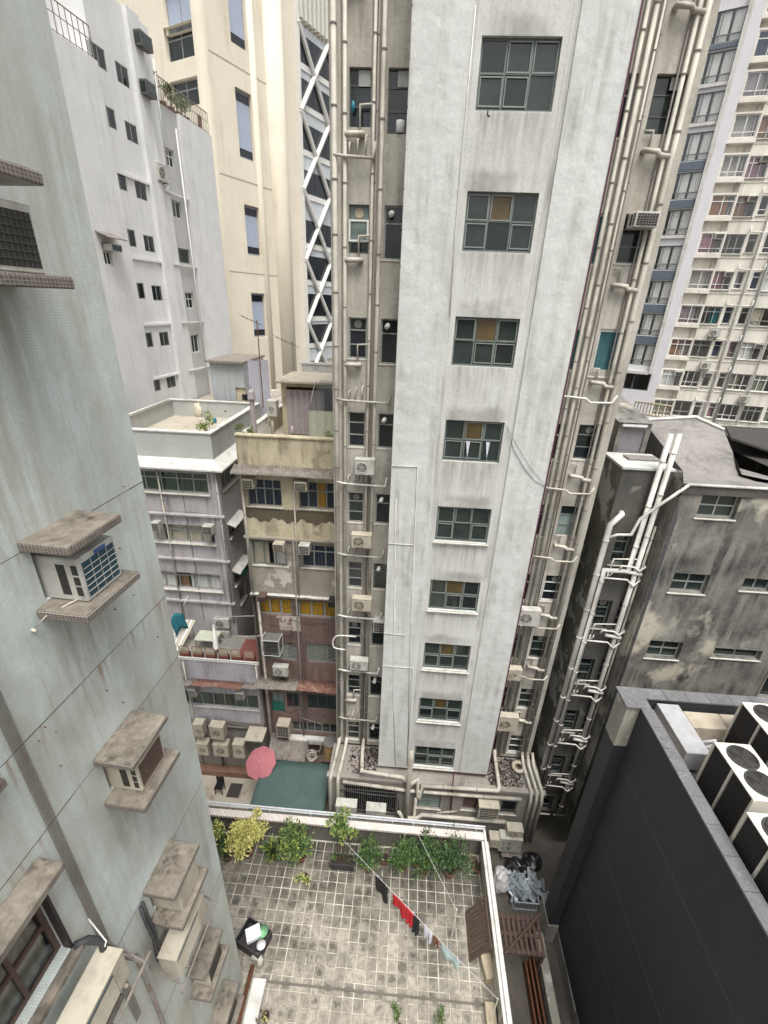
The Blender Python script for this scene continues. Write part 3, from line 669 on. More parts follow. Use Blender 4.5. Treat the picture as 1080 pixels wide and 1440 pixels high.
for (u0, u1, z0, z1, i, k) in LWr + RWr:
    r = (u0, u1, z0, z1)
    random.seed(i * 7 + k)
    if k in (0, 1) and i in (-1, 0):
        w_ = window(TW, r, tower, 'frame_dark', lambda c, j: 'g_dark' if (c + j) % 2 else 'g_navy', (1,), (.28, .36, .36), bar=.03, rec=.1)
        MB().box(TW, u0 + .24, u1 - .03, -.09, -.07, z1 - .36, z1 - .04).build('louvre_panel', MT['frame_alu'], w_)
    elif k == 0 and i == 1:
        w_ = window(TW, r, tower, 'frame_grey', lambda c, j: ('g_frost', 'g_frost', 'g_dark')[j], 1, (.3, .45, .25), rec=.1)
        MB().disc(TW.p((u0 + u1) / 2, -.09, z1 - .2), TW.n, .13, 20).build('vent_fan', MT['wood_light'], w_)
        b = MB()
        for q in ((u0 + .0, u1 - .0, z1 - .42, z1 - .37), (u0, u1, z0 + .30, z0 + .35), (u0, u0 + .05, z0 + .35, z1 - .42), (u1 - .05, u1, z0 + .35, z1 - .42)): b.box(TW, *q[:2], -.02, .05, *q[2:])
        b.build('open_sash', MT['frame_white'], w_)
    elif k == 2 and i == 2:
        window(TW, (u0 - .05, u1, z0 - .2, z1), tower, 'frame_white', 'g_teal', 1, (1,), bar=.09, rec=.06, sill=.04)
    elif k == 3 and i in (1, 2):
        window(TW, r, tower, 'frame_white', 'g_teal', 1, (1,), bar=.07, rec=.06)
    elif k == 2 and i in (0,):
        w_ = window(TW, r, tower, 'frame_dark', lambda c, j: 'g_dark' if j == 0 else 'g_green', 1, (.32, .36, .32), bar=.03, rec=.12)
        MB().box(TW, u1 - .36, u1 - .05, -.09, -.05, z1 - .3, z1 - .05).build('louvre_panel', MT['frame_alu'], w_)
    elif k == 2 and i == 4:
        window(TW, r, tower, 'frame_grey', lambda c, j: ('g_dark', 'g_frost', 'g_frost')[j], 1, (.3, .35, .35), rec=.08)
    else:
        fmn = random.choice(['frame_alu', 'frame_grey', 'frame_white' if k >= 2 else 'frame_alu'])
        w_ = window(TW, r, tower, fmn, lambda c, j: random.choice(['g_dark', 'g_green', 'g_navy', 'g_dark']), 1, (.3, .35, .35) if k in (0, 2) else (.32, .68), rec=.09, bar=.045, sill=.02)
        if k in (1, 2) or i % 2 == 0:
            if k == 1: vent_duct(u0 + .22, z1 - .2, w_)
            else:
                MB().disc(TW.p((u0 + u1) / 2, -.085, z1 - .19), TW.n, .12, 20).build('vent_fan', MT['ac_fan'], w_)
random.seed(11)
# vertical drain pipes of the wings, each a part
def vpx(x, y, d, fr=TW): return fr.px(x, y, d)[0]
for (x, y, r, d, mt) in ((469.6, 136, .075, .12, 'pipe'), (485, 136, .055, .12, 'pipe'), (526, 136, .042, .1, 'pipe'), (531, 136, .03, .08, 'pipe_dark'), (538.5, 136, .06, .12, 'pipe')):
    u = vpx(x, y, d); pipe('drain_pipe', [TW.p(u, d, ZB + .05), TW.p(u, d, ZT)], r, mt, tower, 10, 1.45)
u = TF.px(577, 136, 0)[0] - .03
pipe('conduit', [TF.p(u, -.06, ZB + .1), TF.p(u, -.06, ZT)], .03, 'pipe_white', tower, 8, .9)
for (x, y, r, d, mt) in ((901, 60, .05, .08, 'pipe'), (913, 60, .06, .12, 'pipe'), (923, 60, .032, .08, 'pipe'), (927, 60, .02, .06, 'pipe_dark'), (972, 60, .055, .12, 'pipe'), (964, 60, .022, .06, 'pipe_dark'), (984, 60, .07, .14, 'pipe')):
    u = vpx(x, y, d); pipe('drain_pipe', [TW.p(u, d, ZB + .05), TW.p(u, d, ZT)], r, mt, tower, 10, 1.45)
MB().box(TW, -2.6, -2.3, 0, .06, ZB, ZT).build('corner_strip', MT['tower_wing'], tower)
# branch pipes per storey
for i in range(-1, 9):
    z = 28.5 - i * 2.957
    random.seed(i + 40)
    # left wing: fat trap stub and thin overflow rising to the thin stack
    if i not in (4, 5, 6, 7):
        zz = z + 1.55
        pipe('trap_pipe', [TW.p(-2.18, .12, zz), TW.p(-2.0, .14, zz), TW.p(-1.72, .13, zz + .01), TW.p(-1.72, 0, zz + .01)], .075, 'pipe', tower, 10)
        pipe('branch_pipe', [TW.p(-1.78, .1, zz + .05), TW.p(-1.78, .1, zz + .62), TW.p(-1.45, .1, zz + .64)], .03, 'pipe', tower, 6)
    if i in (0, 3, 4, 5, 6, 7, 8):
        zz = z - 1.9 if i < 3 else z + .42
        L = [TW.p(-2.5, .16, zz + .04), TW.p(-2.2, .2, zz), TW.p(-1.4 if i < 1 else -.72, .2, zz - .03), TW.p(-1.36 if i < 1 else -.68, .2, zz + .32)]
        pipe('branch_pipe', L, .04, 'pipe_white' if i in (4, 6, 7) else 'pipe', tower, 8)
        for q in range(3):
            uu = -2.05 + q * .22; pipe('branch_pipe', [TW.p(uu, .2, zz), TW.p(uu, .2, zz + .28 + .08 * q), TW.p(uu + .05, .05, zz + .33 + .08 * q)], .026, 'pipe', tower, 6)
    # right wing
    zz = z + (1.35 if i % 2 else 1.15)
    u_ = vpx(980, 60, .1)
    pipe('trap_pipe', [TW.p(5.72, .0, zz), TW.p(5.72, .14, zz), TW.p(6.05, .15, zz - .02), TW.p(6.12, .15, zz - .1), TW.p(u_, .14, zz - .12)], .065, 'pipe', tower, 10)
    pipe('branch_pipe', [TW.p(5.62, .08, zz + .42), TW.p(5.85, .08, zz + .42), TW.p(5.82, .08, zz + .1)], .025, 'pipe', tower, 6)
    if i in (3, 4, 5, 6, 7):
        pipe('branch_pipe', [TW.p(4.8, .2, zz - .45), TW.p(5.6, .2, zz - .5), TW.p(5.75, .2, zz - .62), TW.p(6.45, .2, zz - .6), TW.p(6.55, .2, zz - .35)], .035, 'pipe_white' if i == 3 else 'pipe', tower, 8)
# white conduits on the painted front
def tfp(x, y, d=.02): u, z = TF.px(x, y); return TF.p(u, d, z)
for L in (((551, 655), (587, 656), (577, 900), (573, 1076)), ((546, 764), (581, 766)), ((540, 890), (570, 893)), ((537, 936), (581, 939), (573, 1060)), ((557, 700), (553, 980), (556, 1076)), ((669, 8), (651, 200), (640, 330), (632, 446))):
    pipe('conduit', [tfp(*q) for q in L], .014, 'pipe_white', tower, 6)
pipe('cable', [tfp(712, 598), tfp(722, 632), tfp(738, 660), tfp(752, 676), tfp(766, 684)], .007, 'cable', tower, 5)
pipe('cable', [tfp(712, 600), tfp(728, 628), tfp(748, 660), tfp(766, 682)], .004, 'cable', tower, 5)
MB().tube([tfp(686, 155, .03), tfp(685, 163, .06), tfp(688, 166, .08)], .02, 6).build('spout', MT['cable'], tower)
# open curtains hanging out of the fourth window
r = wins[5]
for uu in (.38, .72):
    cloth_pts = []
    b = MB(); u0 = r[0] + (r[1] - r[0]) * uu
    for q in range(5):
        z = r[3] - .62 - q * .13; b.poly([TF.p(u0 + .02 * q, .03 + .01 * q, z), TF.p(u0 + .12 - .01 * q, .05, z), TF.p(u0 + .13 - .01 * (q + 1), .05, z - .13), TF.p(u0 + .02 * (q + 1), .04 + .01 * q, z - .13)])
    tag(b.build('hanging_rag', MT['cloth_white'], None, TF.p(u0, 0, r[2]), fix=False), 'pale rag caught in the window with one open sash, on the tower front', 'rag', 'rags in the tower window')
# --- tower air conditioners
def placed_condenser(x0, y0, x1, y1, label, fr=TW, d=.45, **k):
    u0, u1, z0, z1 = fr.rect(x0, y0, x1, y1, d); return condenser(fr, u0, z0, label, w=u1 - u0, h=(z1 - z0), dp=.3, off=d - .3, **k)
placed_condenser(499, 646, 526, 669, 'cleanest white fan condenser on tower pipe wing, high above the others')
placed_condenser(494, 752, 522, 772, 'white condenser with side panel, second from the top in the tower pipe wing', mat='ac_beige')
placed_condenser(495, 842, 522, 861, 'dusty brown-topped condenser in the tower pipe wing between two branch pipes', mat='ac_beige')
placed_condenser(492, 929, 517, 944, 'bright white condenser under a loose white hose, lowest in the tower pipe wing', mat='ac_white')
window_ac(TW, *TW.rect(525, 874, 540, 891, .35), .35, 'small white window air conditioner squeezed beside the tower pipe wing edge')
u0, u1, z0, z1 = TW.rect(884, 297, 915, 320, .5)
window_ac(TW, 5.72, 6.35, z0, z1, .55, 'large white window air conditioner high on the tower pipe wing beside the grey building', bars=(7, 5), inset=.0)
placed_condenser(731, 858, 757, 882, 'white condenser with rusty pipes on the tower wing next to the purple edge', fr=TW, d=.5)
placed_condenser(702, 1008, 726, 1030, 'beige condenser low on the tower wing above the dirty ledge', fr=TW, d=.6, mat='ac_beige')
placed_condenser(716, 942, 732, 958, 'small box condenser on rusty rails beside the purple tower edge', fr=TW, d=.5, mat='ac_beige')
t = thing('hanging_bag', 'blue plastic bag hanging in the dark top window of the tower wing', 'bag', TW.p(-1.98, .0, 27.6))
b = MB(); bm_ = []
for k in range(6):
    a0 = .02 + .045 * math.sin(k / 5 * math.pi); bm_.append(a0)
b.tube([TW.p(-1.98, .03, 27.82 - k * .05) for k in range(6)], bm_, 9); b.build('bag_body', MT['blue_plastic'], t, smooth=True)
b = MB(); b.tube([TW.p(-.72, -.06, 27.19), TW.p(-.72, -.06, 27.2), TW.p(-.72, -.06, 27.42), TW.p(-.72, -.06, 27.45)], [.1, .115, .12, .105], 14)
tag(b.build('bucket', MT['foam'], None, TW.p(-.72, -.06, 27.2), smooth=True), 'white round bucket standing in the dark tower wing window', 'bucket')
# loose white hose around the lowest condenser
b = MB(); b.tube(smooth_pts([TW.p(*q) for q in ((-1.7, .25, 10.2), (-2.45, .28, 10.22), (-2.66, .3, 10.0), (-2.68, .3, 9.75), (-2.58, .33, 9.58), (-2.15, .3, 9.5))]), .032, 8)
tag(b.build('hose', MT['pipe_white'], None, TW.p(-2.5, .3, 9.4), smooth=True, fix=False), 'white lagged hose looping out past the tower pipe wing corner', 'hose')
# --- podium ledge and the ground floor below it
PF = yfr(13.45)
b = MB()
gh = [PF.rect(484, 1104, 556, 1150), PF.rect(586, 1118, 618, 1138), PF.rect(652, 1118, 672, 1140), PF.rect(680, 1118, 694, 1136), PF.rect(706, 1126, 724, 1146)]
gh = [(a, c, max(e, .6), f) for a, c, e, f in gh]
b.shell(PF, -2.75, 7.05, GZ, 3.25, 1.75, gh, .12, 0); b.build('podium_wall', MT['podium'], tower)
MB().bx(-2.8, 7.1, 13.38, 13.62, 3.252, 3.42).build('ledge_kerb', MT['podium'], tower, bevel=.01)
for k, q in enumerate(gh):
    if k == 0:
        o = window(PF, q, tower, 'frame_dark', 'g_dark', 3, (1,), rec=.1, bar=.04); b = MB()
        n = 26
        for j in range(n): x = q[0] + (q[1] - q[0]) * (j + .5) / n; b.box(PF, x - .012, x + .012, -.06, -.035, q[2], q[3])
        for z in (q[2] + .3, q[3] - .3): b.box(PF, q[0], q[1], -.034, -.02, z - .02, z + .02)
        b.build('security_grille', MT['metal'], o)
    else: window(PF, q, tower, 'frame_grey', random.choice(['g_dark', 'g_green', 'g_frost']) if k != 2 else 'wood', 2 if k == 1 else 1, (1, 1) if k == 1 else (1,), rec=.08, sill=.05)
def pfp(x, y, d): u, z = PF.px(x, y, d); return PF.p(u, d, z)
# the big horizontal collector pipes
pipe('collector_pipe', [TW.p(-1.28, .12, 3.9), TW.p(-1.28, .7, 3.62), pfp(509, 1085, .08), pfp(566, 1093, .12), pfp(577, 1104, .16), pfp(587, 1097, .16), pfp(586, 1119, .16), pfp(591, 1123, .16), pfp(595, 1105, .12), pfp(700, 1112, .12), PF.p(5.0, .0, 3.55), PF.p(5.0, -1.4, 3.7), TW.p(5.0, .12, 3.9)], .085, 'pipe', tower, 10, 1.6)
pipe('collector_pipe', [pfp(482, 1099, .1), pfp(575, 1112, .1), pfp(600, 1114, .1), pfp(733, 1124, .1)], .08, 'pipe', tower, 10, 1.6)
pipe('collector_pipe', [pfp(560, 1140, .2), pfp(566, 1150, .3), pfp(586, 1151, .3), pfp(594, 1146, .3), pfp(711, 1156, .3)], .09, 'pipe', tower, 10)
pipe('standpipe', [pfp(579, 1056, .3), pfp(575, 1100, .3), PF.p(PF.px(574, 1105, .3)[0], .3, GZ)], .11, 'pipe', tower, 12)
pipe('standpipe', [pfp(585, 1122, .2), PF.p(PF.px(585, 1122, .2)[0], .2, GZ)], .07, 'pipe', tower, 10)
for u_, dd in ((-2.45, .12), (-2.1, .12)):
    pipe('drain_pipe', [TW.p(u_, .1, 3.9), TW.p(u_ - .02, .3, 3.6), PF.p(u_ - .15, .05, 3.4), PF.p(u_ - .16, .14, 3.1), PF.p(u_ - .16, .14, GZ)], .085, 'pipe', tower, 10)
for u_ in (6.3, 6.55, 6.78):
    pipe('drain_pipe', [TW.p(u_, .12, 3.9), TW.p(u_ + .02, .5, 3.55), PF.p(u_ + .12, .05, 3.5), PF.p(u_ + .14, .16, 3.0), PF.p(u_ + .14, .16, .1)], .075, 'pipe', tower, 10)
pipe('conduit', [pfp(638, 1086, .08), pfp(634, 1138, .05)], .03, 'purple', tower, 6)
for k in range(4):
    pipe('conduit', [pfp(648 + k * 2, 1092, .04), pfp(646 + k * 2, 1105, .04)], .008, 'cable', tower, 5)
    pipe('cable', [pfp(611 + k * 5, 1156, .3), pfp(615 + k * 5, 1143, .3), pfp(632 + k * 4, 1140, .12)], .018, 'pipe', tower, 5)
pipe('conduit', [pfp(475, 1110, .15), pfp(520, 1117, .2), pfp(560, 1121, .2), pfp(561, 1140, .2)], .028, 'cable', tower, 6)
# rubble on the ledge (uncountable)
for nm, (x0, x1) in (('left', (-1.9, -.55)), ('right', (4.65, 6.2))):
    b = MB(); random.seed(5)
    for k in range(900):
        p = Vector((random.uniform(x0, x1), random.uniform(13.7, 15.1), 3.26 + random.random() ** 2 * .16)); s_ = random.uniform(.01, .04)
        if nm == 'left' and p.x < -1.4 and random.random() < .7: continue
        a = random.random() * 6; ux = Vector((math.cos(a), math.sin(a), random.uniform(-.5, .5))) * s_; uy = Vector((-math.sin(a), math.cos(a), random.uniform(-.5, .5))) * s_ * random.uniform(.4, 1); uz = Vector((0, 0, s_ * .5))
        b.hexa([p - ux - uy, p + ux - uy, p + ux + uy, p - ux + uy, p - ux - uy + uz, p + ux - uy + uz, p + ux + uy + uz, p - ux + uy + uz], random.choice([0, 0, 0, 1, 3, 3, 3, 4, 1, 0, 2]))
    o = b.build('rubbish', [MT[q] for q in ('bag_black', 'cloth_brown', 'corr_grey', 'slate_dark', 'podium')], None, ((x0 + x1) / 2, 14.4, 3.26))
    o['kind'] = 'stuff'; tag(o, 'heap of dark litter and scraps on the ledge under the %s pipe wing of the tower' % ('condenser-hung' if nm == 'left' else 'purple-edged'), 'rubbish')
p = Vector((6.1, 14.6, 3.45))
t = thing('tyre', 'worn round rubber ring lying on the littered tower ledge', 'tyre', p)
b = MB(); b.tube([p + Vector((math.cos(k * .3142) * .24, math.sin(k * .3142) * .24, .02)) for k in range(21)], .09, 8, caps=False); b.build('ring', MT['duct_beige'], t, smooth=True, fix=False)
# air conditioners standing at the tower foot
condenser(PF, *(PF.px(472, 1152, .75)), 'white-topped condenser by barred window, beside the green canopy', w=.95, h=.95, dp=.4, off=.35, bracket=False)
condenser(PF, *(PF.px(514, 1158, .75)), 'white-topped condenser by barred window, beside the tall standpipe', w=.9, h=.95, dp=.4, off=.35, bracket=False)
window_ac(PF, *PF.rect(674, 1135, 700, 1152, .5), .5, 'rusty beige box air conditioner under the collector pipes at the tower foot', mat='ac_beige', inset=.1)
u_, z_ = PF.px(700, 1197, 1.0)
condenser(PF, u_, z_, 'tall grey condenser with four fan circles at the terrace corner', w=1.0, h=.95, dp=.4, off=.6, bracket=False, nf=2, fan_u=.3)
u_, z_ = PF.px(712, 1178, .9)
condenser(PF, u_, z_, 'beige condenser perched on top of the four-fan unit', w=.7, h=.5, dp=.4, off=.5, bracket=False, mat='ac_beige')
condenser(PF, *PF.px(687, 1192, 1.0), 'brown-topped condenser tucked between terrace corner and four-fan unit', w=.45, h=.6, dp=.4, off=.6, bracket=False, mat='ac_beige')
b = MB()
u_, z_ = PF.px(703, 1214, 1.1)
for q in ((u_, u_ + .05, 0), (u_ + .85, u_ + .9, 0)):
    for dd in (.55, 1.05): b.box(PF, q[0], q[1], dd, dd + .05, 0, z_ + .55)
for zz in (z_ + .0, z_ + .5): b.box(PF, u_, u_ + .9, .55, 1.1, zz, zz + .03)
tag(b.build('steel_rack', MT['metal_rust'], None, PF.p(u_ + .4, .8, 0)), 'rusty steel rack carrying the four-fan condenser in the alley', 'rack')
# ================================================================ NEAR TILED BUILDING (beside the camera)
LF = vfr(-4.1, 0, 3.2)
tiled = thing('tiled_building', 'pale green mosaic tiled building wall with stained concrete slabs, seen very close', 'building', LF.p(2, -3, 0))
LUC = 5.83
LZ = [23.92, 20.67, 17.41, 14.15, 10.45, 7.5]; LO = [0, 0, 0, .05, .35, .5]
h_ac = [(3.86 + LO[k], 4.52 + LO[k], z - .78, z - .12) for k, z in enumerate(LZ)]
wr = [(1.2, 2.66, 15.3, 17.0), (1.2, 2.66, 18.56, 20.26), (1.2, 2.66, 12.04, 13.74)]
b = MB()
b.wall(LF, -3, LUC, 3.0, 40, h_ac + wr, .22)
b.poly([LF.p(LUC, 0, 3), LF.p(LUC, -7, 3), LF.p(LUC, -7, 40), LF.p(LUC, 0, 40)])
b.poly([LF.p(-3, 0, 3), LF.p(-3, -7, 3), LF.p(-3, -7, 40), LF.p(-3, 0, 40)])
b.poly([LF.p(-3, -7, 3), LF.p(LUC, -7, 3), LF.p(LUC, -7, 40), LF.p(-3, -7, 40)])
b.poly([LF.p(-3, 0, 40), LF.p(LUC, 0, 40), LF.p(LUC, -7, 40), LF.p(-3, -7, 40)])
b.poly([LF.p(-3, 0, 3), LF.p(LUC, 0, 3), LF.p(LUC, -7, 3), LF.p(-3, -7, 3)])
b.build('tiled_wall', MT['left_tile'], tiled)
MB().box(LF, -3, LUC - .1, -6.9, -.1, 0, 2.998).build('plinth', MT['conc_base'], tiled)
for k, z in enumerate(LZ):
    random.seed(k)
    for zz, pr, u0, u1 in ((z, .56 if k < 4 else .42, 3.75 + LO[k], 4.58 + LO[k]), (z - .8, .60 if k < 4 else .46, 3.70 + LO[k], 4.62 + LO[k])):
        o = MB().box(LF, u0, u1, .001, pr, zz - .1, zz).build('ac_slab', MT['slab_mosaic'], tiled, bevel=.012)
        MB().box(LF, u0 + .008, u1 - .008, .001, pr - .008, zz - .01, zz + .005).build('slab_screed', MT['slab_top'], o, bevel=.004)
for k, z in enumerate((20.56, 18.58, 17.30, 14.04, 10.8)):
    random.seed(k + 3); u = -3
    b = MB()
    while u < LUC:
        e = min(LUC, u + random.uniform(.3, 1.0)); b.box(LF, u, e, -.005, .001 + random.random() * .002, z - random.uniform(.003, .007), z + random.uniform(.001, .006)); u = e
    b.build('movement_joint', MT['joint'], tiled)
lab = ['window air conditioner with black mesh grille on the topmost slab of the tiled wall',
       'white window air conditioner with teal grille and blue label plate on slab',
       'beige window air conditioner with bare brown grille under a rusty spotted slab',
       'beige window air conditioner under the slab just above the bracketed condenser',
       'window air conditioner half hidden behind the bracketed condenser on the tiled wall',
       'window air conditioner under the lowest lichen-spotted slab of the tiled wall']
for k, z in enumerate(LZ):
    gm = ['ac_dark', 'ac_teal', 'wood', 'ac_beige', 'ac_dark', 'ac_dark'][k]
    window_ac(LF, 3.92 + LO[k], 4.50 + LO[k], z - .79, z - .25, (.44, .46, .44, .5, .36, .34)[k], lab[k], 'ac_white' if k < 2 else 'ac_beige', gm, lab=(k == 1), bars=(9, 7) if k == 0 else (4, 6) if k == 1 else (1, 1), slot=k < 3, barmat='bar_dark' if k == 0 else None)
# bracketed split unit between the slabs
condenser(LF, 3.58, 12.0, 'long beige split condenser on steel brackets against the tiled wall', w=.98, h=.64, dp=.34, off=.12, mat='ac_beige', louvre=True)
b = MB()
for uu in (3.5, 4.72): b.tube([LF.p(uu, 0, 12.5), LF.p(uu, .55, 12.0)], .018, 6)
b.tube([LF.p(3.4, .56, 12.0), LF.p(4.85, .56, 12.0)], .018, 6)
tag(b.build('bracket_rail', MT['metal_rust'], None, LF.p(4.2, 0, 12.3)), 'thin rusty angle rail around the split condenser on the tiled wall', 'rail')
# black lagged pipes behind it
for o_ in (0, .06):
    b = MB(); b.tube([LF.p(3.68 + o_, .02, 14.0), LF.p(3.64 + o_, .08, 13.6), LF.p(3.66 + o_, .09, 13.1), LF.p(3.6 + o_, .1, 12.5)], .028, 8); b.build('lagged_pipe', MT['cable'], tiled, smooth=True, fix=False)
# window low on the wall
for k, r in enumerate(wr):
    w_ = window(LF, r, tiled, 'wood', 'glass_low', 3, (.62, .38), bar=.06, rec=.14, curtain=[('cur_brown', 0, .55, 1), ('cur_olive', .5, 1, 1)])
    o = MB().box(LF, r[0] - .15, r[1] + .1, .001, .34, r[3] + .02, r[3] + .13).build('lintel', MT['slab_top'], tiled, bevel=.01)
    MB().box(LF, r[0] - .1, r[1] + .08, .001, .12, r[2] - .12, r[2] - .01).build('sill', MT['slab_top'], tiled, bevel=.01)
    MB().box(LF, r[1] - .005, r[1] + .03, -.1, .012, r[2], r[3]).build('window_jamb', MT['jamb'], w_)
condenser(LF, 2.0, 14.35, 'dusty condenser with scratched lid bracketed below the brown curtained window', w=.85, h=.6, dp=.34, off=.16, mat='ac_beige', louvre=True)
b = MB()
for uu in (1.9, 2.98): b.tube([LF.p(uu, .02, 14.85), LF.p(uu, .02, 14.3), LF.p(uu, .62, 14.3)], .02, 6); b.tube([LF.p(uu, .02, 14.75), LF.p(uu, .58, 14.32)], .016, 6)
b.tube([LF.p(1.8, .62, 14.3), LF.p(3.1, .62, 14.3)], .02, 6)
tag(b.build('bracket_rail', MT['metal_rust'], None, LF.p(2.4, 0, 14.3)), 'rusty angle frame around the dusty condenser with the scratched lid', 'rail')
MB().tube([LF.p(2.95, .03, 15.35), LF.p(2.85, .3, 15.1), LF.p(2.8, .31, 15.08)], .01, 6).build('drain_stub', MT['pipe_white'], tiled)
MB().tube([LF.p(2.68, .02, 15.3), LF.p(2.78, .12, 15.25), LF.p(2.86, .22, 15.05), LF.p(2.8, .26, 14.9)], .05, 8).build('lagged_pipe', MT['cable'], tiled, smooth=True, fix=False)
b = MB()   # flat bundle of cables running down the wall
for k in range(7):
    uu = 2.95 + k * .02; b.tube([LF.p(uu, .012, 24.0), LF.p(uu + .01, .012, 19), LF.p(uu + .03, .012, 12.0)], .0045, 5)
b.build('cable_bundle', MT['metal_rust'], tiled, fix=False)
pipe('drain_pipe', [LF.p(3.35, .03, 13.3), LF.p(3.35, .03, 5.5)], .03, 'metal_rust', tiled, 8, 1)
pipe('drain_hose', [LF.p(4.05, .35, 19.88), LF.p(3.86, .3, 19.9), LF.p(3.7, .12, 19.82), LF.p(3.62, .03, 19.72)], .009, 'pipe', tiled, 6)
for u_, z_ in ((3.6, 19.7), (3.8, 16.4)): MB().tube([LF.p(u_, 0, z_), LF.p(u_, .05, z_ - .02)], [.022, .018], 10).build('pipe_stub', MT['pipe'], tiled, smooth=True)
random.seed(3)
for k in range(16): # fixings and rusty nails
    u_, z_ = random.choice([(5.2, 20.25), (5.3, 18.3), (4.9, 19.4), (4.4, 18.0), (3.4, 17.6), (5.0, 17.2), (3.3, 18.2), (4.7, 16.9)]); u_ += random.uniform(-.3, .3); z_ += random.uniform(-.4, .4)
    MB().tube([LF.p(u_, 0, z_), LF.p(u_, .03, z_)], random.uniform(.004, .008), 6).build('fixing', MT['rust'], tiled)
# ================================================================ CREAM OLD BUILDING
CF = yfr(17.0); CL = -6.85; CR = -2.68
cream = thing('old_building', 'old cream building with peeling plaster, pink tiled lower storeys and yellow curtains', 'building', (-4.3, 17, 0))
def R(fr, x0, y0, x1, y1, d=0): return fr.rect(x0, y0, x1, y1, d)
c1 = [R(CF, 345, 673, 397, 714), R(CF, 419, 677, 472, 718)]
c2 = [R(CF, 353, 759, 403.5, 797), R(CF, 424, 766, 474, 801)]
c3 = [R(CF, 362, 841, 411, 867), R(CF, 419, 845, 474, 871)]
c4 = [R(CF, 374, 902, 418, 930), R(CF, 430.7, 904, 474, 934)]
c5 = [R(CF, 380.5, 974, 401, 1002), R(CF, 403, 974, 421, 996), R(CF, 432, 976, 474, 1000)]
c6 = [R(CF, 410, 1014, 474, 1033)]
zA = CF.px(400, 663)[1]; zB1 = CF.px(400, 757)[1]; zB2 = CF.px(400, 838)[1]; zTop = CF.px(400, 616)[1]
DEPC = 8
b = MB()
b.wall(CF, CL, CR, zB1, zTop, c1, .18)
b.poly([CF.p(CL, 0, zB1), CF.p(CL, -DEPC, zB1), CF.p(CL, -DEPC, zTop), CF.p(CL, 0, zTop)])
b.build('upper_wall', MT['cream'], cream)
MB().wall(CF, CL, CR, zB2, zB1, c2, .18).build('middle_wall', MT['cream_grey'], cream)
MB().wall(CF, CL + .15, CR, GZ, zB2, c3 + c4 + c5 + c6, .18).build('tiled_wall', MT['pink_tile'], cream)
b = MB(); b.poly([CF.p(CL, 0, GZ), CF.p(CL, -DEPC, GZ), CF.p(CL, -DEPC, zB1), CF.p(CL, 0, zB1)]); b.poly([CF.p(CL, -DEPC, GZ), CF.p(CR, -DEPC, GZ), CF.p(CR, -DEPC, zTop - 1.2), CF.p(CL, -DEPC, zTop - 1.2)])
b.poly([CF.p(CR, 0, GZ), CF.p(CR, -DEPC, GZ), CF.p(CR, -DEPC, zTop), CF.p(CR, 0, zTop)]); b.build('side_wall', MT['cream_grey'], cream)
zRf = zTop - 1.05
MB().poly([CF.p(CL, -.25, zRf), CF.p(CR, -.25, zRf), CF.p(CR, -DEPC, zRf), CF.p(CL, -DEPC, zRf)]).build('roof', MT['roof_floor'], cream)
b = MB(); b.box(CF, CL - .04, CR, -.25, .05, zTop - .02, zTop + .07); b.build('coping', MT['cream'], cream, bevel=.02)
b = MB(); b.box(CF, CL, CR, -.25, -.2, zRf, zTop - .02); b.build('parapet_inner', MT['cream'], cream)
# left roof parapet with tiles
pz = onX(500, 0, 1); b = MB(); b.box(CF, CL, CL + .2, -7.0, -.251, zRf, zTop - .1); b.build('parapet_side', MT['cream'], cream)
MB().box(CF, CL - .03, CL + .23, -7.0, -.252, zTop - .1, zTop - .03).build('coping', MT['coping_white'], cream, bevel=.01)
for j in range(9):
    for i in range(4): MB().box(CF, CL + .2, CL + .208, -.4 - j * .4 - .38, -.4 - j * .4, zRf + .02 + i * .23, zRf + .235 + i * .23).build('wall_tile', MT['cur_white'] if (i + j) % 5 else MT['cur_beige'], cream)
corrugated(CF, CL - .15, CR, 0, .55, zA + .2, zA - .02, 'corr_grey', cream, sheets=4)
b = MB()   # peeled dark band
random.seed(2); n = 110; up = []; lo = []; zt = CF.px(400, 716)[1]; zc = CF.px(400, 733)[1]
for i in range(n + 1):
    u = CL + .03 + (CR - CL - .06) * i / n; up.append(zt - .02 + .03 * math.sin(i * 1.7)); lo.append(zc + .09 * math.sin(i * .21) + .05 * math.sin(i * .57 + 1) + random.uniform(-.035, .035) - (.0 if i > 6 else .0))
for i in range(n):
    u0 = CL + .03 + (CR - CL - .06) * i / n; u1 = CL + .03 + (CR - CL - .06) * (i + 1) / n
    b.poly([CF.p(u0, .004, lo[i]), CF.p(u1, .004, lo[i + 1]), CF.p(u1, .004, up[i + 1]), CF.p(u0, .004, up[i])])
b.build('peeled_render', MT['brown_patch'], cream)
for z, dd in ((zB1, .12), (zB2, .1)): MB().box(CF, CL - .05, CR, .001, dd, z - .06, z + .05).build('ledge', MT['cream_grey'], cream, bevel=.01)
corrugated(CF, CL, CR, .02, .16, zB2 + .12, zB2 + .07, 'coping_white', cream, sheets=3, amp=.012)
for r in c1: window(CF, r, cream, 'frame_alu', 'glass', 4, (.35, .65), bar=.05, rec=.1, curtain=[('cur_blue', 0, .5, 1), ('cur_yellow' if r is c1[1] else 'cur_blue', .5, .72, 1), ('cur_blue', .75, 1, 1)], sill=.06)
for k, r in enumerate(c2): window(CF, r, cream, 'frame_grey' if k == 0 else 'frame_alu', 'glass', 3, (.3, .7) if k else (.08, .92), bar=.05, rec=.1, curtain=[('cur_beige', 0, .45, 1), ('cur_white', .6, 1, .9)] if k == 0 else [('cur_blue', 0, 1, 1)], sill=.05)
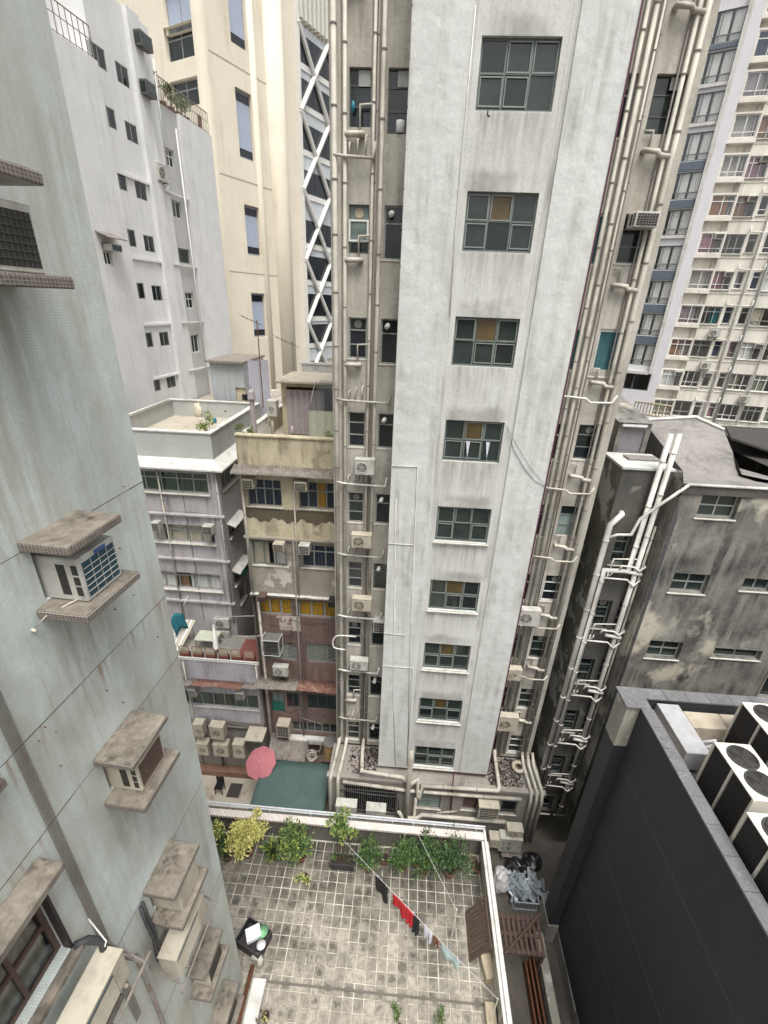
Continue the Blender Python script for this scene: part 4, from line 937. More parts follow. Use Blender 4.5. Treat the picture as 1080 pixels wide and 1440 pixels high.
for r in c3: window(CF, r, cream, 'frame_alu', 'glass', 3, (1,), bar=.06, rec=.1, curtain=[('cur_yellow', 0, .62, 1), ('cur_yellow', .66, 1, 1)], mull=.08)
for k, r in enumerate(c4):
    w_ = window(CF, r, cream, 'frame_alu', 'glass', 3, (1,), bar=.05, rec=.12, curtain=[('cur_green', 0, .65, 1)])
    b = MB()
    for j in range(14): z = r[2] + (r[3] - r[2]) * (j + .5) / 14; b.box(CF, r[0], r[1], -.06, -.045, z - .008, z + .008)
    b.build('security_grille', MT['frame_alu'], w_)
window(CF, c5[0], cream, 'door_green', lambda c, j: 'g_frost' if j == 0 else 'door_green', 2, (.5, .5), rec=.08)
window(CF, c5[1], cream, 'frame_dark', 'g_dark', 2, rec=.08); window(CF, c5[2], cream, 'frame_dark', 'g_dark', 3, rec=.08)
window(CF, c6[0], cream, 'frame_alu', 'g_green', 6, rec=.1)
u0, u1, z0, z1 = R(CF, 392, 865, 423, 889)
b = MB(); n = 14
for i in range(n):
    a = u0 + (u1 - u0) * i / n; c = u0 + (u1 - u0) * (i + 1) / n; b.poly([CF.p(a, .004, z0 + .12 * random.random()), CF.p(c, .004, z0 + .12 * random.random()), CF.p(c, .004, z1 - .03 * random.random()), CF.p(a, .004, z1)])
b.build('plaster_patch', MT['plaster'], cream)
for q, lb_, mt in (((339, 674, 356, 688), 'boxy window air conditioner at the corner end of the cream top storey', 'ac_beige'), ((413, 678, 431, 692), 'boxy window air conditioner beside the orange curtain on the cream top storey', 'ac_beige'),
             ((383, 765, 399, 777), 'beige window air conditioner with litter on top, in front of the parted white curtains', 'ac_beige'), ((419, 767, 435, 781), 'white window air conditioner with dark grille beside blue curtains of cream building', 'ac_white'),
             ((361, 839.5, 373, 847.5), 'brown window air conditioner beside yellow curtains near the cream building corner', 'wood'), ((461, 846, 472, 855), 'dark window air conditioner at the end of the yellow curtains next to the tower', 'ac_dark')):
    window_ac(CF, *R(CF, *q, .45), .45, lb_, mt, bars=(4, 5), slot=False)
# caged box on row 4
r = R(CF, 369, 901, 392, 921, .6); t = window_ac(CF, *r, .55, 'grey lidded air conditioner inside a white steel cage on pink tiles', 'ac_fan', slot=False)
b = MB(); g_ = .05
for uu in (r[0] - g_, r[1] + g_):
    for dd in (.02, .64): b.tube([CF.p(uu, dd, r[2] - g_), CF.p(uu, dd, r[3] + g_)], .014, 5)
    for zz in (r[2] - g_, r[3] + g_): b.tube([CF.p(uu, .02, zz), CF.p(uu, .64, zz)], .014, 5)
for zz in (r[2] - g_, r[3] + g_): b.tube([CF.p(r[0] - g_, .64, zz), CF.p(r[1] + g_, .64, zz)], .014, 5)
b.build('cage', MT['frame_white'], t, fix=False)
zc2 = CF.px(420, 955)[1]
ze2 = CF.px(415, 970, .75)[1]
corrugated(CF, CL - .1, CR, .0, .8, zc2, ze2, ('corr_grey', 'corr_grey', 'corr_rust', 'corr_rust'), cream, sheets=4, jag=.06)
placed_condenser(383, 938, 405, 952, 'white condenser standing above the rusty awning of the pink tiled wall', fr=CF, d=.45)
# drying frame and clutter on the lowest storeys
b = MB(); 
for q in (CF.rect(425, 1000, 455, 1010), ): b.tube([CF.p(q[0], .4, q[3]), CF.p(q[1], .4, q[2])], .02, 6)
b.tube([CF.p(q[0], .4, q[3]), CF.p(q[0], 0, q[3])], .015, 6); b.tube([CF.p(q[1], .4, q[2]), CF.p(q[1], 0, q[2])], .015, 6)
b.build('drying_rack', MT['metal'], cream, fix=False)
window_ac(CF, *R(CF, 388, 1020, 407, 1038, .6), .6, 'large beige box air conditioner on a white ledge under the pink wall', 'ac_beige', slot=False, inset=.05)
u0, u1, z0, z1 = R(CF, 408, 1032, 474, 1042)
MB().box(CF, u0, u1, .01, .35, z0, z0 + .3).build('white_ledge', MT['coping_white'], cream, bevel=.02)
# ---- cream rooftop
def rp(x, y, Y, z=None): return onY(x, y, Y)
SH = yfr(21.3)
r = R(SH, 395, 540, 474, 606); zr0 = zRf
shed = thing('roof_shed', 'low roof shed with worn grey canopy and two hanging grey curtains', 'shed', SH.p((r[0] + r[1]) / 2, 0, zr0))
b = MB(); b.wall(SH, r[0], r[1] + .7, zr0, r[3] + .1, [(r[0] + .25, r[1] + .2, zr0 + .01, r[3] - .1)], .2); b.poly([SH.p(r[0], 0, zr0), SH.p(r[0], -2.5, zr0), SH.p(r[0], -2.5, r[3] + .1), SH.p(r[0], 0, r[3] + .1)])
b.poly([SH.p(r[0], -2.5, zr0), SH.p(r[1] + .7, -2.5, zr0), SH.p(r[1] + .7, -2.5, r[3] + .1), SH.p(r[0], -2.5, r[3] + .1)])
b.build('wall', MT['cream'], shed)
b = MB(); b.box(SH, r[0] - .15, r[1] + .75, -2.6, .45, r[3] + .1, r[3] + .24); b.build('canopy_slab', MT['roof_floor'], shed, bevel=.03)
drape(SH, r[0] + .22, r[0] + 1.15, .06, zr0 + .05, r[3] - .22, MT['cur_grey'], shed, amp=.05, wl=.3)
drape(SH, r[0] + 1.12, r[0] + 2.05, .06, zr0 + .05, r[3] - .22, MT['cur_grey'], shed, amp=.05, wl=.3)
G2 = yfr(19.2); r2_ = R(G2, 434, 577, 474, 616)
t = thing('roof_shelter', 'pale green tarpaulin sheet hung from a plastic covered roof shelter', 'shelter', G2.p(r2_[0], 0, zRf))
drape(G2, r2_[0], r2_[1] + .4, 0, zRf + .02, r2_[3], MT['tarp_green'], t, amp=.035, wl=.34, name='tarpaulin')
b = MB(); zt = r2_[3]
b.poly([G2.p(r2_[0] - .05, .02, zt + .02), G2.p(r2_[1] + .4, .02, zt + .02), G2.p(r2_[1] + .4, -1.6, zt + 1.0), G2.p(r2_[0] + .2, -1.6, zt + 1.05)])
b.build('plastic_cover', MT['plastic'], t)
b = MB()
for uu in (r2_[0], r2_[1] + .35): b.tube([G2.p(uu, -.02, zRf), G2.p(uu, -.02, zt + .05)], .025, 6); b.tube([G2.p(uu, -.02, zt), G2.p(uu, -1.6, zt + 1.0)], .02, 6)
b.build('post', MT['metal'], t)
q = onY(620 / 4.909 + 260, 440 + 650 / 4.909, 19.6); 
ACF = Fr((CL + .1, 19.4, 0), (0, 1, 0), (-1, 0, 0))
ca = yfr(19.4); u_, z_ = ca.px(379, 583); condenser(ca, u_, z_, 'white condenser standing on the tiled parapet of the cream roof', w=.42, h=.66, dp=.45, off=-.1, bracket=False, fan_u=.5)
# closed parasol, fern on cream parapet
p = onY(358, 608, 18.4); p.z = zRf
t = thing('closed_parasol', 'closed faded pink parasol standing on the cream roof corner', 'parasol', p)
top = onY(358, 547, 18.4).z
MB().tube([p, Vector((p.x, p.y, top + .1))], .025, 8).build('pole', MT['metal'], t)
b = MB(); b.tube([Vector((p.x, p.y, zRf + .5)), Vector((p.x, p.y, zRf + .9)), Vector((p.x, p.y, top - .45)), Vector((p.x, p.y, top - .4)), Vector((p.x, p.y, top - .1)), Vector((p.x, p.y, top))], [.08, .12, .1, .17, .13, .03], 10); b.build('folded_canopy', MT['cur_grey'], t)
p = onY(350, 612, 17.6); shrub('roof_plant', 'leggy fern-like plant spilling over the cream roof parapet', (p.x, 17.45, zRf), 1.5, .4, 500, .09, ['leaf_lime', 'leaf_light', 'leaf'], pot=(.16, .3, 'terracotta'), stems=6, clumps=9)
p = onY(462, 600, 18.6); shrub('roof_plant', 'small bright green potted plant before the green tarpaulin', (p.x, 18.7, zRf), .8, .25, 160, .1, ['leaf_light', 'leaf_lime'], pot=(.13, .25, 'terracotta'), stems=4, clumps=5)
# roof antennas
for (x, y, Y, zb_, hh, lab_) in ((361, 470, 27, 17.0, 0, 'rusty television antenna bundle on a pole above the blue shed'), (411, 480, 25, 17.0, 0, 'thin television antenna with red tag above the curtained shed')):
    tp = onY(x, y - (20 if x < 400 else 0), Y); t = thing('antenna', lab_, 'antenna', (tp.x, tp.y, zb_)); b = MB()
    b.tube([(tp.x, tp.y, zb_), (tp.x, tp.y, tp.z)], .03, 6); b.build('mast', MT['rust' if x < 400 else 'metal'], t)
    b = MB(); b.tube([(tp.x - .9, tp.y, tp.z + .2), (tp.x + .25, tp.y, tp.z - .25)], .014, 5)
    for k in range(6):
        f_ = k / 5; px_ = tp.x - .9 + 1.15 * f_; pz_ = tp.z + .2 - .45 * f_; b.tube([(px_ - .05, tp.y - .3, pz_ + .12), (px_ + .05, tp.y + .3, pz_ - .12)], .008, 4)
    b.build('dipole_array', MT['cable'], t)
# ================================================================ LAVENDER OLD BUILDING
VF = yfr(20.0); VL = -15.0; VR = -9.12
lav = thing('old_building', 'old lavender building with white eaves and wide curtained window bands', 'building', (-12, 20, 0))
v1 = R(VF, 190, 661, 295, 696); v2 = R(VF, 205, 735, 304, 766); v3 = R(VF, 215, 802, 314, 832)
vs = [(VL + .5, v1[1], v1[2], v1[3]), (VL + .5, v2[1], v2[2], v2[3]), (VL + .5, v3[1], v3[2], v3[3])]
zV = VF.px(250, 610)[1]; zE = VF.px(250, 657)[1]
VS = Fr((VR, 20.0, 0), (0, 1, 0), (1, 0, 0))
DEPV = 7.5
sv = [(.35, 2.4, vs[0][2] + .1, vs[0][3]), (.5, 2.0, vs[1][2] + .1, vs[1][3] - .1), (.4, 1.9, vs[2][2] + .1, vs[2][3]), (.8, 1.8, 6.9, 8.0)]
b = MB(); b.wall(VF, VL, VR, GZ, zE + .05, vs, .2); b.wall(VS, 0, DEPV, GZ, zE + .05, sv, .2)
b.poly([VF.p(VL, 0, 0), VF.p(VL, -DEPV, 0), VF.p(VL, -DEPV, zE), VF.p(VL, 0, zE)]); b.poly([VF.p(VL, -DEPV, 0), VF.p(VR, -DEPV, 0), VF.p(VR, -DEPV, zE), VF.p(VL, -DEPV, zE)])
b.build('wall', MT['lavender'], lav)
b = MB(); zR2 = zV - .95
for q in ((VL, VR - .2, -.4, -.2), (VL, VR - .2, -DEPV, -DEPV + .2)): b.box(VF, q[0], q[1], q[2], q[3], zE + .0, zV)
b.box(VF, VR - .4, VR - .2, -DEPV + .2, -.4, zE, zV - .002); b.box(VF, VL, VL + .2, -DEPV + .2, -.4, zE, zV - .002)
b.build('parapet', MT['roof_grey'], lav)
b = MB(); b.box(VF, VL, VR - .15, -.45, -.15, zV + .001, zV + .06); b.box(VF, VR - .45, VR - .15, -DEPV, -.451, zV + .001, zV + .06); b.box(VF, VL, VL + .3, -DEPV, -.451, zV + .001, zV + .06); b.box(VF, VL + .3, VR - .451, -DEPV, -DEPV + .25, zV + .001, zV + .06)
b.build('coping', MT['coping_white'], lav)
MB().poly([VF.p(VL, -.4, zR2), VF.p(VR - .3, -.4, zR2), VF.p(VR - .3, -DEPV, zR2), VF.p(VL, -DEPV, zR2)]).build('roof', MT['roof_floor'], lav)
# sloping white eaves
b = MB(); P = lambda u, d, z: VF.p(u, d, z)
e0, e1 = zE + .42, zE + .08
b.poly([P(VL, .42, e1), P(VR + .42, .42, e1), P(VR - .2, -.19, e0), P(VL, -.19, e0)]); b.poly([P(VR + .42, .42, e1), P(VR + .42, -DEPV, e1), P(VR - .2, -DEPV, e0), P(VR - .2, -.19, e0)])
b.poly([P(VL, .42, e1), P(VR + .42, .42, e1), P(VR + .42, .42, e1 - .08), P(VL, .42, e1 - .08)]); b.poly([P(VR + .42, .42, e1), P(VR + .42, -DEPV, e1), P(VR + .42, -DEPV, e1 - .08), P(VR + .42, .42, e1 - .08)])
b.poly([P(VL, .42, e1 - .08), P(VR + .42, .42, e1 - .08), P(VR + .42, -DEPV, e1 - .08), P(VL, -DEPV, e1 - .08)])
b.build('eaves', MT['coping_white'], lav)
cs = [[('cur_olive', 0, 1, 1)], [('cur_beige', 0, .42, 1), ('cur_beige', .46, .95, 1)], [('cur_white', 0, .45, 1), ('cur_brown', .5, .6, 1), ('cur_white', .63, 1, .96)]]
for k, r in enumerate(vs): window(VF, r, lav, ('frame_alu', 'frame_alu', 'frame_alu')[k], 'glass_dim' if k == 0 else 'glass', 6, (.32, .68) if k < 2 else (.25, .75), bar=.07, rec=.14, curtain=cs[k], sill=.14)
for k, r in enumerate(sv): window(VS, r, lav, 'frame_alu', 'glass_dim', 3, (.3, .7), bar=.06, rec=.12, curtain=[('cur_olive', 0, 1, 1)], sill=.1)
for z in (vs[0][2] - 1.15, vs[1][2] - .95, vs[2][2] - .72):
    MB().box(VF, VL, VR + .12, .001, .16, z - .05, z + .06).build('ledge', MT['lavender'], lav, bevel=.01)
MB().box(VF, VR - .32, VR - .16, .001, .08, 6.5, zE).build('pilaster', MT['lavender'], lav); MB().box(VF, VR - .55, VR - .45, .001, .05, 6.5, zE).build('pilaster', MT['lavender'], lav)
for (y0_, y1_) in ((697, 724),):
    for a, c in ((VL + .3, -11.9), (-11.75, VR - .75)):
        MB().box(VF, a, c, .001, .02, vs[0][2] - 1.0, vs[0][2] - .2).build('spandrel_panel', MT['lavender'], lav)
for r in (sv[1], sv[2]):
    b = MB(); b.hexa([VS.p(r[0] - .15, .0, r[3] + .1), VS.p(r[1] + .15, 0, r[3] + .1), VS.p(r[1] + .15, .45, r[3] - .08), VS.p(r[0] - .15, .45, r[3] - .08), VS.p(r[0] - .15, 0, r[3] + .16), VS.p(r[1] + .15, 0, r[3] + .16), VS.p(r[1] + .15, .45, r[3] - .02), VS.p(r[0] - .15, .45, r[3] - .02)]); b.build('window_hood', MT['coping_white'], lav)
for q, lb_ in (((211, 735, 224, 748), 'white window air conditioner in the second lavender window band, touching the tiled wall'), ((283, 740, 299, 753), 'white window air conditioner in front of beige curtains on the lavender building')):
    window_ac(VF, *R(VF, *q, .4), .4, lb_, 'ac_white', slot=False)
window_ac(VS, 1.0, 1.6, sv[2][2] + .35, sv[2][3] - .25, .4, 'dark green window air conditioner on the side wall between the old buildings', 'door_green', slot=False)
b = MB(); q = R(VF, 266, 836, 312, 846)
b.tube([VF.p(q[0], .02, q[3]), VF.p(q[0] - .1, .6, q[2]), VF.p(q[1] - .2, .6, q[2]), VF.p(q[1], .02, q[3])], .015, 5); b.build('drying_rack', MT['metal'], lav, fix=False)
pipe('cable', [VF.p(VR - 1.9, .03, zE), VF.p(VR - 1.85, .03, 6.3)], .012, 'cable', lav, 5)
# roof clutter of lavender
random.seed(8)
p = onY(290, 580, 25.5); 
for k, (x, y, lab_, mt, dims) in enumerate(((280, 578, 'bundle of rags and boards leaning on the lavender roof parapet', 'cur_beige', (.5, .25, .9)), (293, 582, 'small heap of bags on the lavender roof', 'cur_grey', (.4, .4, .4)), (321, 578, 'black covered lump standing on the lavender roof corner', 'bag_black', (.8, .6, .9)), (302, 587, 'small blue drum on the lavender roof', 'blue_plastic', (.25, .25, .35)))):
    p = onZ(x, y + 8, zR2); p.x = min(p.x, VR - .9)
    bm = bmesh.new(); bmesh.ops.create_icosphere(bm, subdivisions=3, radius=.5)
    for v in bm.verts:
        n_ = 1 + .18 * math.sin(v.co.x * 9 + k) * math.cos(v.co.y * 11) + random.uniform(-.05, .05); v.co = Vector((v.co.x * dims[0] * n_, v.co.y * dims[1] * n_, max(0, (v.co.z + .42) * dims[2] * n_)))
    me = bpy.data.meshes.new('bundle'); bm.to_mesh(me); bm.free(); me.materials.append(MT[mt]); me.polygons.foreach_set('use_smooth', [True] * len(me.polygons))
    o = bpy.data.objects.new(('rag_bundle', 'bag_heap', 'covered_lump', 'small_drum')[k], me); COL.objects.link(o); o.location = p; tag(o, lab_, ('bundle', 'bags', 'bundle', 'drum')[k])
p = onZ(330, 600, zR2); shrub('roof_plant', 'thin papaya-like plant rising from the lavender roof edge', (VR - .75, 20.9, zR2), 2.1, .45, 260, .14, ['leaf_lime', 'leaf_light'], pot=(.16, .3, 'terracotta'), stems=4, clumps=6)
# ---- front annexe of the lavender building with deck
AF = yfr(17.2); AL = -14; AR = -6.95; zD = AF.px(300, 930)[1]
ann = thing('annexe', 'pale lavender annexe with roof deck and rusty awning beside pink tiled wall', 'building', (-10, 17.2, 0))
a1 = R(AF, 262, 971, 364, 999)
a1 = (-12.8, a1[1], a1[2], a1[3]); zA2 = AF.px(310, 1013)[1]
b = MB(); b.wall(AF, AL, AR, zA2, zD, [a1], .18); b.poly([AF.p(AR, 0, GZ), AF.p(AR, -2.8, GZ), AF.p(AR, -2.8, zD), AF.p(AR, 0, zD)]); b.poly([AF.p(AL, 0, GZ), AF.p(AL, -2.8, GZ), AF.p(AL, -2.8, zD), AF.p(AL, 0, zD)])
b.build('wall', MT['lavender_blue'], ann)
MB().wall(AF, AL, AR, GZ, zA2).build('lower_wall', MT['podium'], ann)
MB().box(AF, AL, AR, -2.78, -.15, zD - .75, zD - .6).build('roof_deck', MT['conc_base'], ann)
MB().box(AF, AL, AR + .03, -.15, .03, zD - .02, zD + .05).build('coping', MT['coping_white'], ann, bevel=.01)
window(AF, a1, ann, 'frame_alu', 'glass_dim', 9, (1,), rec=.12, curtain=[('cur_olive', 0, .5, 1), ('cur_brown', .6, .72, 1), ('cur_olive', .75, 1, 1)], sill=.06)
zz = AF.px(310, 957)[1]; ze = AF.px(310, 967, .5)[1]
corrugated(AF, AL, AR, 0, .5, zz, ze, ('corr_rust', 'corr_rust', 'corr_rust', 'corr_grey'), ann, sheets=8, jag=.05)
for q, lb_ in (((263, 970, 276, 981), 'white window air conditioner under the rusty awning by the tiled wall'), ((331, 975, 343, 985), 'white window air conditioner under the rusty awning near the pink tiles')):
    window_ac(AF, *R(AF, *q, .4), .4, lb_, 'ac_white', slot=False)
# lattice planters along the deck edge
for k in range(6):
    x0 = 249 + k * 18.2; r = R(AF, x0, 911, x0 + 17, 931, -.1); w0 = r[1] - r[0]
    t = thing('lattice_planter', 'red-brown planter box with arched lattice on the annexe deck edge', 'planter', AF.p((r[0] + r[1]) / 2, -.2, zD - .6), 'lattice planters on the annexe deck')
    zb_ = zD - .6; zt_ = zD + .62
    MB().box(AF, r[0], r[1], -.42, -.2, zb_, zD + .2).build('box', MT['lattice'], t, bevel=.01)
    b = MB()
    for f in range(-4, 9):
        for s_ in (1, -1):
            a = r[0] + w0 * f / 5; c = a + s_ * .42 * 1.0
            pts = []
            for m_ in range(7):
                uu = a + (c - a) * m_ / 6; z_ = zD + .2 + .42 * m_ / 6
                if r[0] <= uu <= r[1]: pts.append(AF.p(uu, -.24 + .012 * s_, z_))
            if len(pts) > 1: b.tube([pts[0], pts[-1]], .013, 4)
    b.build('lattice', MT['wood_light'], t, fix=False)
    b = MB(); arch = [AF.p(r[0] + w0 * m_ / 8, -.24, zD + .6 + .07 * math.sin(m_ / 8 * math.pi)) for m_ in range(9)]
    b.tube([AF.p(r[0], -.24, zD + .2)] + arch + [AF.p(r[1], -.24, zD + .2)], .018, 5); b.build('lattice_frame', MT['lattice'], t, fix=False)
b = MB(); r = R(AF, 240, 921, 360, 931)
b.tube([AF.p(-13.5, .0, zD + .14), AF.p(AR, .0, zD + .14)], .03, 6)
for k in range(9): b.tube([AF.p(-13.5 + k * .82, 0, zD + .05), AF.p(-13.5 + k * .82, 0, zD + .14)], .02, 5)
b.build('deck_rail', MT['frame_white'], ann, fix=False)
D0 = zD - .598
# deck clutter
vf2 = yfr(19.98)
u_, z_ = vf2.px(302, 883, .35); condenser(vf2, u_, z_, 'upper of two white condensers stacked on the annexe deck wall', w=.85, h=.62, dp=.3, off=.05, bracket=False)
u_, z_ = vf2.px(303, 900, .35); condenser(vf2, u_, z_, 'lower of two white condensers stacked on the annexe deck wall', w=.85, h=.62, dp=.3, off=.05, bracket=False)
def table(p, lab_, w=1.2, d=.8, h=.75, mt='tarp_green'):
    t = thing('table', lab_, 'table', p); p = Vector(p); MB().bx(p.x - w / 2, p.x + w / 2, p.y - d / 2, p.y + d / 2, p.z + h - .05, p.z + h).build('table_top', MT[mt], t)
    for a in (-1, 1):
        for c in (-1, 1): MB().bx(p.x + a * (w / 2 - .06) - .025, p.x + a * (w / 2 - .06) + .025, p.y + c * (d / 2 - .06) - .025, p.y + c * (d / 2 - .06) + .025, p.z, p.z + h - .05).build('leg', MT['metal'], t)
p = onZ(285, 905, D0 + .75); table((p.x, 18.9, D0), 'table under a pale green cloth on the annexe deck')
t = thing('sun_lounger', 'striped cream deck awning frame folded beside a blue cloth on the annexe deck', 'lounger', (-12.0, 18.6, D0))
for k in range(7):
    MB().hexa([(-12.6 + k * .14, 18.2, D0 + .1), (-12.5 + k * .14, 18.2, D0 + .1), (-12.0 + k * .14, 19.4, D0 + 1.3), (-12.1 + k * .14, 19.4, D0 + 1.3), (-12.6 + k * .14, 18.2, D0 + .14), (-12.5 + k * .14, 18.2, D0 + .14), (-12.0 + k * .14, 19.4, D0 + 1.34), (-12.1 + k * .14, 19.4, D0 + 1.34)]).build('slat', MT['cur_white' if k % 2 else 'cur_beige'], t)
MB().tube([(-12.6, 18.25, D0), (-12.6, 18.22, D0 + .12)], .02, 5).build('leg', MT['metal'], t); MB().tube([(-11.5, 18.25, D0), (-11.6, 18.22, D0 + .12)], .02, 5).build('leg', MT['metal'], t); MB().tube([(-11.4, 19.38, D0), (-11.4, 19.38, D0 + 1.3)], .02, 5).build('leg', MT['metal'], t)
pts = [[Vector((-12.1 + .09 * c + .05 * r_, 18.6 + .1 * c, D0 + 1.75 - .25 * r_ + .25 * math.sin(c * .9) + .1 * c)) for c in range(6)] for r_ in range(5)]
cloth('hanging_cloth', 'crumpled teal blue cloth draped over the striped deck lounger', 'cloth', pts, 'cur_teal')
p = onZ(300, 918, D0); t = thing('folded_parasol', 'white folded parasol leaning on the annexe deck', 'parasol', (p.x + .2, 18.4, D0))
MB().tube([(p.x + .2, 18.4, D0), (p.x + .1, 18.7, D0 + 1.8)], .02, 6).build('pole', MT['metal'], t); MB().tube([(p.x + .18, 18.45, D0 + .3), (p.x + .14, 18.6, D0 + 1.1), (p.x + .1, 18.69, D0 + 1.75)], [.16, .12, .03], 8).build('folded_canopy', MT['cur_white'], t)
# row of old air conditioners under the annexe
zl = []
for q, lab_, mt in (((270, 1019, 287, 1037), 'beige box air conditioner in upper rack row, half behind the tiled wall', 'ac_beige'), ((293, 1022, 316, 1041), 'beige box air conditioner in upper rack row with full side visible', 'ac_beige'),
               ((275, 1046, 294, 1063), 'grey-beige condenser in lower rack row, touching the tiled wall edge', 'ac_beige'), ((298, 1047, 322, 1065), 'grey-beige condenser in the middle of the lower rack row', 'ac_beige'), ((326, 1047, 345, 1067), 'grey-beige condenser in lower rack row beside the shaded canopy box', 'ac_beige')):
    u0, u1, z0, z1 = R(AF, *q, .7); condenser(AF, u0, z0, lab_, w=u1 - u0, h=z1 - z0, dp=.45, off=.25, mat=mt, bracket=True, fan_u=.5)
u0, u1, z0, z1 = R(AF, 352, 1034, 371, 1066, .7)
condenser(AF, u0 + .1, z0, 'condenser under a beige lid behind the pink umbrella', w=u1 - u0 - .1, h=.65, dp=.45, off=.25, mat='ac_fan')
tag(MB().box(AF, u0 - .25, u1 + .15, .1, 1.0, z1 - .12, z1).build('shade_lid', MT['ac_beige'], None, AF.p(u0, .5, z1), bevel=.02), 'flat beige metal lid fixed over the condenser behind the umbrella', 'lid')
for zz in (1.0,): pipe('branch_pipe', [AF.p(-12, .1, zA2 - .35), AF.p(-8, .1, zA2 - .3)], .05, 'pipe_dark', ann, 6)
# ground clutter beyond the terrace
MB().bx(-13, -6.9, 16.75, 17.19, GZ, GZ + .45).build('low_wall', MT['brick_orange'], ann, bevel=.02)
struct(MB().poly([(-14, 9.85, GZ + .02), (-2.76, 9.85, GZ + .02), (-2.76, 16.9, GZ + .02), (-14, 16.9, GZ + .02)]).build('yard_paving', MT['roof_floor']))

MB().box(AF, AR - 1.6, AR - .05, -2.5, -.5, zD - .599, zD - .585).build('deck_mat', MT['deck_red'], ann)

# pipes and wires strung between the two old houses, roof-edge pipes
pipe('strung_pipe', [onY(303, 868, 19.4), onY(358, 866, 18.2), CF.p(CF.px(392, 867)[0], .06, CF.px(392, 867)[1])], .025, 'pipe_white', ann, 6)
pipe('strung_pipe', [onY(316, 896, 19.4), CF.p(CL + .2, .05, CF.px(362, 893)[1])], .018, 'pipe_white', ann, 6)
pipe('roof_pipe', [VF.p(VL + .4, -.6, zV + .12), VF.p(VR - .6, -.6, zV + .12)] if 0 else [VF.p(VL + .26, -DEPV + .5, zV + .1), VF.p(VL + .26, -.6, zV + .1)], .05, 'pipe_white', lav, 6)
for k, (u_, h_) in enumerate(((-6.3, .9), (-5.6, .5), (-3.6, .7))):
    pipe('vent_pipe', [CF.p(u_, -3.2 - k * .8, zRf), CF.p(u_, -3.2 - k * .8, zRf + h_)], .05, 'pipe', cream, 8)
for k, x in enumerate((-9.6, -8.4, -7.4)):
    z_ = zA2 - .2 - .15 * k; pipe('cable', [AF.p(x - 1.2, .05, z_), AF.p(x, .08, z_ - .18), AF.p(x + 1.1, .05, z_ - .02)], .012, 'cable', ann, 5)

random.seed(17)
for (fr_q, u_, za_, zb_, r_, mt_, par) in ((CF, CL + .12, zB2, zTop - 1.2, .05, 'pipe', cream), (CF, -4.72, GZ, zB1, .045, 'pipe_dark', cream), (CF, -4.58, zB2, zTop - 1.3, .035, 'pipe', cream), (CF, CL + .32, GZ, zB2 - .1, .06, 'pipe', cream), (VF, -12.1, 6.3, zE - .1, .04, 'pipe', lav), (VF, VR - .08, 6.3, zE - .1, .05, 'lavender', lav), (AF, AR - .12, GZ, zD, .05, 'pipe', ann), (AF, -9.7, GZ, zA2 + .2, .05, 'pipe_dark', ann), (AF, -10.9, GZ, zD - .1, .035, 'pipe', ann)):
    pipe('drain_pipe', [fr_q.p(u_, .09, za_), fr_q.p(u_, .09, zb_)], r_, mt_, par, 8, 1.5)
for k in range(7):
    z_ = (zB2 - .5, zB2 - 2.2, zB1 - .6, 3.2, 1.6, 9.2, zB2 - 1.7)[k]; u_ = random.uniform(CL + .4, -4.6); L_ = random.uniform(.8, 1.9); pipe('cable', [CF.p(u_, .03, z_), CF.p(u_ + L_ * .5, .05, z_ - random.uniform(.05, .2)), CF.p(u_ + L_, .03, z_ + random.uniform(-.1, .1)), CF.p(u_ + L_, .03, z_ - .7)], .01, 'cable', cream, 5)
# ================================================================ WHITE BUILDING (long side wall)
def vpfr(px_, py_, Y, vx, vy, sgn=1):
    P = onY(px_, py_, Y); d = ray(vx, vy); u = Vector((d.x, d.y, 0)).normalized() * sgn
    n = Vector((u.y, -u.x, 0))
    if n.dot(CAM - P) < 0: n = -n
    return Fr((P.x, P.y, 0), u, n)
WF = vfr(-18, 20, 5.2)
wb = thing('white_building', 'white rendered building with small square windows and a roof terrace railing', 'building', WF.p(10, -4, 0))
uA0 = WF.px(137, 120)[0]; zA_ = WF.px(215.5, 47)[1]; uA1 = WF.px(229, 200)[0]; uP = WF.px(178, 20)[0]; uB0 = WF.px(249, 160)[0]; uB1, zB_ = WF.px(295, 191)
A_ = [(141, 80), (154, 164), (167, 252), (180, 333), (192, 408), (204, 478), (216, 541)]
B_ = [(176, 107), (187, 187), (198, 267.6), (209, 342), (220, 411.5), (230, 476), (240, 535.5)]
ha = []; hb = []
for q in A_: u, z = WF.px(*q); ha.append((u - .5, u + .5, z - .48, z + .42))
for q in B_: u, z = WF.px(*q); hb.append((u - .5, u + .5, z - .48, z + .42))
au, az_ = sum(h[0] for h in ha) / 7, 0; bu = sum(h[0] for h in hb) / 7
ha = [(au + .1, au + 1.15, h[2], h[3]) for h in ha]; hb = [(bu - .02, bu + 1.03, h[2], h[3]) for h in hb]
uRa = max(bu + 1.3, WF.px(226, 400)[0] - .4)
zN = WF.px(95, 62)[1]
hac = [WF.rect(142, 340, 160, 374, .25)]
b = MB()
b.wall(WF, -8, uA0, 0, zN, hac, .2, d=.25); b.poly([WF.p(uA0, .25, 0), WF.p(uA0, 0, 0), WF.p(uA0, 0, zN), WF.p(uA0, .25, zN)])
b.poly([WF.p(-8, .25, zN), WF.p(uA0, .25, zN), WF.p(uA0, -9, zN), WF.p(-8, -9, zN)])
b.wall(WF, uA0, uA1, 0, zA_, ha + hb, .2)
b.box(WF, uRa, uA1 - 1.2, 0.001, .28, 0, zA_)
b.wall(WF, -8, uA0, zN - .5, zA_ + 3, [], .2, d=-1.6)
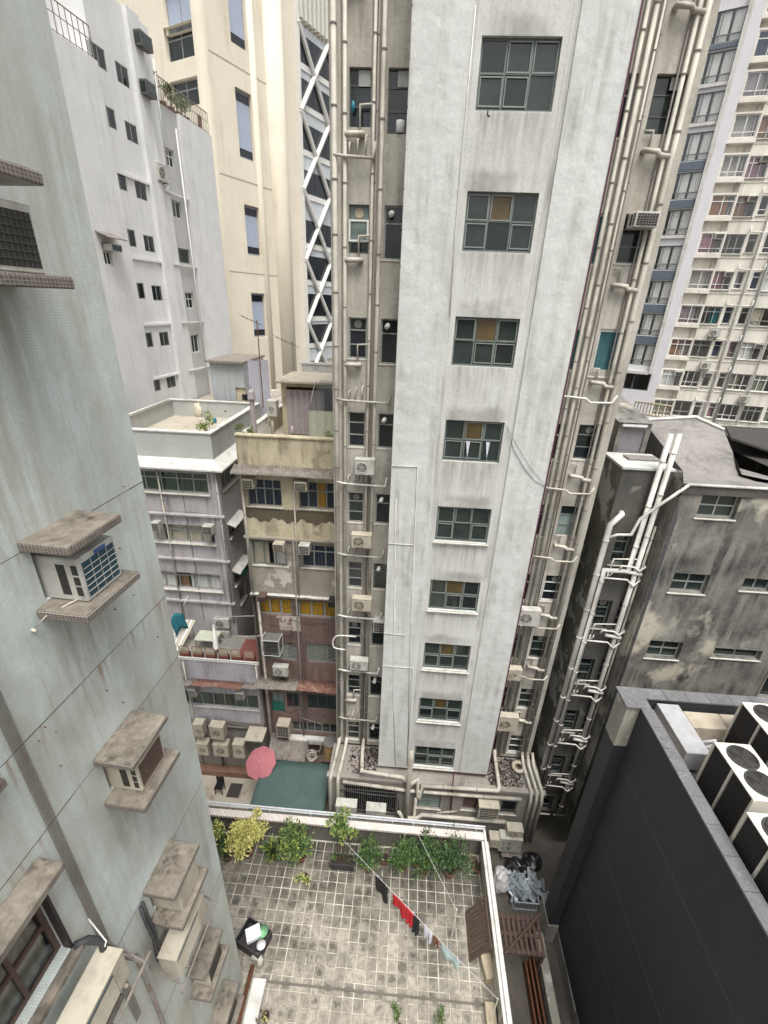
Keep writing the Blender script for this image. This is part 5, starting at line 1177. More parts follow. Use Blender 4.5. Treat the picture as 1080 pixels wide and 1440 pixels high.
b.poly([WF.p(uA1, 0, 0), WF.p(uA1, -10, 0), WF.p(uA1, -10, zA_), WF.p(uA1, 0, zA_)]); b.poly([WF.p(uA0, 0, zA_), WF.p(uA1, 0, zA_), WF.p(uA1, -10, zA_), WF.p(uA0, -10, zA_)])
b.poly([WF.p(uA0, -1.6, zN), WF.p(uA0, 0, zN), WF.p(uA0, 0, zA_ + 0), WF.p(uA0, -1.6, zA_)]); b.poly([WF.p(-8, -10, 0), WF.p(uB1, -10, 0), WF.p(uB1, -10, zB_), WF.p(-8, -10, zB_)])
b.poly([WF.p(-8, .25, 0), WF.p(-8, -10, 0), WF.p(-8, -10, zA_), WF.p(-8, .25, zN)])
b.wall(WF, uB0, uB1, 0, zB_, [], .2, d=.12); b.poly([WF.p(uB1, .12, 0), WF.p(uB1, -10, 0), WF.p(uB1, -10, zB_), WF.p(uB1, .12, zB_)]); b.poly([WF.p(uB0, .12, 0), WF.p(uB0, -.3, 0), WF.p(uB0, -.3, zB_), WF.p(uB0, .12, zB_)])
b.poly([WF.p(uA1, -.3, zB_), WF.p(uB1, .12, zB_), WF.p(uB1, -10, zB_), WF.p(uA1, -10, zB_)])
b.build('wall', MT['white_bldg'], wb)
hr = [WF.rect(*q, -.1) for q in ((232, 206, 247, 238), (241, 280, 257, 309), (250, 348, 269, 372), (260, 411, 274, 434), (268, 471, 282, 495))]
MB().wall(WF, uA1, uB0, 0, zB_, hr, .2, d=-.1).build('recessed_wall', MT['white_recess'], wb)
for h in ha + hb: window(WF, h, wb, 'frame_alu', 'g_dark', (.45, .55), (1,), bar=.05, rec=.02)
WFr = Fr(WF.o - WF.n * .1, WF.u, WF.n); WFn = Fr(WF.o + WF.n * .25, WF.u, WF.n)
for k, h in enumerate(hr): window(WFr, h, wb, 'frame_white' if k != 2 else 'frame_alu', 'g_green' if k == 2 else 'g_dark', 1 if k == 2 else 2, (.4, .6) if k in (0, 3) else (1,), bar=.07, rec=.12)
window(WFn, hac[0], wb, 'frame_white', 'g_dark', 2, (.4, .6), bar=.08, rec=.1)
u0, u1, z0, z1 = WFn.rect(146, 341, 160, 353, .4)
window_ac(WFn, hac[0][0] + .1, hac[0][0] + .95, z0, z1, .5, 'small white window air conditioner under a tin hood on the white building', 'ac_white', grille='ac_teal', slot=False)
u0, u1 = hac[0][0] - .3, hac[0][1] + .5; zz = hac[0][3] + .45
MB().hexa([WFn.p(u0, 0, zz), WFn.p(u1, 0, zz), WFn.p(u1, .8, zz - .3), WFn.p(u0, .8, zz - .3), WFn.p(u0, 0, zz + .05), WFn.p(u1, 0, zz + .05), WFn.p(u1, .8, zz - .25), WFn.p(u0, .8, zz - .25)]).build('tin_hood', MT['corr_grey'], wb)
for q in ((160, 240), (182, 362), (199, 457), (211, 534)):
    z = WF.px(*q)[1]; MB().box(WF, uA0 + .002, uRa - .002, .001, .12, z - .07, z + .07).build('string_course', MT['white_bldg'], wb); MB().box(WF, uRa, uB0 - .002, .281 if 0 else .0, .10, z - .05, z + .05).build('string_course', MT['white_bldg'], wb)
for q in ((194, 40, 214, 76), (202, 110, 219, 141)):
    r = WF.rect(*q, .6); o = MB().box(WF, r[0], r[1], .28, .7, r[2], r[3]).build('bay_window', MT['frame_dark'], wb)
    MB().box(WF, r[0] + .1, r[1] - .1, .701, .715, r[2] + .1, r[3] - .1).build('pane', MT['g_green'], o); MB().box(WF, r[0] - .015, r[0] + .001, .32, .66, r[2] + .1, r[3] - .1).build('pane', MT['g_green'], o)
u_, z_ = WFr.px(224, 253, .5); condenser(WFr, u_, z_, 'white condenser hung beside the recessed windows of the white building', w=1.1, h=.9, dp=.4, off=.12)
u_ = WF.px(285, 480, .2)[0]; pipe('drain_pipe', [WF.p(u_, .22, 16), WF.p(u_, .18, zB_ - 1)], .05, 'white_bldg', wb, 8)
pipe('drain_pipe', [WF.p(uA1 + .25, -.1, zB_ - 3.8), WF.p(uA1 + .25, -.05, zB_ + 2)], .05, 'white_bldg', wb, 8)
def railing(name, fr, u0, u1, d, z0, h, label, n, mat='metal_rust'):
    t = thing(name, label, 'railing', fr.p((u0 + u1) / 2, d, z0))
    b = MB(); b.tube([fr.p(u0, d, z0 + h), fr.p(u1, d, z0 + h)], .03, 6); b.tube([fr.p(u0, d, z0 + .12), fr.p(u1, d, z0 + .12)], .02, 6); b.tube([fr.p(u0, d, z0 + h * .6), fr.p(u1, d, z0 + h * .6)], .02, 6); b.build('rail', MT[mat], t, fix=False)
    for k in range(n + 1):
        u = u0 + (u1 - u0) * k / n; MB().tube([fr.p(u, d, z0), fr.p(u, d, z0 + h)], .022, 5).build('baluster', MT[mat], t)
    return t
railing('roof_railing', WF, -2.2, uA0 - .05, .12, zN, 1.3, 'dark slatted railing along the highest terrace of the white building', 30, 'metal_rust')
railing('roof_railing', WF, uA1 + .3, uB1 - .05, -.02, zB_, 1.3, 'dark iron railing with plants on the lower roof of the white building', 26, 'metal_rust')
for k in range(5):
    u = uA1 + .6 + k * .9; shrub('roof_plant', 'shrub hanging over the iron railing of the white building', WF.p(u, -.55, zB_), 1.5, .55, 260, .16, ['leaf', 'leaf_light', 'leaf_lime'], pot=(.25, .4, 'terracotta'), group='shrubs behind the white building railing', stems=5, clumps=6)
drape(WF, uB0 + 3.0, uB1 - .8, -.12, zB_ + .2, zB_ + .9, MT['deck_red'], bpy.data.objects[wb.name], amp=.06, wl=.6, name='red_cloth')
# roofs and sheds between white building and the old houses
SF = yfr(28.0)
r = R(SF, 294, 509, 350, 606)
sh = thing('roof_shed', 'weathered pale blue roof shed with a cream door and pitched tin roof', 'shed', SF.p((r[0] + r[1]) / 2, 0, 15.8))
dr = R(SF, 331, 545, 350, 580)
b = MB(); b.shell(SF, r[0], r[1], 15.8, r[3], 4, [(dr[0], dr[1] - .05, 15.85, dr[3])], .15, top=False); b.build('wall', MT['shed_blue'], sh)
MB().box(SF, r[0] - .2, r[1] + .1, -4.1, .25, r[3], r[3] + .12).build('roof', MT['corr_grey'], sh)
o = MB().box(SF, dr[0] + .01, dr[1] - .06, -.12, -.08, 15.86, dr[3] - .01).build('door', MT['cream'], sh)
MB().box(SF, dr[0] + .35, dr[0] + .7, -.08, -.06, dr[3] - .75, dr[3] - .4).build('vent', MT['black'], o)
r2b = R(SF, 350, 506, 384, 570)
t = thing('sheet_fence', 'lilac corrugated sheets standing beside the pale blue roof shed', 'fence', SF.p(r2b[0], .3, 15.8))
for k in range(4):
    a = r2b[0] + (r2b[1] - r2b[0]) * k / 4; drape(SF, a, a + (r2b[1] - r2b[0]) / 4 - .01, .3 + .04 * (k % 2), 15.8, r2b[3] + .1 * random.random(), MT['sheet_lav'], t, amp=.03, wl=.2, name='sheet')
# a lower link block carrying those roofs
lk = thing('link_block', 'low beige block behind the old houses carrying roof sheds', 'building', (-9, 29, 0))
MB().bx(-16.5, -9.12 + 2.2, 27.7, 40, 0, 15.79).build('wall', MT['cream_grey'], lk)
MB().bx(-6.9, -2.8, 25.2, 40, 0, 17.2).build('wall', MT['resid'], lk)
t = thing('balcony', 'concrete roof balcony with pale balusters in front of the beige tower', 'balcony', (-5, 26, 17.2))
bf = yfr(26.2); rr = R(bf, 425, 512, 470, 520)
for k in range(16): u = rr[0] + (rr[1] - rr[0]) * k / 15; MB().box(bf, u - .05, u + .05, -.08, 0, 17.2, rr[3]).build('baluster', MT['coping_white'], t)
MB().box(bf, rr[0] - .2, rr[1] + .3, -.12, .04, rr[3], rr[3] + .12).build('handrail', MT['coping_white'], t)
# ================================================================ BEIGE TOWER
BF = vpfr(296, 200, 44, 915, 450, 1)
BL = Fr(BF.o, -BF.n, -BF.u) if (-BF.u).dot(CAM - BF.o) > 0 else Fr(BF.o, -BF.n, BF.u)
bt = thing('office_tower', 'beige office tower with rounded corner, blue window strips and white cross-braced facade', 'building', BF.o)
strips = [R(BF, *q) for q in ((326, -40, 346, 72), (332, 122, 357, 228), (344, 287, 366, 361), (354, 412, 373, 474))]
us0 = sum(s[0] for s in strips) / 4; us1 = sum(s[1] for s in strips) / 4
strips = [(us0 - .25, us1 + .25, s[2], s[3]) for s in strips]
uc = BF.px(400, 200, .9)[0]; ux0 = BF.px(423, 200, .3)[0]; ux1 = ux0 + 12; WB = BF.px(463, 200, .45)[0] - ux0
b = MB(); cr = .7
b.wall(BF, cr, ux0 + 14, 0, 62, strips, .35)
arc = []
for k in range(9):
    a = math.pi / 2 * k / 8; arc.append(BF.p(cr - cr * math.sin(a), -cr + cr * math.cos(a), 0))
for k in range(8): b.poly([arc[k], arc[k + 1], arc[k + 1] + Vector((0, 0, 62)), arc[k] + Vector((0, 0, 62))])
lw_ = [R(BL, *q) for q in ((229, 40, 274, 78), (238, 116, 281, 146), (226, -20, 272, 38))]
lw_ = [(min(a, c), max(a, c), e, f) for a, c, e, f in lw_]
b.wall(BL, cr, 26, 0, 62, lw_, .4)
b.poly([BF.p(ux0 + 14, 0, 0), BF.p(ux0 + 14, -26, 0), BF.p(ux0 + 14, -26, 62), BF.p(ux0 + 14, 0, 62)]); b.poly([BL.p(26, 0, 0), BF.p(ux0 + 14, -26, 0), BF.p(ux0 + 14, -26, 62), BL.p(26, 0, 62)])
b.build('wall', MT['beige'], bt)
for k, s in enumerate(strips):
    o = window(BF, s, bt, 'beige_joint', 'g_blue', 1, (.12, .76, .12), bar=.06, rec=.25, mull=.05)
    for z in (s[2] + .45, s[3] - .45):
        MB().box(BF, s[0] + .08, s[1] - .08, -.255, -.235, z - .28, z + .28).build('dark_pane', MT['g_navy'], o)
for k, s in enumerate(lw_): window(BL, s, bt, 'frame_alu', 'g_blue' if k == 2 else 'g_dark', 2, (.35, .65) if k < 2 else (1,), bar=.1, rec=.3)
for (u, rr_) in ((uc, 1.0), (uc - 2.6, .35)):
    MB().tube([BF.p(u, -.1, 0), BF.p(u, -.1, 62)], rr_, 20).build('column', MT['beige'], bt, smooth=True, fix=False)
zj = [BF.px(330, y)[1] for y in (-60, 92, 250, 382)]
for z in zj:
    MB().box(BF, cr, uc - 1, -.01, .012, z - .05, z + .05).build('joint', MT['beige_joint'], bt)
# cross-braced bays
zb = [BF.px(433, y)[1] for y in (58, 96, 118, 151, 178, 213, 242, 273, 311, 342, 360, 393, 413, 444, 456, 482)]
pairs = [(zb[2 * i + 1], zb[2 * i]) for i in range(8)]
zlow, zhi = pairs[-1][0] - 2, pairs[0][1] + .6
MB().box(BF, ux0, ux1, .02, .25, zlow, zhi).build('brace_backing', MT['band'], bt)
for (a, c) in pairs:
    nb = 6
    for k in range(nb):
        uA, uB = ux0 + .2 + (ux1 - ux0 - .2) * k / nb, ux0 + .2 + (ux1 - ux0 - .2) * (k + 1) / nb - .06
        MB().box(BF, uA, uB, .2, .3, a, c).build('pane', MT['g_navy'], bt)
    MB().box(BF, ux0, ux1, .05, .33, a - .55, a - .1).build('spandrel', MT['xframe'], bt)
H2 = 2 * (pairs[0][1] - pairs[1][1])
z = zhi; W_ = WB
for k in range(5):
    for j in range(2):
        for s_ in (0, 1):
            a = ux0 + j * W_; c = a + W_
            if s_: a, c = c, a
            MB().tube([BF.p(a, .45, z), BF.p(c, .45, z - H2)], .23, 6).build('brace', MT['xframe'], bt, fix=False)
    z -= H2
MB().box(BF, ux0 - .12, ux0 + .1, .0, .5, 0, 62).build('edge_frame', MT['xframe'], bt)
for k in range(14): u = ux0 + .2 + k * .65; MB().box(BF, u, u + .32, .02, .6, zhi + .3, 60).build('fin', MT['fin_white'], bt)
# ================================================================ FAR RESIDENTIAL BLOCK AND MODERN BLOCK
RF = vpfr(1000, 300, 46, -2100, 335, -1)
K = 4.8
rb = thing('apartment_block', 'beige apartment block with bay windows, pipes and rows of small windows', 'building', RF.p(4, 0, 0))
row6 = (385, 525), (530, 670), (690, 745), (795, 850), (865, 1025), (1035, 1190), (1215, 1270), (1300, 1460)
ucols = []
for a, c in row6: ucols.append((RF.px(860 + a / K, 300 + 895 / K)[0], RF.px(860 + c / K, 300 + 895 / K)[0]))
ys = [(860 + x / K, y) for x, y in ((905, 235 / K), (845, 510 / K), (785, 790 / K), (720, 1060 / K), (655, 1325 / K), (590, 300 + 140 / K), (525, 300 + 385 / K), (460, 300 + 620 / K), (400, 300 + 845 / K), (345, 300 + 1050 / K), (290, 300 + 1250 / K))]
zt_ = [RF.px(*q)[1] for q in ys]
zt_ = [zt_[0] + 5, zt_[0] + 2.4] + zt_
H = []
uL = RF.px(860 + 330 / K, 300 + 895 / K)[0]
for k, z in enumerate(zt_):
    for j, (a, c) in enumerate(ucols):
        hh = 1.45 if j not in (2, 3, 6) else 1.35
        H.append((a, c, z - hh, z, k, j))
b = MB(); b.shell(RF, uL, ucols[-1][1] + 2, 0, zt_[0] + 3, 9, [h[:4] for h in H if h[5] != 0], .25); b.build('wall', MT['resid'], rb)
random.seed(21); cn = ['cur_white', 'cur_brown', 'cur_green', 'cur_beige', 'cur_olive', 'cur_blue', 'cur_pink', 'cur_grey']
RFb = Fr(RF.o + RF.n * .5, RF.u, RF.n)
bayb = None
for (a, c, z0, z1, k, j) in H:
    cur = None
    if random.random() < .65: q = random.choice(cn); cur = [(q, 0, random.uniform(.4, 1), 1)]
    if k == 6 and j == 1: cur = [('cur_brown', .1, .6, 1)]
    if k == 9 and j == 1: cur = [('cur_teal', .55, .95, .9)]
    if j == 0:
        o = MB(); o.wall(RFb, a - .12, c + .12, z0 - .15, z1 + .12, [(a, c, z0, z1)], .15)
        for s_ in (a - .12, c + .12): o.poly([RFb.p(s_, 0, z0 - .15), RFb.p(s_, -.5, z0 - .15), RFb.p(s_, -.5, z1 + .12), RFb.p(s_, 0, z1 + .12)])
        for zz in (z0 - .15, z1 + .12): o.poly([RFb.p(a - .12, 0, zz), RFb.p(c + .12, 0, zz), RFb.p(c + .12, -.5, zz), RFb.p(a - .12, -.5, zz)])
        o.build('bay', MT['resid'], rb); MB().box(RFb, a - .15, c + .15, -.5, .03, z0 - .33, z0 - .16).build('bay_ledge', MT['resid'], rb)
        window(RFb, (a, c, z0, z1), rb, 'frame_white', 'glass', random.choice([2, 3]), random.choice([(.3, .7), (.75, .25)]), bar=.07, rec=.08, joined=True, curtain=cur)
    else:
        window(RF, (a, c, z0, z1), rb, random.choice(['frame_white', 'frame_white', 'frame_alu']), 'glass', 1 if j in (2, 3, 6) else random.choice([2, 3]), random.choice([(.3, .7), (.3, .7), (.7, .3)]), bar=.07, rec=.1, joined=True, curtain=cur, sill=.08 if j in (2, 3) else .12)
for uu, rr_, mt in ((ucols[1][0] - .25, .08, 'pipe'), (ucols[0][1] + .02 + .1, .06, 'pipe'), ((ucols[2][1] + ucols[3][0]) / 2, .1, 'pipe_white'), (ucols[3][1] + .15, .09, 'frame_alu'), (ucols[4][1] + .12, .06, 'pipe_white')):
    pipe('drain_pipe', [RF.p(uu, .15, 0), RF.p(uu, .15, zt_[0] + 3)], rr_, mt, rb, 6)
for k, z in enumerate(zt_[2:]):
    um = (ucols[2][1] + ucols[3][0]) / 2
    pipe('branch_pipe', [RF.p(ucols[2][0] - .1, .15, z + .55), RF.p(ucols[2][0] - .1, .15, z + .15), RF.p(um, .18, z + .1), RF.p(ucols[3][1], .15, z + .15), RF.p(ucols[3][1], .15, z + .6)], .05, 'pipe_white', rb, 5)
    MB().box(RF, ucols[1][0] - .1, ucols[4][1] + .3, .001, .04, z - 1.75, z - 1.70).build('string_course', MT['resid'], rb)
random.seed(4)
al = {(3, 4): 'window unit in the top rows of the apartment block', (5, 1): 'white window unit beside a brown-red curtained pane of the apartment block'}
nA = 0
for (k, j, kind) in ((4, 1, 0), (5, 1, 0), (6, 1, 0), (7, 0, 0), (8, 1, 0), (11, 0, 0), (11, 2, 0), (10, 4, 0), (9, 1, 1), (10, 1, 1), (11, 4, 1), (12, 4, 1)):
    if k >= len(zt_): continue
    a, c = ucols[j]; z = zt_[k]
    if kind == 0: window_ac(RF if j else RFb, c - .75, c - .1, z - .45, z - .05, .35, 'small white window unit in a high corner of an apartment block window', 'ac_white', slot=False, group='window units of the apartment block')
    else: condenser(RF, a + .3 + .1 * nA, z - 2.45, 'white condenser hung below an apartment block window', w=.85, h=.6, off=.15, group='condensers on the apartment block')
    nA += 1
# modern block, turned towards the left
MF = vpfr(930, 300, 44.5, -620, 395, -1)
mb_ = thing('modern_block', 'modern lilac-white block with stacked curtain windows and slate bands', 'building', MF.p(0, 0, 0))
mrow = [(860 + x / K, y) for x, y in ((650, 95 / K), (600, 370 / K), (545, 640 / K), (490, 905 / K), (440, 1170 / K), (365, 300 - 20 / K), (310, 300 + 220 / K), (260, 300 + 455 / K), (205, 300 + 675 / K), (155, 300 + 880 / K))]
zm = [MF.px(*q)[1] for q in mrow]; zm = [zm[0] + 3.1] + zm
wa = MF.px(860 + 160 / K, 300 + 930 / K)[0]; wc = MF.px(860 + 292 / K, 300 + 930 / K)[0]; ue = MF.px(860 + 370 / K, 300 + 895 / K)[0]
uw = MF.px(860 + 300 / K, 300 + 895 / K)[0]
lastw = MF.rect(860 + 95 / K, 300 + 1070 / K, 860 + 240 / K, 300 + 1200 / K)
b = MB(); hh = [(wa - 1.2, wc, z - 1.75, z) for z in zm] + [(lastw[0] - .5, lastw[1], lastw[2], lastw[3])]
b.shell(MF, wa - 7, ue + .15, 0, zm[0] + 4, 8, hh, .3); b.build('wall', MT['mod_white'], mb_)
random.seed(31)
for k, r in enumerate(hh):
    window(MF, r, mb_, 'frame_grey', 'glass', 4 if k < len(hh) - 1 else 2, (.75, .25) if k < len(hh) - 1 else (1,), bar=.07, rec=.04, joined=True, curtain=[('cur_white', 0, .36, 1), ('cur_white', .44, .7, 1), ('cur_white', .76, 1, 1)] if k < len(hh) - 1 else None)
for k, z in enumerate(zm[:-1]):
    z2 = zm[k + 1]
    if k in (1, 4, 5, 7, 8, 9): MB().box(MF, wa - 1.2, wc + .02, .001, .12, z2 + .1, z - 1.8).build('slate_panel', MT['mod_slate'], mb_)
    else: MB().box(MF, wa - 1.2, wc + .1, .001, .15, z - 1.98, z - 1.77).build('ledge', MT['coping_white'], mb_)
MB().box(MF, uw, uw + .28, .001, .3, zm[-1] - 2.4, zm[0] + 4).build('edge_fin', MT['coping_white'], mb_)
MB().box(MF, wa - 1.2, uw, .001, .25, zm[-1] - 2.5, zm[-1] - 2.25).build('ledge', MT['coping_white'], mb_)
# ================================================================ STAINED GREY BUILDING
GF = yfr(14.2); HF = yfr(14.9); GX0 = 8.98; HX0 = 7.3; GXE = 19
zG = GF.px(1010, 682)[1]; zH = HF.px(900, 661)[1]
gb = thing('stained_building', 'grey concrete building streaked black, with dark pipe recess and pitched slab roof', 'building', (11, 14.2, 0))
gw = [R(GF, *q) for q in ((987.8, 694.4, 1031, 731), (950.5, 805.6, 990, 836), (915.6, 900.5, 952, 928))]
gw2 = [R(GF, *q) for q in ((1048, 813, 1082, 833), (1006, 911, 1067, 929))]
gu0 = sum(r[0] for r in gw) / 3; gu1 = sum(r[1] for r in gw) / 3
gw = [(gu0, gu1, r[2], r[3]) for r in gw] + [(gu0, gu1, gw[2][2] - 2.97 * k, gw[2][3] - 2.97 * k) for k in (1, 2, 3)]
gx = GF.px(1069, 965)[0]
gw2 = gw2 + [(gw2[1][0], gw2[1][1], gw2[1][2] - 2.97, gw2[1][3] - 2.97), (gw2[1][0] + 3, gw2[1][1] + 3, gw2[1][2], gw2[1][3]), (gw2[1][0] + 2.4, gw2[1][1] + 2.8, gw2[1][2] - 1.9, gw2[1][3] - 1.2)]
b = MB(); b.wall(GF, GX0, GXE, 0, zG, gw + gw2, .22); b.poly([GF.p(GX0, 0, 0), GF.p(GX0, -.7, 0), GF.p(GX0, -.7, zG), GF.p(GX0, 0, zG)])
b.poly([GF.p(GXE, 0, 0), GF.p(GXE, -9, 0), GF.p(GXE, -9, zG), GF.p(GXE, 0, zG)]); b.poly([GF.p(GXE, -9, 0), GF.p(HX0, -9, 0), GF.p(HX0, -9, zG), GF.p(GXE, -9, zG)]); b.build('front_wall', MT['grey_stain'], gb)
MB().box(GF, gx - .02, gx + .02, -.02, .006, 0, zG - 2.9).build('crack_seam', MT['grey_dark'], gb)
hw = []
l0 = R(HF, 864.5, 748, 871, 790); l1 = R(HF, 912, 750, 912, 792)
zz0 = l0[3]
for k in range(6): hw += [(7.72, 8.28, zz0 - 1.35 - k * 2.95, zz0 - k * 2.95), (8.58 - .02, 9.1 - .14, zz0 - 1.35 - k * 2.95, zz0 - k * 2.95)]
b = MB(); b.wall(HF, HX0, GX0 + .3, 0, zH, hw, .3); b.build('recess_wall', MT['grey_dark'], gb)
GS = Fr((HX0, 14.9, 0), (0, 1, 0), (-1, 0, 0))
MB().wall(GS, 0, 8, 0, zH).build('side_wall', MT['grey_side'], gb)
MB().bx(HX0 - .05, GX0 + .02, 14.85, 16.6, zH, zH + .09).build('recess_roof', MT['roof_grey'], gb, bevel=.01)
p = onZ(900, 645, zH + .1); MB().bx(p.x - .5, p.x + .6, p.y - .25, p.y + .25, zH + .091, zH + .16).build('roof_hatch', MT['roof_grey2'], gb, bevel=.01)
for r in gw[:6]: window(GF, r, gb, 'frame_alu', 'g_green', 2, (.5, .5), bar=.06, rec=.16, sill=.05)
for r in gw2: window(GF, r, gb, 'frame_alu', 'g_green', 2, (1,), bar=.06, rec=.16, sill=.05)
for k, r in enumerate(hw):
    w_ = window(HF, r, gb, 'frame_grey', 'g_dark', 1, (.33, .33, .34), bar=.06, rec=.18, sill=.05)
    if k in (2, 7): MB().disc(HF.p((r[0] + r[1]) / 2, -.17, r[3] - .2), HF.n, .15, 18).build('vent_fan', MT['ac_fan'], w_)
# pitched slab roof
Y1 = 15.5; zf = onY(985, 664, Y1).z; tl = onY(905, 592, 19.0); tr = onY(978, 588, 19.0); mr = onY(1018, 606, 18.2); fr_ = onY(1043, 668, Y1)
A0 = Vector((GX0 - .05, 14.15, zG + .0)); A1 = Vector((GXE, 14.15, zG)); F0 = Vector((onY(960, 664, Y1).x, Y1, zf)); F1 = Vector((fr_.x, Y1, zf))
b = MB(); NS = 10; prof = []
for k in range(NS + 1):      # swept slab: apron, then a hollow curve up to the ridge
    f = k / NS; e = f * f * (3 - 2 * f)
    L_ = A0.lerp(F0, min(1, f * 4)) if f < .25 else F0.lerp(tl, (f - .25) / .75)
    R_ = Vector((F1.x + 1.6, 14.15, zG)).lerp(F1, min(1, f * 4)) if f < .25 else F1.lerp(mr, (f - .25) / .75)
    dz = -.16 * math.sin(min(1, f / .6) * math.pi); prof.append((L_ + Vector((0, 0, dz if 0 < f < .6 else 0)), R_ + Vector((0, 0, dz if 0 < f < .6 else 0))))
for k in range(NS): b.poly([prof[k][0], prof[k][1], prof[k + 1][1], prof[k + 1][0]])
b.poly([tl, mr, tr]); 
b.poly([A0, F0, tl, Vector((tl.x, tl.y, zG - .5)), Vector((A0.x, A0.y, zG - .5))]); b.poly([F1, Vector((F1.x + 1.6, 14.15, zG)), Vector((mr.x + .6, mr.y, zG - .5)), mr])
b.poly([tl, tr, mr, Vector((mr.x + .6, mr.y, zG - .5)), Vector((tl.x, tl.y + .2, zG - .5))])
b.build('slab_roof', MT['roof_grey2'], gb)
b = MB(); b.tube([tl + Vector((0, 0, .05)), tr + Vector((0, 0, .05)), mr + Vector((0, 0, .05))], .07, 6); b.build('roof_kerb', MT['coping_white'], gb, fix=False)
b = MB(); b.poly([Vector((F1.x + 1.7, 14.15, zG)), Vector((GXE, 14.15, zG)), Vector((GXE, 23, zG)), Vector((mr.x + .7, 23, zG))]); b.build('flat_roof', MT['slate_dark'], gb)
bl = onY(1000, 600, 20.0); LQ = [onY(1027, 618, 18), onY(1110, 646, 17.2), onY(1110, 612, 21), onY(1020, 602, 21)]; b = MB(); b.hexa(LQ + [q + Vector((0, 0, .08)) for q in LQ]); b.build('lean_to_roof', MT['slate_dark'], gb)
b = MB(); b.tube([GF.p(GX0 + .1, .06, zG - .02), GF.p(GXE, .06, zG - .02)], .05, 8); b.build('gutter', MT['pipe_white'], gb, smooth=True, fix=False)
MB().box(GF, GX0, GXE, .001, .05, zG - .35, zG - .09).build('eave_band', MT['grey_dark'], gb)
# stair head with lilac door beside the slab roof
DF = yfr(16.7); dr = R(DF, 876, 604, 895, 638); sx0 = onY(868, 610, 16.7).x; sx1 = onY(914, 610, 16.7).x
zs = onY(900, 594, 16.7).z
b = MB(); b.wall(DF, sx0, sx1, zH - 1, zs, [(dr[0], dr[1] + .1, zH + .1, dr[3])], .1); b.poly([DF.p(sx0, 0, zH - 1), DF.p(sx0, -3, zH - 1), DF.p(sx0, -3, zs + .3), DF.p(sx0, 0, zs)]); b.poly([DF.p(sx0 - .1, .15, zs), DF.p(sx1, .15, zs), DF.p(sx1, -3, zs + .4), DF.p(sx0 - .1, -3, zs + .4)])
b.build('stair_head', MT['grey_stain'], gb)
MB().box(DF, dr[0] + .01, dr[1] + .09, -.09, -.05, zH + .11, dr[3] - .01).build('door', MT['door_lilac'], gb)
MB().box(DF, dr[0] - .1, dr[0] + .8, .02, .12, dr[3] + .12, dr[3] + .24).build('tube_light', MT['foam'], gb, bevel=.03)
t = thing('roof_ladder', 'tan bamboo ladder frame lying across the stained building roof', 'ladder', onY(915, 570, 21))
a_, c_ = onY(890, 580, 21), onY(940, 588, 20)
for o_ in (0, .5):
    MB().tube([a_ + Vector((0, 0, o_)), c_ + Vector((0, 0, o_))], .04, 6).build('rail', MT['wood_light'], t)
for k in range(12): q = a_.lerp(c_, k / 11); MB().tube([q, q + Vector((0, 0, .5))], .025, 5).build('rung', MT['wood_light'], t)
# white pipes of the recess
def hp(x, y, d=.2): u, z = HF.px(x, y, d); return HF.p(u, d, z)
def hu(x, y, d=.2): return HF.px(x, y, d)[0]
q1 = hu(852, 760); pipe('soil_pipe', [HF.p(q1 + .35, .02, HF.px(876, 724, .2)[1]), HF.p(q1 + .3, .18, HF.px(876, 724, .2)[1]), HF.p(q1, .2, HF.px(860, 738, .2)[1]), HF.p(q1, .2, .1)], .1, 'pipe_white', gb, 12, 1.5, 'pipe_white')
q3 = hu(897, 760); q4 = hu(908, 760); q2 = q1 + .24; z3 = HF.px(880, 803, .2)[1]
pipe('soil_pipe', [HF.p(q3, .2, HF.px(936, 610, .2)[1]), HF.p(q3, .2, z3), HF.p(q2, .2, z3 - .02), HF.p(q2, .2, .1)], .085, 'pipe_white', gb, 12, 1.5, 'pipe_white')
pipe('soil_pipe', [HF.p(q4, .2, HF.px(948, 610, .2)[1]), HF.p(q4, .2, .1)], .085, 'pipe_white', gb, 12, 1.5, 'pipe_white')
q5 = GX0 - .1; pipe('soil_pipe', [HF.p(q5, .12, zH - 2), HF.p(q5, .12, .1)], .045, 'pipe', gb, 8, 1.5)
pipe('rain_pipe', [GF.p(GX0 + .1, .1, zG - .03), hp(925, 712, .4), hp(900, 730, .4), hp(893, 742, .4), hp(888, 752, .4), hp(868, 752, .3), HF.p(q1 + .02, .22, HF.px(862, 757, .2)[1])], .05, 'pipe_white', gb, 8)
for k in range(3): pipe('cable', [GF.p(GX0 + .04 + .05 * k, .02, zG - .6 - .3 * k), GF.p(GX0 + .04 + .05 * k, .02, .1)], .014, 'cable', gb, 5)
random.seed(6)
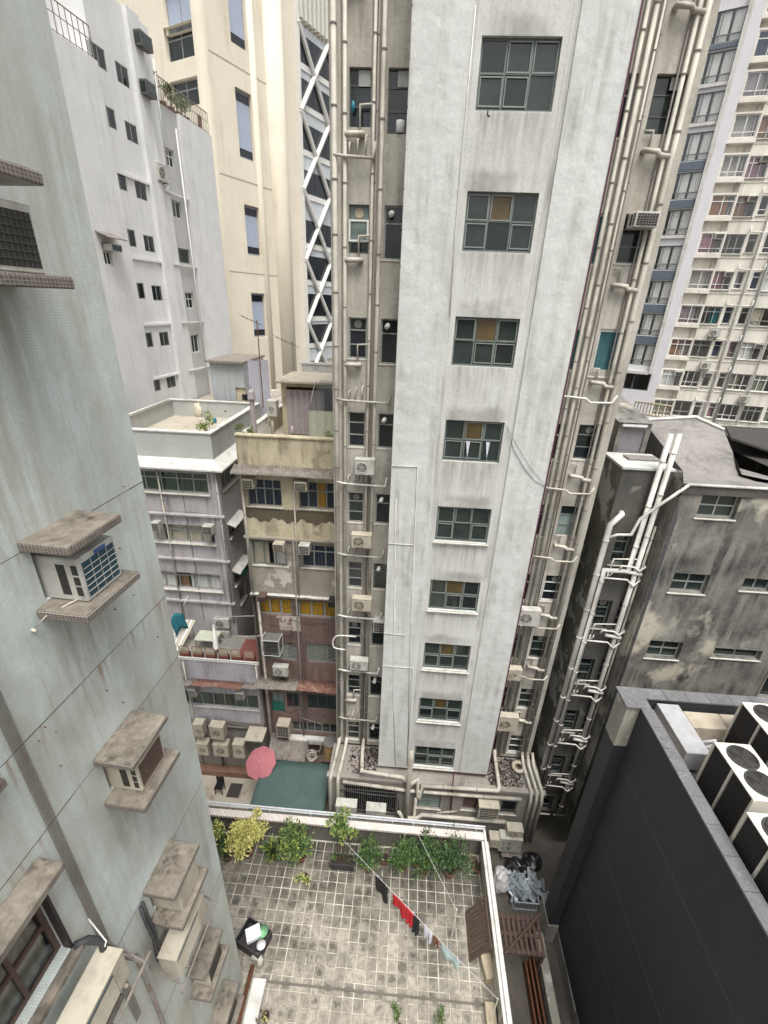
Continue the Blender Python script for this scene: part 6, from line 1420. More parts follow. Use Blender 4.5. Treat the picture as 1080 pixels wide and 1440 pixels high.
for k in range(6):
    z = zz0 - 1.75 - k * 2.95
    if z < .5: break
    pipe('branch_pipe', [HF.p(q2, .24, z - .05), HF.p(q4 - .25, .26, z - .06), HF.p(q4, .3, z - .3), HF.p(q4 + .2, .26, z - .08), HF.p(q5, .2, z - .08)], .035, 'pipe_white', gb, 8)
    pipe('branch_pipe', [HF.p(q2 + .5, .24, z + .32), HF.p(q2 + .55, .26, z + .52), HF.p(q4 - .15, .28, z + .5), HF.p(q4 + .05, .3, z + .36), HF.p(q4 + .25, .26, z + .52), HF.p(q5, .2, z + .55)], .035, 'pipe_white', gb, 8)
    pipe('trap_pipe', [HF.p(q4 - .42, .22, z + .27), HF.p(q4 + .2, .26, z + .2)], .075, 'pipe_white', gb, 10)
    pipe('branch_pipe', [HF.p(q2 + .18, .2, z + .05), HF.p(q2 + .22, .2, z + .75), HF.p(q4 - .1, .2, z + .8)], .025, 'pipe_white', gb, 6)
    for m_ in range(2): pipe('branch_pipe', [HF.p(q2 + .1, .24, z - .04), HF.p(q2 + .14 + m_ * .14, .24, z + .05 + .1 * m_), HF.p(q2 + .14 + m_ * .14, .24, z + .24)], .022, 'pipe_white', gb, 6)
# ================================================================ BLACK BUILDING
bb = thing('black_building', 'charcoal painted windowless building with slate coping and roof plant', 'building', (11, 5, 0))
BX = Fr((7.0, 0, 0), (0, 1, 0), (-1, 0, 0)); ZC = 13.0; ZRF = 12.15
b = MB(); b.wall(BX, -6, 10.28, 1.0, ZC - .06); b.poly([(7, 10.28, 0), (20, 10.28, 0), (20, 10.28, ZC - .06), (7, 10.28, ZC - .06)]); b.poly([(7, -6, 0), (20, -6, 0), (20, -6, ZC - .06), (7, -6, ZC - .06)])
b.wall(Fr((7.27, 0, 0), (0, 1, 0), (1, 0, 0)), -6, 10.0, ZRF, ZC - .06); b.poly([(7.27, 10.0, ZRF), (20, 10.0, ZRF), (20, 10.0, ZC - .06), (7.27, 10.0, ZC - .06)])
b.build('painted_wall', MT['black_wall'], bb)
MB().poly([(7.27, -6, ZRF), (20, -6, ZRF), (20, 10.0, ZRF), (7.27, 10.0, ZRF)]).build('roof', MT['roof_grey2'], bb)
MB().wall(Fr((7.04, 0, 0), (0, 1, 0), (-1, 0, 0)), -6, 10.28, 0, 1.4).build('plinth', MT['conc_base'], bb)
random.seed(12)
b = MB(); y = -6
for k in range(60): # ragged lower edge of the paint
    e = y + random.uniform(.1, .5); b.poly([(6.995, y, 1.0 - random.uniform(0, .18)), (6.995, e, 1.0 - random.uniform(0, .18)), (6.995, e, 1.02), (6.995, y, 1.02)]); y = e
    if y > 9.6: break
b.build('paint_edge', MT['foam'], bb)
for k in range(24):   # coping stones, left side and far side
    y0 = 9.6 - .62 * (k + 1)
    if y0 < -6: break
    MB().bx(6.95, 7.285, y0, y0 + .612, ZC - .06, ZC + random.uniform(-.003, .003)).build('coping_stone', MT['coping_slate'], bb, bevel=.006)
for k in range(20): MB().bx(7.25 + .62 * k, 7.862 + .62 * k, 9.97, 10.36, ZC - .06, ZC + random.uniform(-.003, .003)).build('coping_stone', MT['coping_slate'], bb, bevel=.006)
MB().bx(6.56, 7.25, 9.6, 10.36, ZC - .06, ZC + .004).build('coping_stone', MT['coping_slate'], bb, bevel=.006)
MB().bx(6.62, 6.998, 9.66, 10.3, 11.35, ZC - .06).build('pillar_head', MT['pillar'], bb, bevel=.01)
MB().bx(6.63, 6.998, 9.67, 10.29, 1.2, 11.35).build('pillar', MT['black_wall'], bb)
MB().bx(6.64, 6.997, 9.655, 9.67, 1.2, 11.35).build('pillar_face', MT['black_trim'], bb)
MB().bx(6.60, 7.02, 9.6, 10.6, 0, 1.198).build('pillar_base', MT['conc_base'], bb, bevel=.02)
for y_ in (8.2, 6.2): MB().box(BX, -6, 10.2, .0, .0025, ZC - (2.3 if y_ > 8 else 5.6) - .006, ZC - (2.3 if y_ > 8 else 5.6)).build('wall_joint', MT['coping_slate'], bb)
for z_ in (ZC - 8.4,): MB().box(BX, -6, 10.2, .0, .0025, z_ - .005, z_).build('wall_joint', MT['coping_slate'], bb)
MB().bx(7.28, 7.52, -6, 9.98, ZRF + .001, ZRF + .3).build('roof_kerb', MT['duct_beige'], bb, bevel=.01)
# roof plant
def vrf(x, y, label, z=ZRF + .12, L=1.36, W=.8, Hh=1.56):
    t = thing('rooftop_condenser', label, 'condenser', (x + W / 2, y - L / 2, z), 'rooftop condensers on the black building')
    MB().bx(x + .02, x + W - .02, y - L + .02, y - .02, z + .1, z + Hh - .03).build('coil', MT['coil'], t)
    for a, c in ((x, y), (x + W, y), (x, y - L), (x + W, y - L), (x, y - L / 2)):
        MB().bx(a - .02, a + .03, c - .025, c + .025, z, z + Hh - .04).build('corner_post', MT['vrf'], t)
    MB().bx(x - .02, x + W + .02, y - L - .02, y + .02, z + Hh - .04, z + Hh).build('top_panel', MT['vrf'], t, bevel=.012)
    MB().bx(x - .02, x + W + .02, y - L - .02, y + .02, z, z + .1).build('base_frame', MT['vrf'], t, bevel=.01)
    MB().bx(x + .03, x + W + .01, y - L - .012, y - L + .02, z + .75, z + Hh - .05).build('service_panel', MT['vrf'], t)
    b = MB()
    for k in range(14): zz = z + .16 + k * .1; b.bx(x - .008, x + .0, y - L + .04, y - .04, zz, zz + .006)
    b.build('coil_guard', MT['cable'], t)
    for s_ in (.27, .73):
        c = Vector((x + W / 2, y - L * s_, z + Hh)); f = MB(); f.tube([c + Vector((math.cos(k * .2618) * .3, math.sin(k * .2618) * .3, .015)) for k in range(25)], .02, 6, caps=False); o = f.build('fan_ring', MT['cable'], t, fix=False)
        f = MB(); f.disc(c + Vector((0, 0, .003)), (0, 0, 1), .3, 24); f.build('fan_well', MT['coil'], o)
        f = MB()
        for k in range(4):
            a = k * math.pi / 2 + .5; X_ = Vector((math.cos(a), math.sin(a), 0)); Y_ = Vector((-math.sin(a), math.cos(a), 0))
            f.poly([c + X_ * .05 - Y_ * .05 + Vector((0, 0, .006)), c + X_ * .26 - Y_ * .1 + Vector((0, 0, .008)), c + X_ * .27 + Y_ * .12 + Vector((0, 0, .02)), c + X_ * .07 + Y_ * .06 + Vector((0, 0, .012))])
        f.disc(c + Vector((0, 0, .022)), (0, 0, 1), .06, 12); f.build('fan', MT['ac_dark'], o, fix=False)
        f = MB()
        for k in range(1, 7): f.tube([c + Vector((math.cos(j * .3142) * .05 * k, math.sin(j * .3142) * .05 * k, .03)) for j in range(21)], .0025, 3, caps=False)
        f.build('fan_guard', MT['cable'], o, fix=False)
    return t
ztop = ZRF + .12 + 1.56
pA = onZ(1005.8, 1043.8, ztop); pB = onZ(1044.4, 987.5, ztop); pC = onZ(1051.7, 1142.7, ztop)
vrf(pA.x, pA.y, 'cream rooftop condenser with two fans, standing closest to the slate coping of the black building')
vrf(pB.x, pB.y, 'cream rooftop condenser next to the far parapet of the black building')
vrf(pC.x, pC.y, 'cream rooftop condenser with its plain service end towards the double-fan neighbour')
vrf(pA.x + 1.15, pA.y - .25, 'cream rooftop condenser in the second row behind the double-fan unit')
tp = [onZ(911, 983, 12.95), onZ(950.6, 987.5, 12.95), onZ(997.5, 1060, 12.95), onZ(953.8, 1060, 12.95)]
x0_, x1_ = 7.55, tp[1].x + .05; y0_, y1_ = tp[2].y, min(9.9, tp[0].y)
tag(MB().bx(x0_, x1_, y0_, y1_, 12.3, 12.92).build('metal_duct', MT['duct'], None, ((x0_ + x1_) / 2, (y0_ + y1_) / 2, 12.3), bevel=.01), 'flat galvanised metal duct box behind the black parapet corner', 'duct')
b = MB()
for k in range(4): b.bx(x0_ + .08 + .3 * (k % 2), x0_ + .14 + .3 * (k % 2), y0_ + .1 + (k // 2) * .9, y0_ + .16 + (k // 2) * .9, ZRF, 12.299)
tag(b.build('duct_stand', MT['cable'], None, (x0_, y0_, ZRF)), 'dark steel stand under the galvanised duct box', 'stand')
q = onZ(990, 1010, 12.7)
t = thing('lagged_duct', 'beige lagged duct running along the far parapet of the black building roof', 'duct', (q.x, 9.6, ZRF))
for k in range(3): MB().bx(x1_ + .12 + k * 1.0, x1_ + 1.11 + k * 1.0, 9.3, 9.85, ZRF + .12, ZRF + .62).build('duct_length', MT['duct_beige'], t, bevel=.03)
for k in range(4): MB().bx(x1_ + .2 + k * .8, x1_ + .26 + k * .8, 9.35, 9.8, ZRF, ZRF + .12).build('foot', MT['cable'], t)
t = thing('lagged_pipes', 'bundle of white lagged pipes between duct box and rooftop condensers', 'pipes', (x1_ + .2, y0_ + .5, ZRF))
for k in range(6): MB().tube([(x1_ - .1, y0_ + .15 + k * .11, ZRF + .1 + .09 * (k % 3)), (x1_ + .35, y0_ + .2 + k * .11, ZRF + .15 + .09 * (k % 3)), (x1_ + .42, y0_ + .1 + k * .08, ZRF + .4 + .06 * k)], .04, 8).build('pipe', MT['bag_white'], t, smooth=True, fix=False)
# ================================================================ TERRACE
ZTF = 5.4; TX = 3.38; TY = 9.62
ter = thing('roof_terrace', 'tiled roof terrace with white coping and pot plants', 'terrace', (-1, 6, 0))
MB().bx(-7.4, TX + .02, -2, TY + .02, GZ, ZTF - .03).build('terrace_block', MT['mortar'], ter)
ts, gap = .30, .03
tm = bpy.data.meshes.new('tile'); bm = bmesh.new(); bmesh.ops.create_cube(bm, size=1)
for v in bm.verts: v.co = Vector((v.co.x * (ts - gap), v.co.y * (ts - gap), v.co.z * .03))
bmesh.ops.bevel(bm, geom=[e for e in bm.edges if e.verts[0].co.z > 0 and e.verts[1].co.z > 0], offset=.006, segments=1, affect='EDGES'); bm.to_mesh(tm); bm.free(); tm.materials.append(MT['terrace_tile'])
cells = []
ang = math.radians(-.6)
for i in range(40):
    for j in range(34):
        x = TX - .22 - i * ts; y = TY - .2 - j * ts
        if x < -7.2 or y < 3.6: continue
        if y < 5.95 and x < -3.35: continue
        cells.append((x, y))
def onscreen(x, y):
    q = Vector((x, y, ZTF)) - CAM; f = q.dot(FX)
    if f <= 0: return -1e9
    px_, py_ = 540 + FPX * q.dot(RX) / f, 720 + FPX * q.dot(DX) / f
    hid = px_ < 310 + (py_ - 1200) * .26
    return (1e6 if (-10 < px_ < 1090 and py_ < 1460 and not hid) else 0) + py_ - abs(px_ - 520) * .1
cells.sort(key=lambda c: -onscreen(*c))
random.seed(9)
rest = MB()
for k, (x, y) in enumerate(cells):
    z = ZTF - .017 + random.uniform(-.004, .004)
    if k < 300:
        o = bpy.data.objects.new('tile', tm); COL.objects.link(o); o.parent = ter; o.location = Vector((x + random.uniform(-.004, .004), y + random.uniform(-.004, .004), z)) - BASE[ter]; o.rotation_euler = (random.uniform(-.012, .012), random.uniform(-.012, .012), random.choice([0, math.pi / 2, math.pi]) + random.uniform(-.012, .012))
    else:
        h_ = (ts - gap) / 2; rest.bx(x - h_, x + h_, y - h_, y + h_, z - .015, z + .015)
o = rest.build('paving', MT['terrace_tile'], ter); o['kind'] = 'stuff'
# parapets
MB().bx(-7.4, TX + .04, TY, TY + .22, ZTF - .4, 6.42).build('far_parapet', MT['terr_wall'], ter)
MB().bx(-7.4, TX + .05, TY - .14, TY + .1, 6.421, 6.52).build('coping', MT['coping_tile'], ter, bevel=.008)
for k in range(36):   # upright ribs of the inner face
    x = -7.2 + k * .3; MB().bx(x, x + .1, TY - .03, TY - .001, ZTF + .3, 6.41).build('parapet_rib', MT['terr_wall'], ter)
MB().bx(TX, TX + .16, -2, TY - .142, ZTF - .4, 6.40).build('side_parapet', MT['conc_base'], ter)
MB().bx(TX - .06, TX + .17, -2, TY - .16, 6.401, 6.48).build('coping', MT['coping_white'], ter, bevel=.012)
MB().bx(TX - .03, TX - .001, -2, TY - .142, ZTF + .0, 6.2).build('skirting', MT['mortar'], ter)
b = MB()
for zz in (6.62, 6.74): b.tube([(-7.3, TY + .16, zz), (TX + .08, TY + .16, zz)], .028, 6)
b.build('rail', MT['rail'], ter, fix=False)
for k in range(8): MB().tube([(-7 + k * 1.45, TY + .16, 6.42), (-7 + k * 1.45, TY + .16, 6.75)], .02, 6).build('rail_post', MT['rail'], ter)
MB().bx(TX + .03, TX + .11, -2, TY + .18, 6.481, 6.56).build('rail', MT['coping_white'], ter, bevel=.01)
# low strip of step at the near end
p = onZ(560, 1400, ZTF)
MB().bx(-3.3, TX - .04, p.y - .03, p.y + .02, ZTF - .005, ZTF + .02).build('drain_strip', MT['terr_wall'], ter)
# ---- plants
random.seed(14)
def tb(x, y, z=ZTF): return onZ(x, y, z)
def yrow(x, dy=.0): p = onZ(x, 1195, ZTF); return (p.x, TY - .42 - dy, ZTF)
shrub('potted_shrub', 'large pale yellow-leaved shrub in a pot against the terrace parapet', (tb(350, 1200).x, 8.95, ZTF), 1.3, .72, 2600, .11, ['leaf_yellow', 'leaf_yellow', 'leaf_lime', 'leaf_yellow'], pot=(.2, .32, 'terracotta'), stems=18, clumps=44)
shrub('potted_shrub', 'yellowish shrub half hidden behind the tiled building edge', (tb(308, 1190).x, 9.0, ZTF), 1.3, .4, 500, .11, ['leaf_yellow', 'leaf_lime', 'leaf'], pot=(.18, .3, 'terracotta'), stems=7, clumps=9)
shrub('potted_shrub', 'low dark green shrub beside the yellow-leaved one', (tb(322, 1205).x, 8.75, ZTF), .8, .35, 600, .09, ['leaf', 'leaf_dark', 'leaf_light'], pot=(.16, .26, 'terracotta'), stems=7, clumps=9)
shrub('spiky_plant', 'spiky rosette plant with narrow dark leaves on the terrace', (tb(387, 1200).x, 8.95, ZTF), .75, .4, 160, .1, ['leaf_dark', 'leaf', 'leaf_lime'], pot=(.17, .25, 'terracotta'), spiky=True, stems=3, clumps=4)
shrub('potted_shrub', 'bushy mid-green shrub between the spiky plant and the dark trough', (tb(424, 1205).x, 8.95, ZTF), 1.25, .75, 2200, .105, ['leaf', 'leaf_light', 'leaf_light', 'leaf_dark', 'leaf_lime'], pot=(.2, .3, 'terracotta'), stems=18, clumps=44)
shrub('potted_shrub', 'small yellow-green plant drooping in front of the bushy shrub', (tb(432, 1222).x, 8.35, ZTF), .55, .25, 220, .08, ['leaf_lime', 'leaf_yellow', 'leaf'], pot=(.12, .2, 'terracotta'), stems=5, clumps=5)
p = tb(484, 1203); t = thing('planter_trough', 'dark rectangular trough planter on the terrace tiles', 'planter', (p.x, 8.9, ZTF))
b = MB()
for q in ((p.x - .42, p.x + .42, 8.72, 8.76), (p.x - .42, p.x + .42, 9.04, 9.08), (p.x - .42, p.x - .38, 8.76, 9.04), (p.x + .38, p.x + .42, 8.76, 9.04)): b.bx(*q, ZTF, ZTF + .3)
b.build('box', MT['planter'], t); MB().bx(p.x - .38, p.x + .38, 8.76, 9.04, ZTF + .02, ZTF + .24).build('soil', MT['soil'], t)
shrub('tall_sapling', 'tall thin sapling growing out of the dark trough above the parapet', (p.x + .05, 8.92, ZTF + .241), 2.4, .5, 700, .13, ['leaf_light', 'leaf', 'leaf_lime'], stems=7, clumps=14)
shrub('seedling', 'small seedlings in the dark trough', (p.x - .25, 8.9, ZTF + .241), .35, .16, 90, .07, ['leaf_light', 'leaf'], stems=4, clumps=4)
for k, (x, y_, h_, rd, lb_) in enumerate(((520, 8.85, 1.1, .42, 'leafy shrub right beside the dark trough planter'), (566, 8.95, 1.15, .45, 'leafy green shrub over two terracotta pots in the middle of the row'), (596, 8.95, 1.2, .5, 'dense green shrub with dark shade beneath in the terrace row'), (630, 8.9, 1.5, .6, 'largest dark green bush near the terrace corner'))):
    shrub('potted_shrub', lb_, (tb(x, 1205).x, y_, ZTF), h_ * .95, rd * 1.35, int(3000 * rd), .1, ['leaf', 'leaf_light', 'leaf', 'leaf_dark'] if k < 3 else ['leaf_dark', 'leaf', 'leaf', 'leaf_dark'], pot=(.19, .3, 'terracotta'), stems=20, clumps=46)
shrub('dry_plant', 'withered reddish plant in the terrace corner', (tb(668, 1207).x, 9.1, ZTF), .6, .2, 120, .07, ['cloth_brown', 'deck_red', 'stem'], pot=(.14, .22, 'terracotta'), stems=6, clumps=4)
for k, (x, y) in enumerate(((540, 1213), (570, 1216), (588, 1218))):
    p = tb(x, y); t = thing('flower_pot', 'empty weathered terracotta pot in front of the shrub row', 'pot', p, 'empty pots on the terrace'); b = MB(); b.tube([p, p + Vector((0, 0, .22)), p + Vector((0, 0, .221)), p + Vector((0, 0, .28))], [.11, .15, .17, .17], 16); b.build('pot', MT['terracotta'], t); MB().disc(p + Vector((0, 0, .284)), (0, 0, 1), .145, 16).build('soil', MT['soil'], t)
for k, x in enumerate((648, 680)):
    p = onZ(x if k == 0 else 560, 1436, ZTF); p = onZ((655, 752 - 180)[k] if 0 else (560 + k * 60, 560 + k * 60)[k], 1437, ZTF); shrub('low_plant', 'small green plant at the near edge of the terrace %s' % ('by the drain strip end' if k else 'beside it a faded bloom'), p, .28, .2, 180, .06, ['leaf', 'leaf_light'], stems=6, clumps=6)
# ---- clothes lines
ZL = 7.05
def lp(x, y, z=ZL): return onZ(x, y, z)
def line(name, label, A, B, sag=.06):
    b = MB(); pts = []
    for k in range(13): f = k / 12; q = A.lerp(B, f); q.z -= sag * 4 * f * (1 - f); pts.append(q)
    b.tube(pts, .006, 5); tag(b.build(name, MT['bag_white'], None, A, fix=False), label, 'clothes line')
    return lambda f: A.lerp(B, f) - Vector((0, 0, sag * 4 * f * (1 - f)))
A = lp(474, 1172); B = lp(700, 1405)
La = line('clothes_line', 'clothes line carrying the washing across the terrace', A, B)
C_ = Vector((lp(577, 1172).x, TY + .05, 7.0)); Dp = lp(642, 1280)
line('clothes_line', 'bare clothes line from parapet rail to the thin white pole', C_, Dp, .03)
b = MB(); b.tube([Vector((Dp.x, Dp.y, ZTF)), Vector((Dp.x, Dp.y, ZL + .05))], .018, 8); tag(b.build('line_pole', MT['pipe_white'], None, (Dp.x, Dp.y, ZTF)), 'thin white pole standing on the tiles at the end of the bare line', 'pole')
for q, lb_ in ((A, 'pole'), (B, 'pole')):
    b = MB(); b.tube([Vector((q.x, q.y, ZTF)), Vector((q.x, q.y, q.z + .03))], .014, 8); tag(b.build('line_pole', MT['wood' if q is A else 'pipe_white'], None, (q.x, q.y, ZTF)), 'thin wooden pole holding the washing line among the shrubs' if q is A else 'thin pale pole holding the washing line near the drain strip', 'pole')
def tfrac(x, y): q = lp(x, y); return max(0, min(1, (q - A).dot(B - A) / (B - A).length_squared))
def garment(label, cat, x0, y0, x1, y1, drop, mat, name, shape=None):
    f0, f1 = tfrac(x0, y0), tfrac(x1, y1); n = 12; m_ = 10; side = (B - A).normalized().cross(Vector((0, 0, 1)))
    rows = []; ph = random.random() * 6
    for r_ in range(m_ + 1):
        v = r_ / m_; row = []
        for c in range(n + 1):
            s_ = c / n; a, e = (0, 1) if shape is None else shape(v); f = f0 + (f1 - f0) * (a + (e - a) * s_); q = La(f); dr = drop if not callable(drop) else drop(s_)
            row.append(q + Vector((0, 0, -.012 - dr * v)) + side * (.035 * v * math.sin(s_ * 11 + ph) + .015 * math.sin(v * 7 + ph)))
        rows.append(row)
    o = cloth(name, label, cat, rows, mat)
    for f in (f0 + (f1 - f0) * .12, f0 + (f1 - f0) * .88):
        q = La(f); MB().bx(q.x - .008, q.x + .008, q.y - .008, q.y + .008, q.z - .05, q.z + .03).build('clothes_peg', MT['foam'], o)
    return o
random.seed(2)
garment('black garment hanging alone nearest the shrubs on the line', 'garment', 530, 1226, 546, 1246, lambda s: .6 + .4 * s, 'cloth_black', 'hanging_garment')
garment('bright red shirt pegged on the washing line', 'shirt', 554, 1252, 574, 1272, lambda s: .62 - .12 * math.sin(s * 6), 'cloth_red', 'hanging_shirt')
garment('second red shirt hanging against the black trousers', 'shirt', 574, 1273, 583, 1283, .78, 'cloth_red', 'hanging_shirt')
garment('black trousers hanging next to the red shirts', 'trousers', 583, 1283, 592, 1291, .9, 'cloth_black', 'hanging_trousers')
garment('pale white shirt hanging next to the brown cloth', 'shirt', 597, 1299, 608, 1311, lambda s: .55 + .1 * math.sin(s * 9), 'cloth_white', 'hanging_shirt')
garment('brown cloth hanging between white shirt and blue towel', 'cloth', 609, 1312, 618, 1322, .45, 'cloth_brown', 'hanging_cloth')
garment('large pale blue towel at the end of the washing line', 'towel', 620, 1325, 646, 1352, .55, 'cloth_blue', 'hanging_towel')
# ---- things on the terrace
def obox(name, label, cat, x, y, z, w_, d_, h_, mat, rot=0, bevel=.01):
    c, s_ = math.cos(rot), math.sin(rot); fr = Fr((x, y, 0), (c, s_, 0), (s_, -c, 0)); return tag(MB().box(fr, -w_ / 2, w_ / 2, -d_ / 2, d_ / 2, z, z + h_).build(name, MT[mat], None, (x, y, z), bevel=bevel), label, cat)
p = tb(357, 1325); p = Vector((p.x + .02, p.y, ZTF)); rz = -.35
t = thing('storage_bin', 'dark open bin beside the tiled building corner on the terrace', 'bin', p)
fr = Fr((p.x, p.y, 0), (math.cos(rz), math.sin(rz), 0), (math.sin(rz), -math.cos(rz), 0))
for q in ((-.42, .42, -.32, -.29), (-.42, .42, .29, .32), (-.42, -.39, -.29, .29), (.39, .42, -.29, .29)): MB().box(fr, *q, ZTF, ZTF + .42).build('side', MT['planter'], t)
MB().box(fr, -.39, .39, -.29, .29, ZTF + .0, ZTF + .12).build('bottom', MT['planter'], t)
obox('foam_box', 'white foam box lying tilted in the dark bin', 'box', p.x - .02, p.y + .05, ZTF + .30, .42, .34, .16, 'foam', .5)
q = p + Vector((.24, .1, ZTF * 0 + .4)); b = MB(); b.tube([q, q + Vector((0, 0, .02)), q + Vector((0, 0, .05))], [.14, .15, .17], 18); tag(b.build('green_basin', MT['plastic_green'], None, q, smooth=True), 'light green plastic basin on the dark bin', 'basin')
q = p + Vector((.3, -.2, .35)); b = MB(); b.tube([q, q + Vector((0, 0, .02)), q + Vector((0, 0, .08))], [.08, .1, .13], 18); tag(b.build('white_bowl', MT['foam'], None, q, smooth=True), 'round white bowl resting on the rim of the dark bin', 'bowl')
# low wall with rusty pipe beneath the tiled building
q = tb(378, 1400); tag(MB().bx(q.x - .5, q.x - .12, 3.0, q.y + .25, ZTF, ZTF + .28).build('low_kerb', MT['coping_white'], None, (q.x - .3, 4.5, ZTF), bevel=.02), 'white low kerb block along the tiled building foot', 'kerb')
b = MB(); b.tube([(q.x - .62, 3.0, ZTF + .25), (q.x - .6, q.y + .5, ZTF + .25)], .06, 10); tag(b.build('rusty_pipe', MT['rust'], None, (q.x - .6, 4.5, ZTF + .25), smooth=True, fix=False), 'rusty orange pipe lying beside the white kerb', 'pipe')
b = MB(); b.tube([(q.x - .7, q.y + .72, ZTF + .15), (q.x - .5, q.y + .72, ZTF + .15), (q.x - .44, q.y + .66, ZTF + .13), (q.x - .44, q.y + .58, ZTF + .04)], .09, 10); tag(b.build('pipe_elbow', MT['pipe'], None, (q.x - .6, q.y + .7, ZTF), smooth=True, fix=False), 'cream pipe elbow at the foot of the tiled wall below the bin', 'pipe')
q = tb(374, 1432); shrub('flower_plant', 'small pot of yellow and purple flowers by the white kerb', (q.x, q.y, ZTF), .35, .14, 120, .06, ['leaf_dark', 'leaf_yellow', 'purple'], pot=(.1, .16, 'planter'), stems=5, clumps=5)
# wooden shutter and box leaning on the side parapet
SPF = Fr((TX - .12, 0, 0), (0, 1, 0), (-1, 0, 0))
pa = onX(676, 1290, TX - .2); y1_ = onZ(690, 1272, ZTF + .6).y; y0_ = onZ(690, 1355, ZTF + .1).y
t = thing('wooden_shutter', 'weathered dark wooden slatted shutter leaning on the side parapet', 'shutter', (TX - .4, (y0_ + y1_) / 2, ZTF))
def lean(f, y, off=0): return Vector((TX - .62 + .5 * f - off * .9, y, ZTF + .05 + .95 * f + off * .4))
def strip(f0, f1, ya, yb, o=0, th=.03): return MB().hexa([lean(f0, ya, o), lean(f0, yb, o), lean(f1, yb, o), lean(f1, ya, o), lean(f0, ya, o + th), lean(f0, yb, o + th), lean(f1, yb, o + th), lean(f1, ya, o + th)])
for (a, c, ya, yb) in ((0, .07, y0_, y1_), (.93, 1, y0_, y1_), (.07, .93, y0_, y0_ + .08), (.07, .93, y1_ - .08, y1_)): strip(a, c, ya, yb).build('frame', MT['wood'], t)
n = 9
for k in range(n): ya = y0_ + .1 + (y1_ - y0_ - .2) * k / n; strip(.08, .92, ya, ya + (y1_ - y0_ - .2) / n * .7, .006, .014).build('slat', MT['wood'], t)
q = tb(683, 1372); obox('cardboard_box', 'pale wooden board box leaning against the side parapet', 'box', q.x + .05, q.y + .1, ZTF, .3, .55, .35, 'wood_light', .2)
q = tb(700, 1400); b = MB(); b.tube([(q.x - .02, q.y, ZTF + .3), (q.x + .02, q.y, ZTF + .3)], .2, 20); tag(b.build('white_plate', MT['foam'], None, (q.x, q.y, ZTF)), 'white oval lid standing against the side parapet', 'lid')
q = tb(690, 1428); tag(MB().bx(TX - .35, TX - .07, 4.0, onZ(690, 1415, ZTF).y, ZTF, ZTF + .3).build('cabinet', MT['wood_light'], None, (TX - .2, 4.5, ZTF), bevel=.02), 'cream low cabinet by the side parapet near the drain strip', 'cabinet')
# ================================================================ ALLEY BELOW THE SIDE PARAPET
struct(MB().bx(3.42, 20, -6, 13.44, GZ, .02).build('alley_paving', MT['alley']))
q = onZ(765, 1300, .9); tag(MB().bx(6.05, 6.25, -3, 9.35, .021, 1.2).build('alley_wall', MT['conc_base'], None, (6.15, 4, 0), bevel=.02), 'low stained alley wall with yellow worn coping beside the black building', 'wall')
tag(MB().bx(6.0, 6.3, -3, 9.35, 1.201, 1.27).build('wall_coping', MT['pillar'], None, (6.15, 4, 1.2), bevel=.015), 'yellowed worn coping on the low alley wall', 'coping')
for k in range(3): tag(MB().bx(5.62 + .14 * k, 5.68 + .14 * k, -3, 8.8, .021, .5 + .1 * k).build('iron_rail', MT['rust'], None, (5.7 + .14 * k, 4, 0)), 'rusty upright iron strip along the low alley wall', 'iron strip', 'rusty strips by the alley wall')
t = thing('slatted_rack', 'dark wooden slatted platform bridging the alley beside the terrace', 'rack', (4.9, 9.0, 0)); zr = 1.9
xa, xb, ya, yb = 3.75, 6.0, 8.35, 9.55
for k in range(13): x = xa + (xb - xa) * k / 12; MB().bx(x - .05, x + .05, ya, yb, zr, zr + .05).build('slat', MT['wood'], t)
for y in (ya + .1, (ya + yb) / 2, yb - .1): MB().bx(xa - .05, xb + .05, y - .06, y + .06, zr - .08, zr - .001).build('beam', MT['wood'], t)
for x in (xa, xb):
    for y in (ya + .1, yb - .1): MB().bx(x - .05, x + .05, y - .05, y + .05, .02, zr - .081).build('leg', MT['wood'], t)
MB().tube([(xa + .8, ya - .05, zr + .1), (xb + .1, yb, zr + .16)], .05, 6).build('loose_pole', MT['wood'], t)
def blob(name, label, cat, c, s_, mat, seed=0, sub=3):
    random.seed(seed); bm = bmesh.new(); bmesh.ops.create_icosphere(bm, subdivisions=sub, radius=1)
    for v in bm.verts:
        f = 1 + .16 * math.sin(v.co.x * 5 + seed) * math.sin(v.co.y * 6 + seed * 2) + .1 * math.sin(v.co.z * 9 + seed) + random.uniform(-.05, .05); v.co = Vector((v.co.x * s_[0] * f, v.co.y * s_[1] * f, max(-.9, v.co.z * f) * s_[2]))
    me = bpy.data.meshes.new(name); bm.to_mesh(me); bm.free(); me.materials.append(MT[mat]); o = bpy.data.objects.new(name, me); COL.objects.link(o); o.location = Vector(c) + Vector((0, 0, s_[2] * .9)); return tag(o, label, cat)
p = onZ(703, 1240, .4); blob('rubbish_bag', 'tall white rubbish bag against the terrace wall in the alley', 'bag', (p.x, p.y, .03), (.34, .4, .6), 'bag_white', 1)
for k, (x, y) in enumerate(((722, 1222), (735, 1228), (748, 1215))): p = onZ(x, y, .2); blob('rubbish_bag', ('black rubbish bag right beside the tall white bag', 'black rubbish bag behind the metal crates', 'black rubbish bag under the stained building pipes')[k], 'bag', (p.x, p.y, .03), (.4, .36, .34), 'bag_black', 3 + k)
p = onZ(738, 1262, .3)
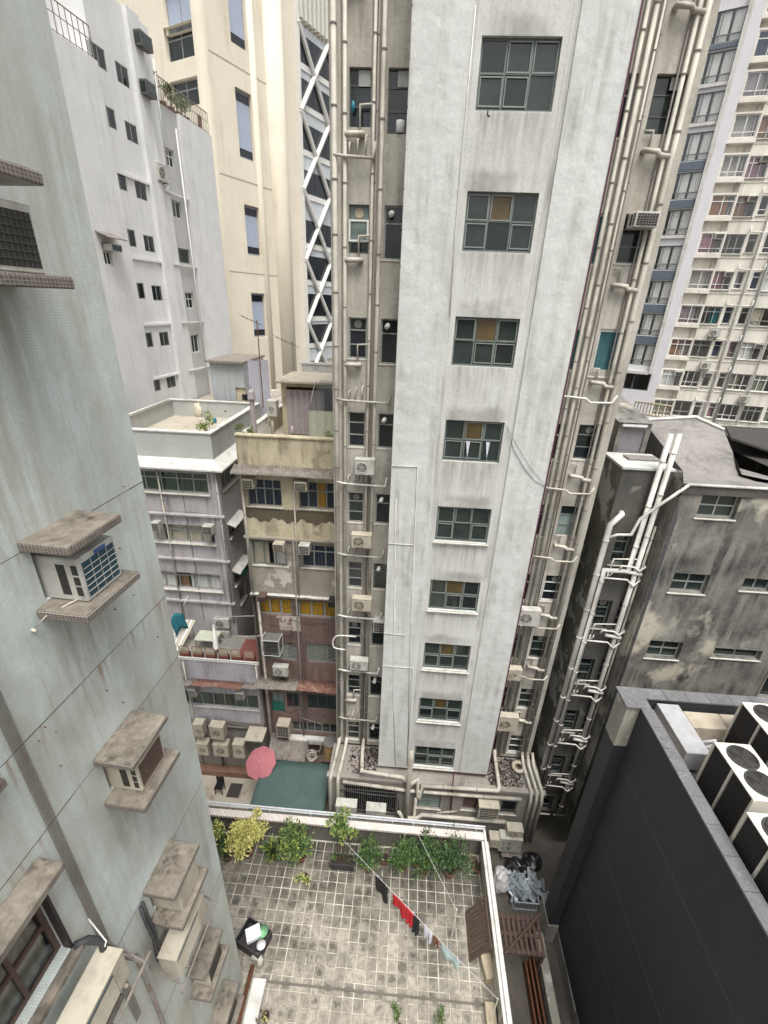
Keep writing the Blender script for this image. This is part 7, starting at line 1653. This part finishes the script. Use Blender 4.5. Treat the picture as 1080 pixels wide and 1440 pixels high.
for k in range(2):
    t = thing('metal_crate', ('stacked pale metal crate wrapped in plastic in the alley', 'pale metal crate behind the plastic-wrapped one')[k], 'crate', (p.x + .0, p.y + k * .8, .03)); w_, d_, h_ = (1.0, .6, .5)
    x, y, z = p.x, p.y + k * .75, .03; 
    for zz in (z, z + h_):
        b = MB()
        for q in (((x - w_ / 2, y - d_ / 2, zz), (x + w_ / 2, y - d_ / 2, zz)), ((x - w_ / 2, y + d_ / 2, zz), (x + w_ / 2, y + d_ / 2, zz)), ((x - w_ / 2, y - d_ / 2, zz), (x - w_ / 2, y + d_ / 2, zz)), ((x + w_ / 2, y - d_ / 2, zz), (x + w_ / 2, y + d_ / 2, zz))): b.tube(q, .03, 6)
        b.build('rim', MT['crate'], t)
    b = MB()
    for j in range(11): u = j / 10; b.tube([(x - w_ / 2 + w_ * u, y - d_ / 2, z), (x - w_ / 2 + w_ * u, y - d_ / 2, z + h_)], .015, 5); b.tube([(x - w_ / 2 + w_ * u, y + d_ / 2, z), (x - w_ / 2 + w_ * u, y + d_ / 2, z + h_)], .015, 5)
    b.build('bars', MT['crate'], t)
random.seed(5); b = MB()
for k in range(160):
    a = random.uniform(0, 6.28); c = Vector((p.x + random.gauss(0, .35), p.y + .3 + random.gauss(0, .22), .35 + random.random() * .35)); d = Vector((math.cos(a), math.sin(a), random.uniform(-.4, .4))) * random.uniform(.1, .3); e = Vector((-math.sin(a), math.cos(a), random.uniform(-.6, .6))) * random.uniform(.04, .1)
    b.poly([c - d - e, c + d - e * .3, c + d + e, c - d + e * .6])
o = b.build('plastic_wrap', MT['crate_plastic'], None, (p.x, p.y + .3, .03), fix=False); tag(o, 'crumpled pale plastic wrap heaped over the metal crates', 'plastic wrap')
# ================================================================ YARD BEYOND THE TERRACE
cz = 1.0
c = [onZ(*q, cz) for q in ((381.6, 1069.6), (468, 1079), (470, 1150), (355, 1136), (362, 1100))]
t = thing('canvas_canopy', 'wide flat green canvas canopy between terrace and pink tiled building', 'canopy', (-4, 13, 0))
n = 14; b = MB(); x0, x1 = c[4].x, -2.95; ya, yb = 12.2, c[0].y
P = [[Vector((x0 + (x1 - x0) * i / n + (.0 if j else 0), ya + (yb - ya) * j / 8, cz + .12 * j / 8 - .008 * math.sin(i * 1.1) - .03 * math.sin(j / 8 * 3.14))) for i in range(n + 1)] for j in range(9)]
for j in range(8):
    for i in range(n): b.poly([P[j][i], P[j][i + 1], P[j + 1][i + 1], P[j + 1][i]])
o = b.build('canvas', MT['canvas_green'], t, smooth=True, fix=False); md = o.modifiers.new('t', 'SOLIDIFY'); md.thickness = .01
for x in (x0 + .1, x1 - .1):
    for y in (ya + .1, yb - .1): MB().tube([(x, y, GZ), (x, y, cz - .04)], .03, 6).build('post', MT['metal'], t)
for y in (ya + .1, yb - .1): MB().tube([(x0, y, cz - .05), (x1, y, cz - .05)], .025, 6).build('beam', MT['metal'], t)
# pink umbrella
q = onZ(365, 1074, 1.35); t = thing('parasol', 'faded pink parasol open beside the green canopy', 'parasol', (q.x, q.y, GZ))
MB().tube([(q.x + .1, q.y + .1, GZ), (q.x, q.y, 1.4)], .025, 8).build('pole', MT['metal'], t)
tilt = Vector((-.12, -.45, 1)).normalized(); top = Vector((q.x, q.y, 1.52)); ex = tilt.cross(Vector((0, 1, 0))).normalized(); ey = tilt.cross(ex)
b = MB(); ring = []
for k in range(32):
    a = k * 2 * math.pi / 32; rr = .80 * (1 - .035 * (1 - math.cos(4 * a * 2)) / 1); ring.append(top - tilt * (.26 + .02 * math.cos(8 * a)) + (ex * math.cos(a) + ey * math.sin(a)) * rr)
mid = [top - tilt * .10 + (r_ - top + tilt * .26) * .55 for r_ in ring]
for k in range(32): b.poly([top, mid[k], mid[(k + 1) % 32]]); b.poly([mid[k], ring[k], ring[(k + 1) % 32], mid[(k + 1) % 32]])
b.build('canopy', MT['umbrella_pink'], t, fix=False)
for k in range(8): a = k * 2 * math.pi / 8; b = MB(); b.tube([top - tilt * .03, top - tilt * .3 + (ex * math.cos(a) + ey * math.sin(a)) * .80], .008, 4); b.build('rib', MT['metal'], t)
MB().tube([top, top + tilt * .1], .02, 6).build('finial', MT['foam'], t)
# corrugated lean-to, tank and clutter beside the canopy
LTF = yfr(16.2); u0, u1, z0, z1 = R(LTF, 377, 1044, 432, 1066)
t = thing('lean_to', 'flat corrugated grey lean-to roof behind the green canopy', 'shed', LTF.p((u0 + u1) / 2, 0, 0))
corrugated(LTF, u0, u1, -.78, .75, z1 - .2, z0 + .25, 'corr_grey', t, sheets=3)
MB().box(LTF, u0 + .05, u1 - .05, -.7, .5, GZ, z0 + .15).build('wall', MT['podium'], t)
q = onY(466, 1062, 16.2); q = Vector((min(q.x, -3.12), 16.2, 0)); zt0 = onY(466, 1062, 16.2).z
t = thing('water_tank', 'round yellow-brown tank on a stand between canopy and tower corner', 'tank', (q.x, q.y, GZ))
b = MB(); b.tube([(q.x, q.y, zt0), (q.x, q.y, zt0 + 1.05)], .36, 22); b.build('drum', MT['tank_yellow'], t)
b = MB(); b.tube([(q.x, q.y, zt0 + 1.051), (q.x, q.y, zt0 + 1.09), (q.x, q.y, zt0 + 1.12)], [.38, .36, .1], 22); b.build('lid', MT['ac_fan'], t)
for z in (.1, .55, .95): b = MB(); b.tube([(q.x, q.y, zt0 + z), (q.x, q.y, zt0 + z + .04)], .368, 22); b.build('hoop', MT['brick_orange'], t)
MB().bx(q.x - .45, q.x + .4, q.y - .4, q.y + .4, max(zt0 - .08, .1), zt0 - .001).build('stand_top', MT['wood'], t)
for a in (-.38, .34):
    for e in (-.34, .34): MB().bx(q.x + a - .03, q.x + a + .03, q.y + e - .03, q.y + e + .03, GZ, max(zt0 - .081, .1)).build('leg', MT['wood'], t)
t = thing('hose_rack', 'rusty steel rack full of coiled hoses beside the round tank', 'rack', (-4.2, 15.9, GZ))
fz0, fz1 = .75, 1.9; fx0, fx1 = onY(431, 1060, 15.9).x, -3.6
b = MB()
for x in (fx0, fx1):
    for y in (15.7, 16.3): b.tube([(x, y, GZ), (x, y, fz1)], .025, 6)
for z in (fz0, fz1):
    b.tube([(fx0, 15.7, z), (fx1, 15.7, z), (fx1, 16.3, z), (fx0, 16.3, z), (fx0, 15.7, z)], .022, 6)
b.build('frame', MT['metal_rust'], t, fix=False)
MB().bx(fx0, fx1, 15.7, 16.3, fz0 - .03, fz0).build('shelf', MT['wood'], t)
random.seed(3)
for k in range(5):
    c_ = Vector((random.uniform(fx0 + .2, fx1 - .2), random.uniform(15.8, 16.2), fz0 + .05 + .1 * k)); r_ = random.uniform(.14, .24)
    b = MB(); b.tube([c_ + Vector((math.cos(j * .4) * r_, math.sin(j * .4) * r_, .012 * j)) for j in range(24)], .018, 5); b.build('hose_coil', MT[random.choice(['cable', 'pipe', 'bag_white'])], t, fix=False)
for x, y, lb_, mt in ((345, 1085, 'black stacked chair beside the orange low wall', 'bag_black'),):
    q = onZ(316, 1098, GZ); t = thing('yard_chair', lb_, 'chair', (q.x, 15.9, GZ + .02)); x, y = q.x, 15.9; G0 = GZ + .02
    MB().bx(x - .22, x + .22, y - .22, y + .22, G0 + .45, G0 + .5).build('seat', MT[mt], t); MB().bx(x - .22, x + .22, y + .18, y + .22, G0 + .5, G0 + .95).build('backrest', MT[mt], t)
    for a in (-.19, .19):
        for e in (-.19, .19): MB().bx(x + a - .02, x + a + .02, y + e - .02, y + e + .02, G0, G0 + .45).build('leg', MT[mt], t)
q = onZ(330, 1112, GZ); tag(MB().bx(q.x - .35, q.x + .35, q.y - .4, q.y + .4, GZ + .021, GZ + .05).build('floor_mat', MT['slate_dark'], None, (q.x, q.y, GZ)), 'dark rubber mat lying on the pale yard paving', 'mat')
for k, q in enumerate(BASE.keys()):
    pass
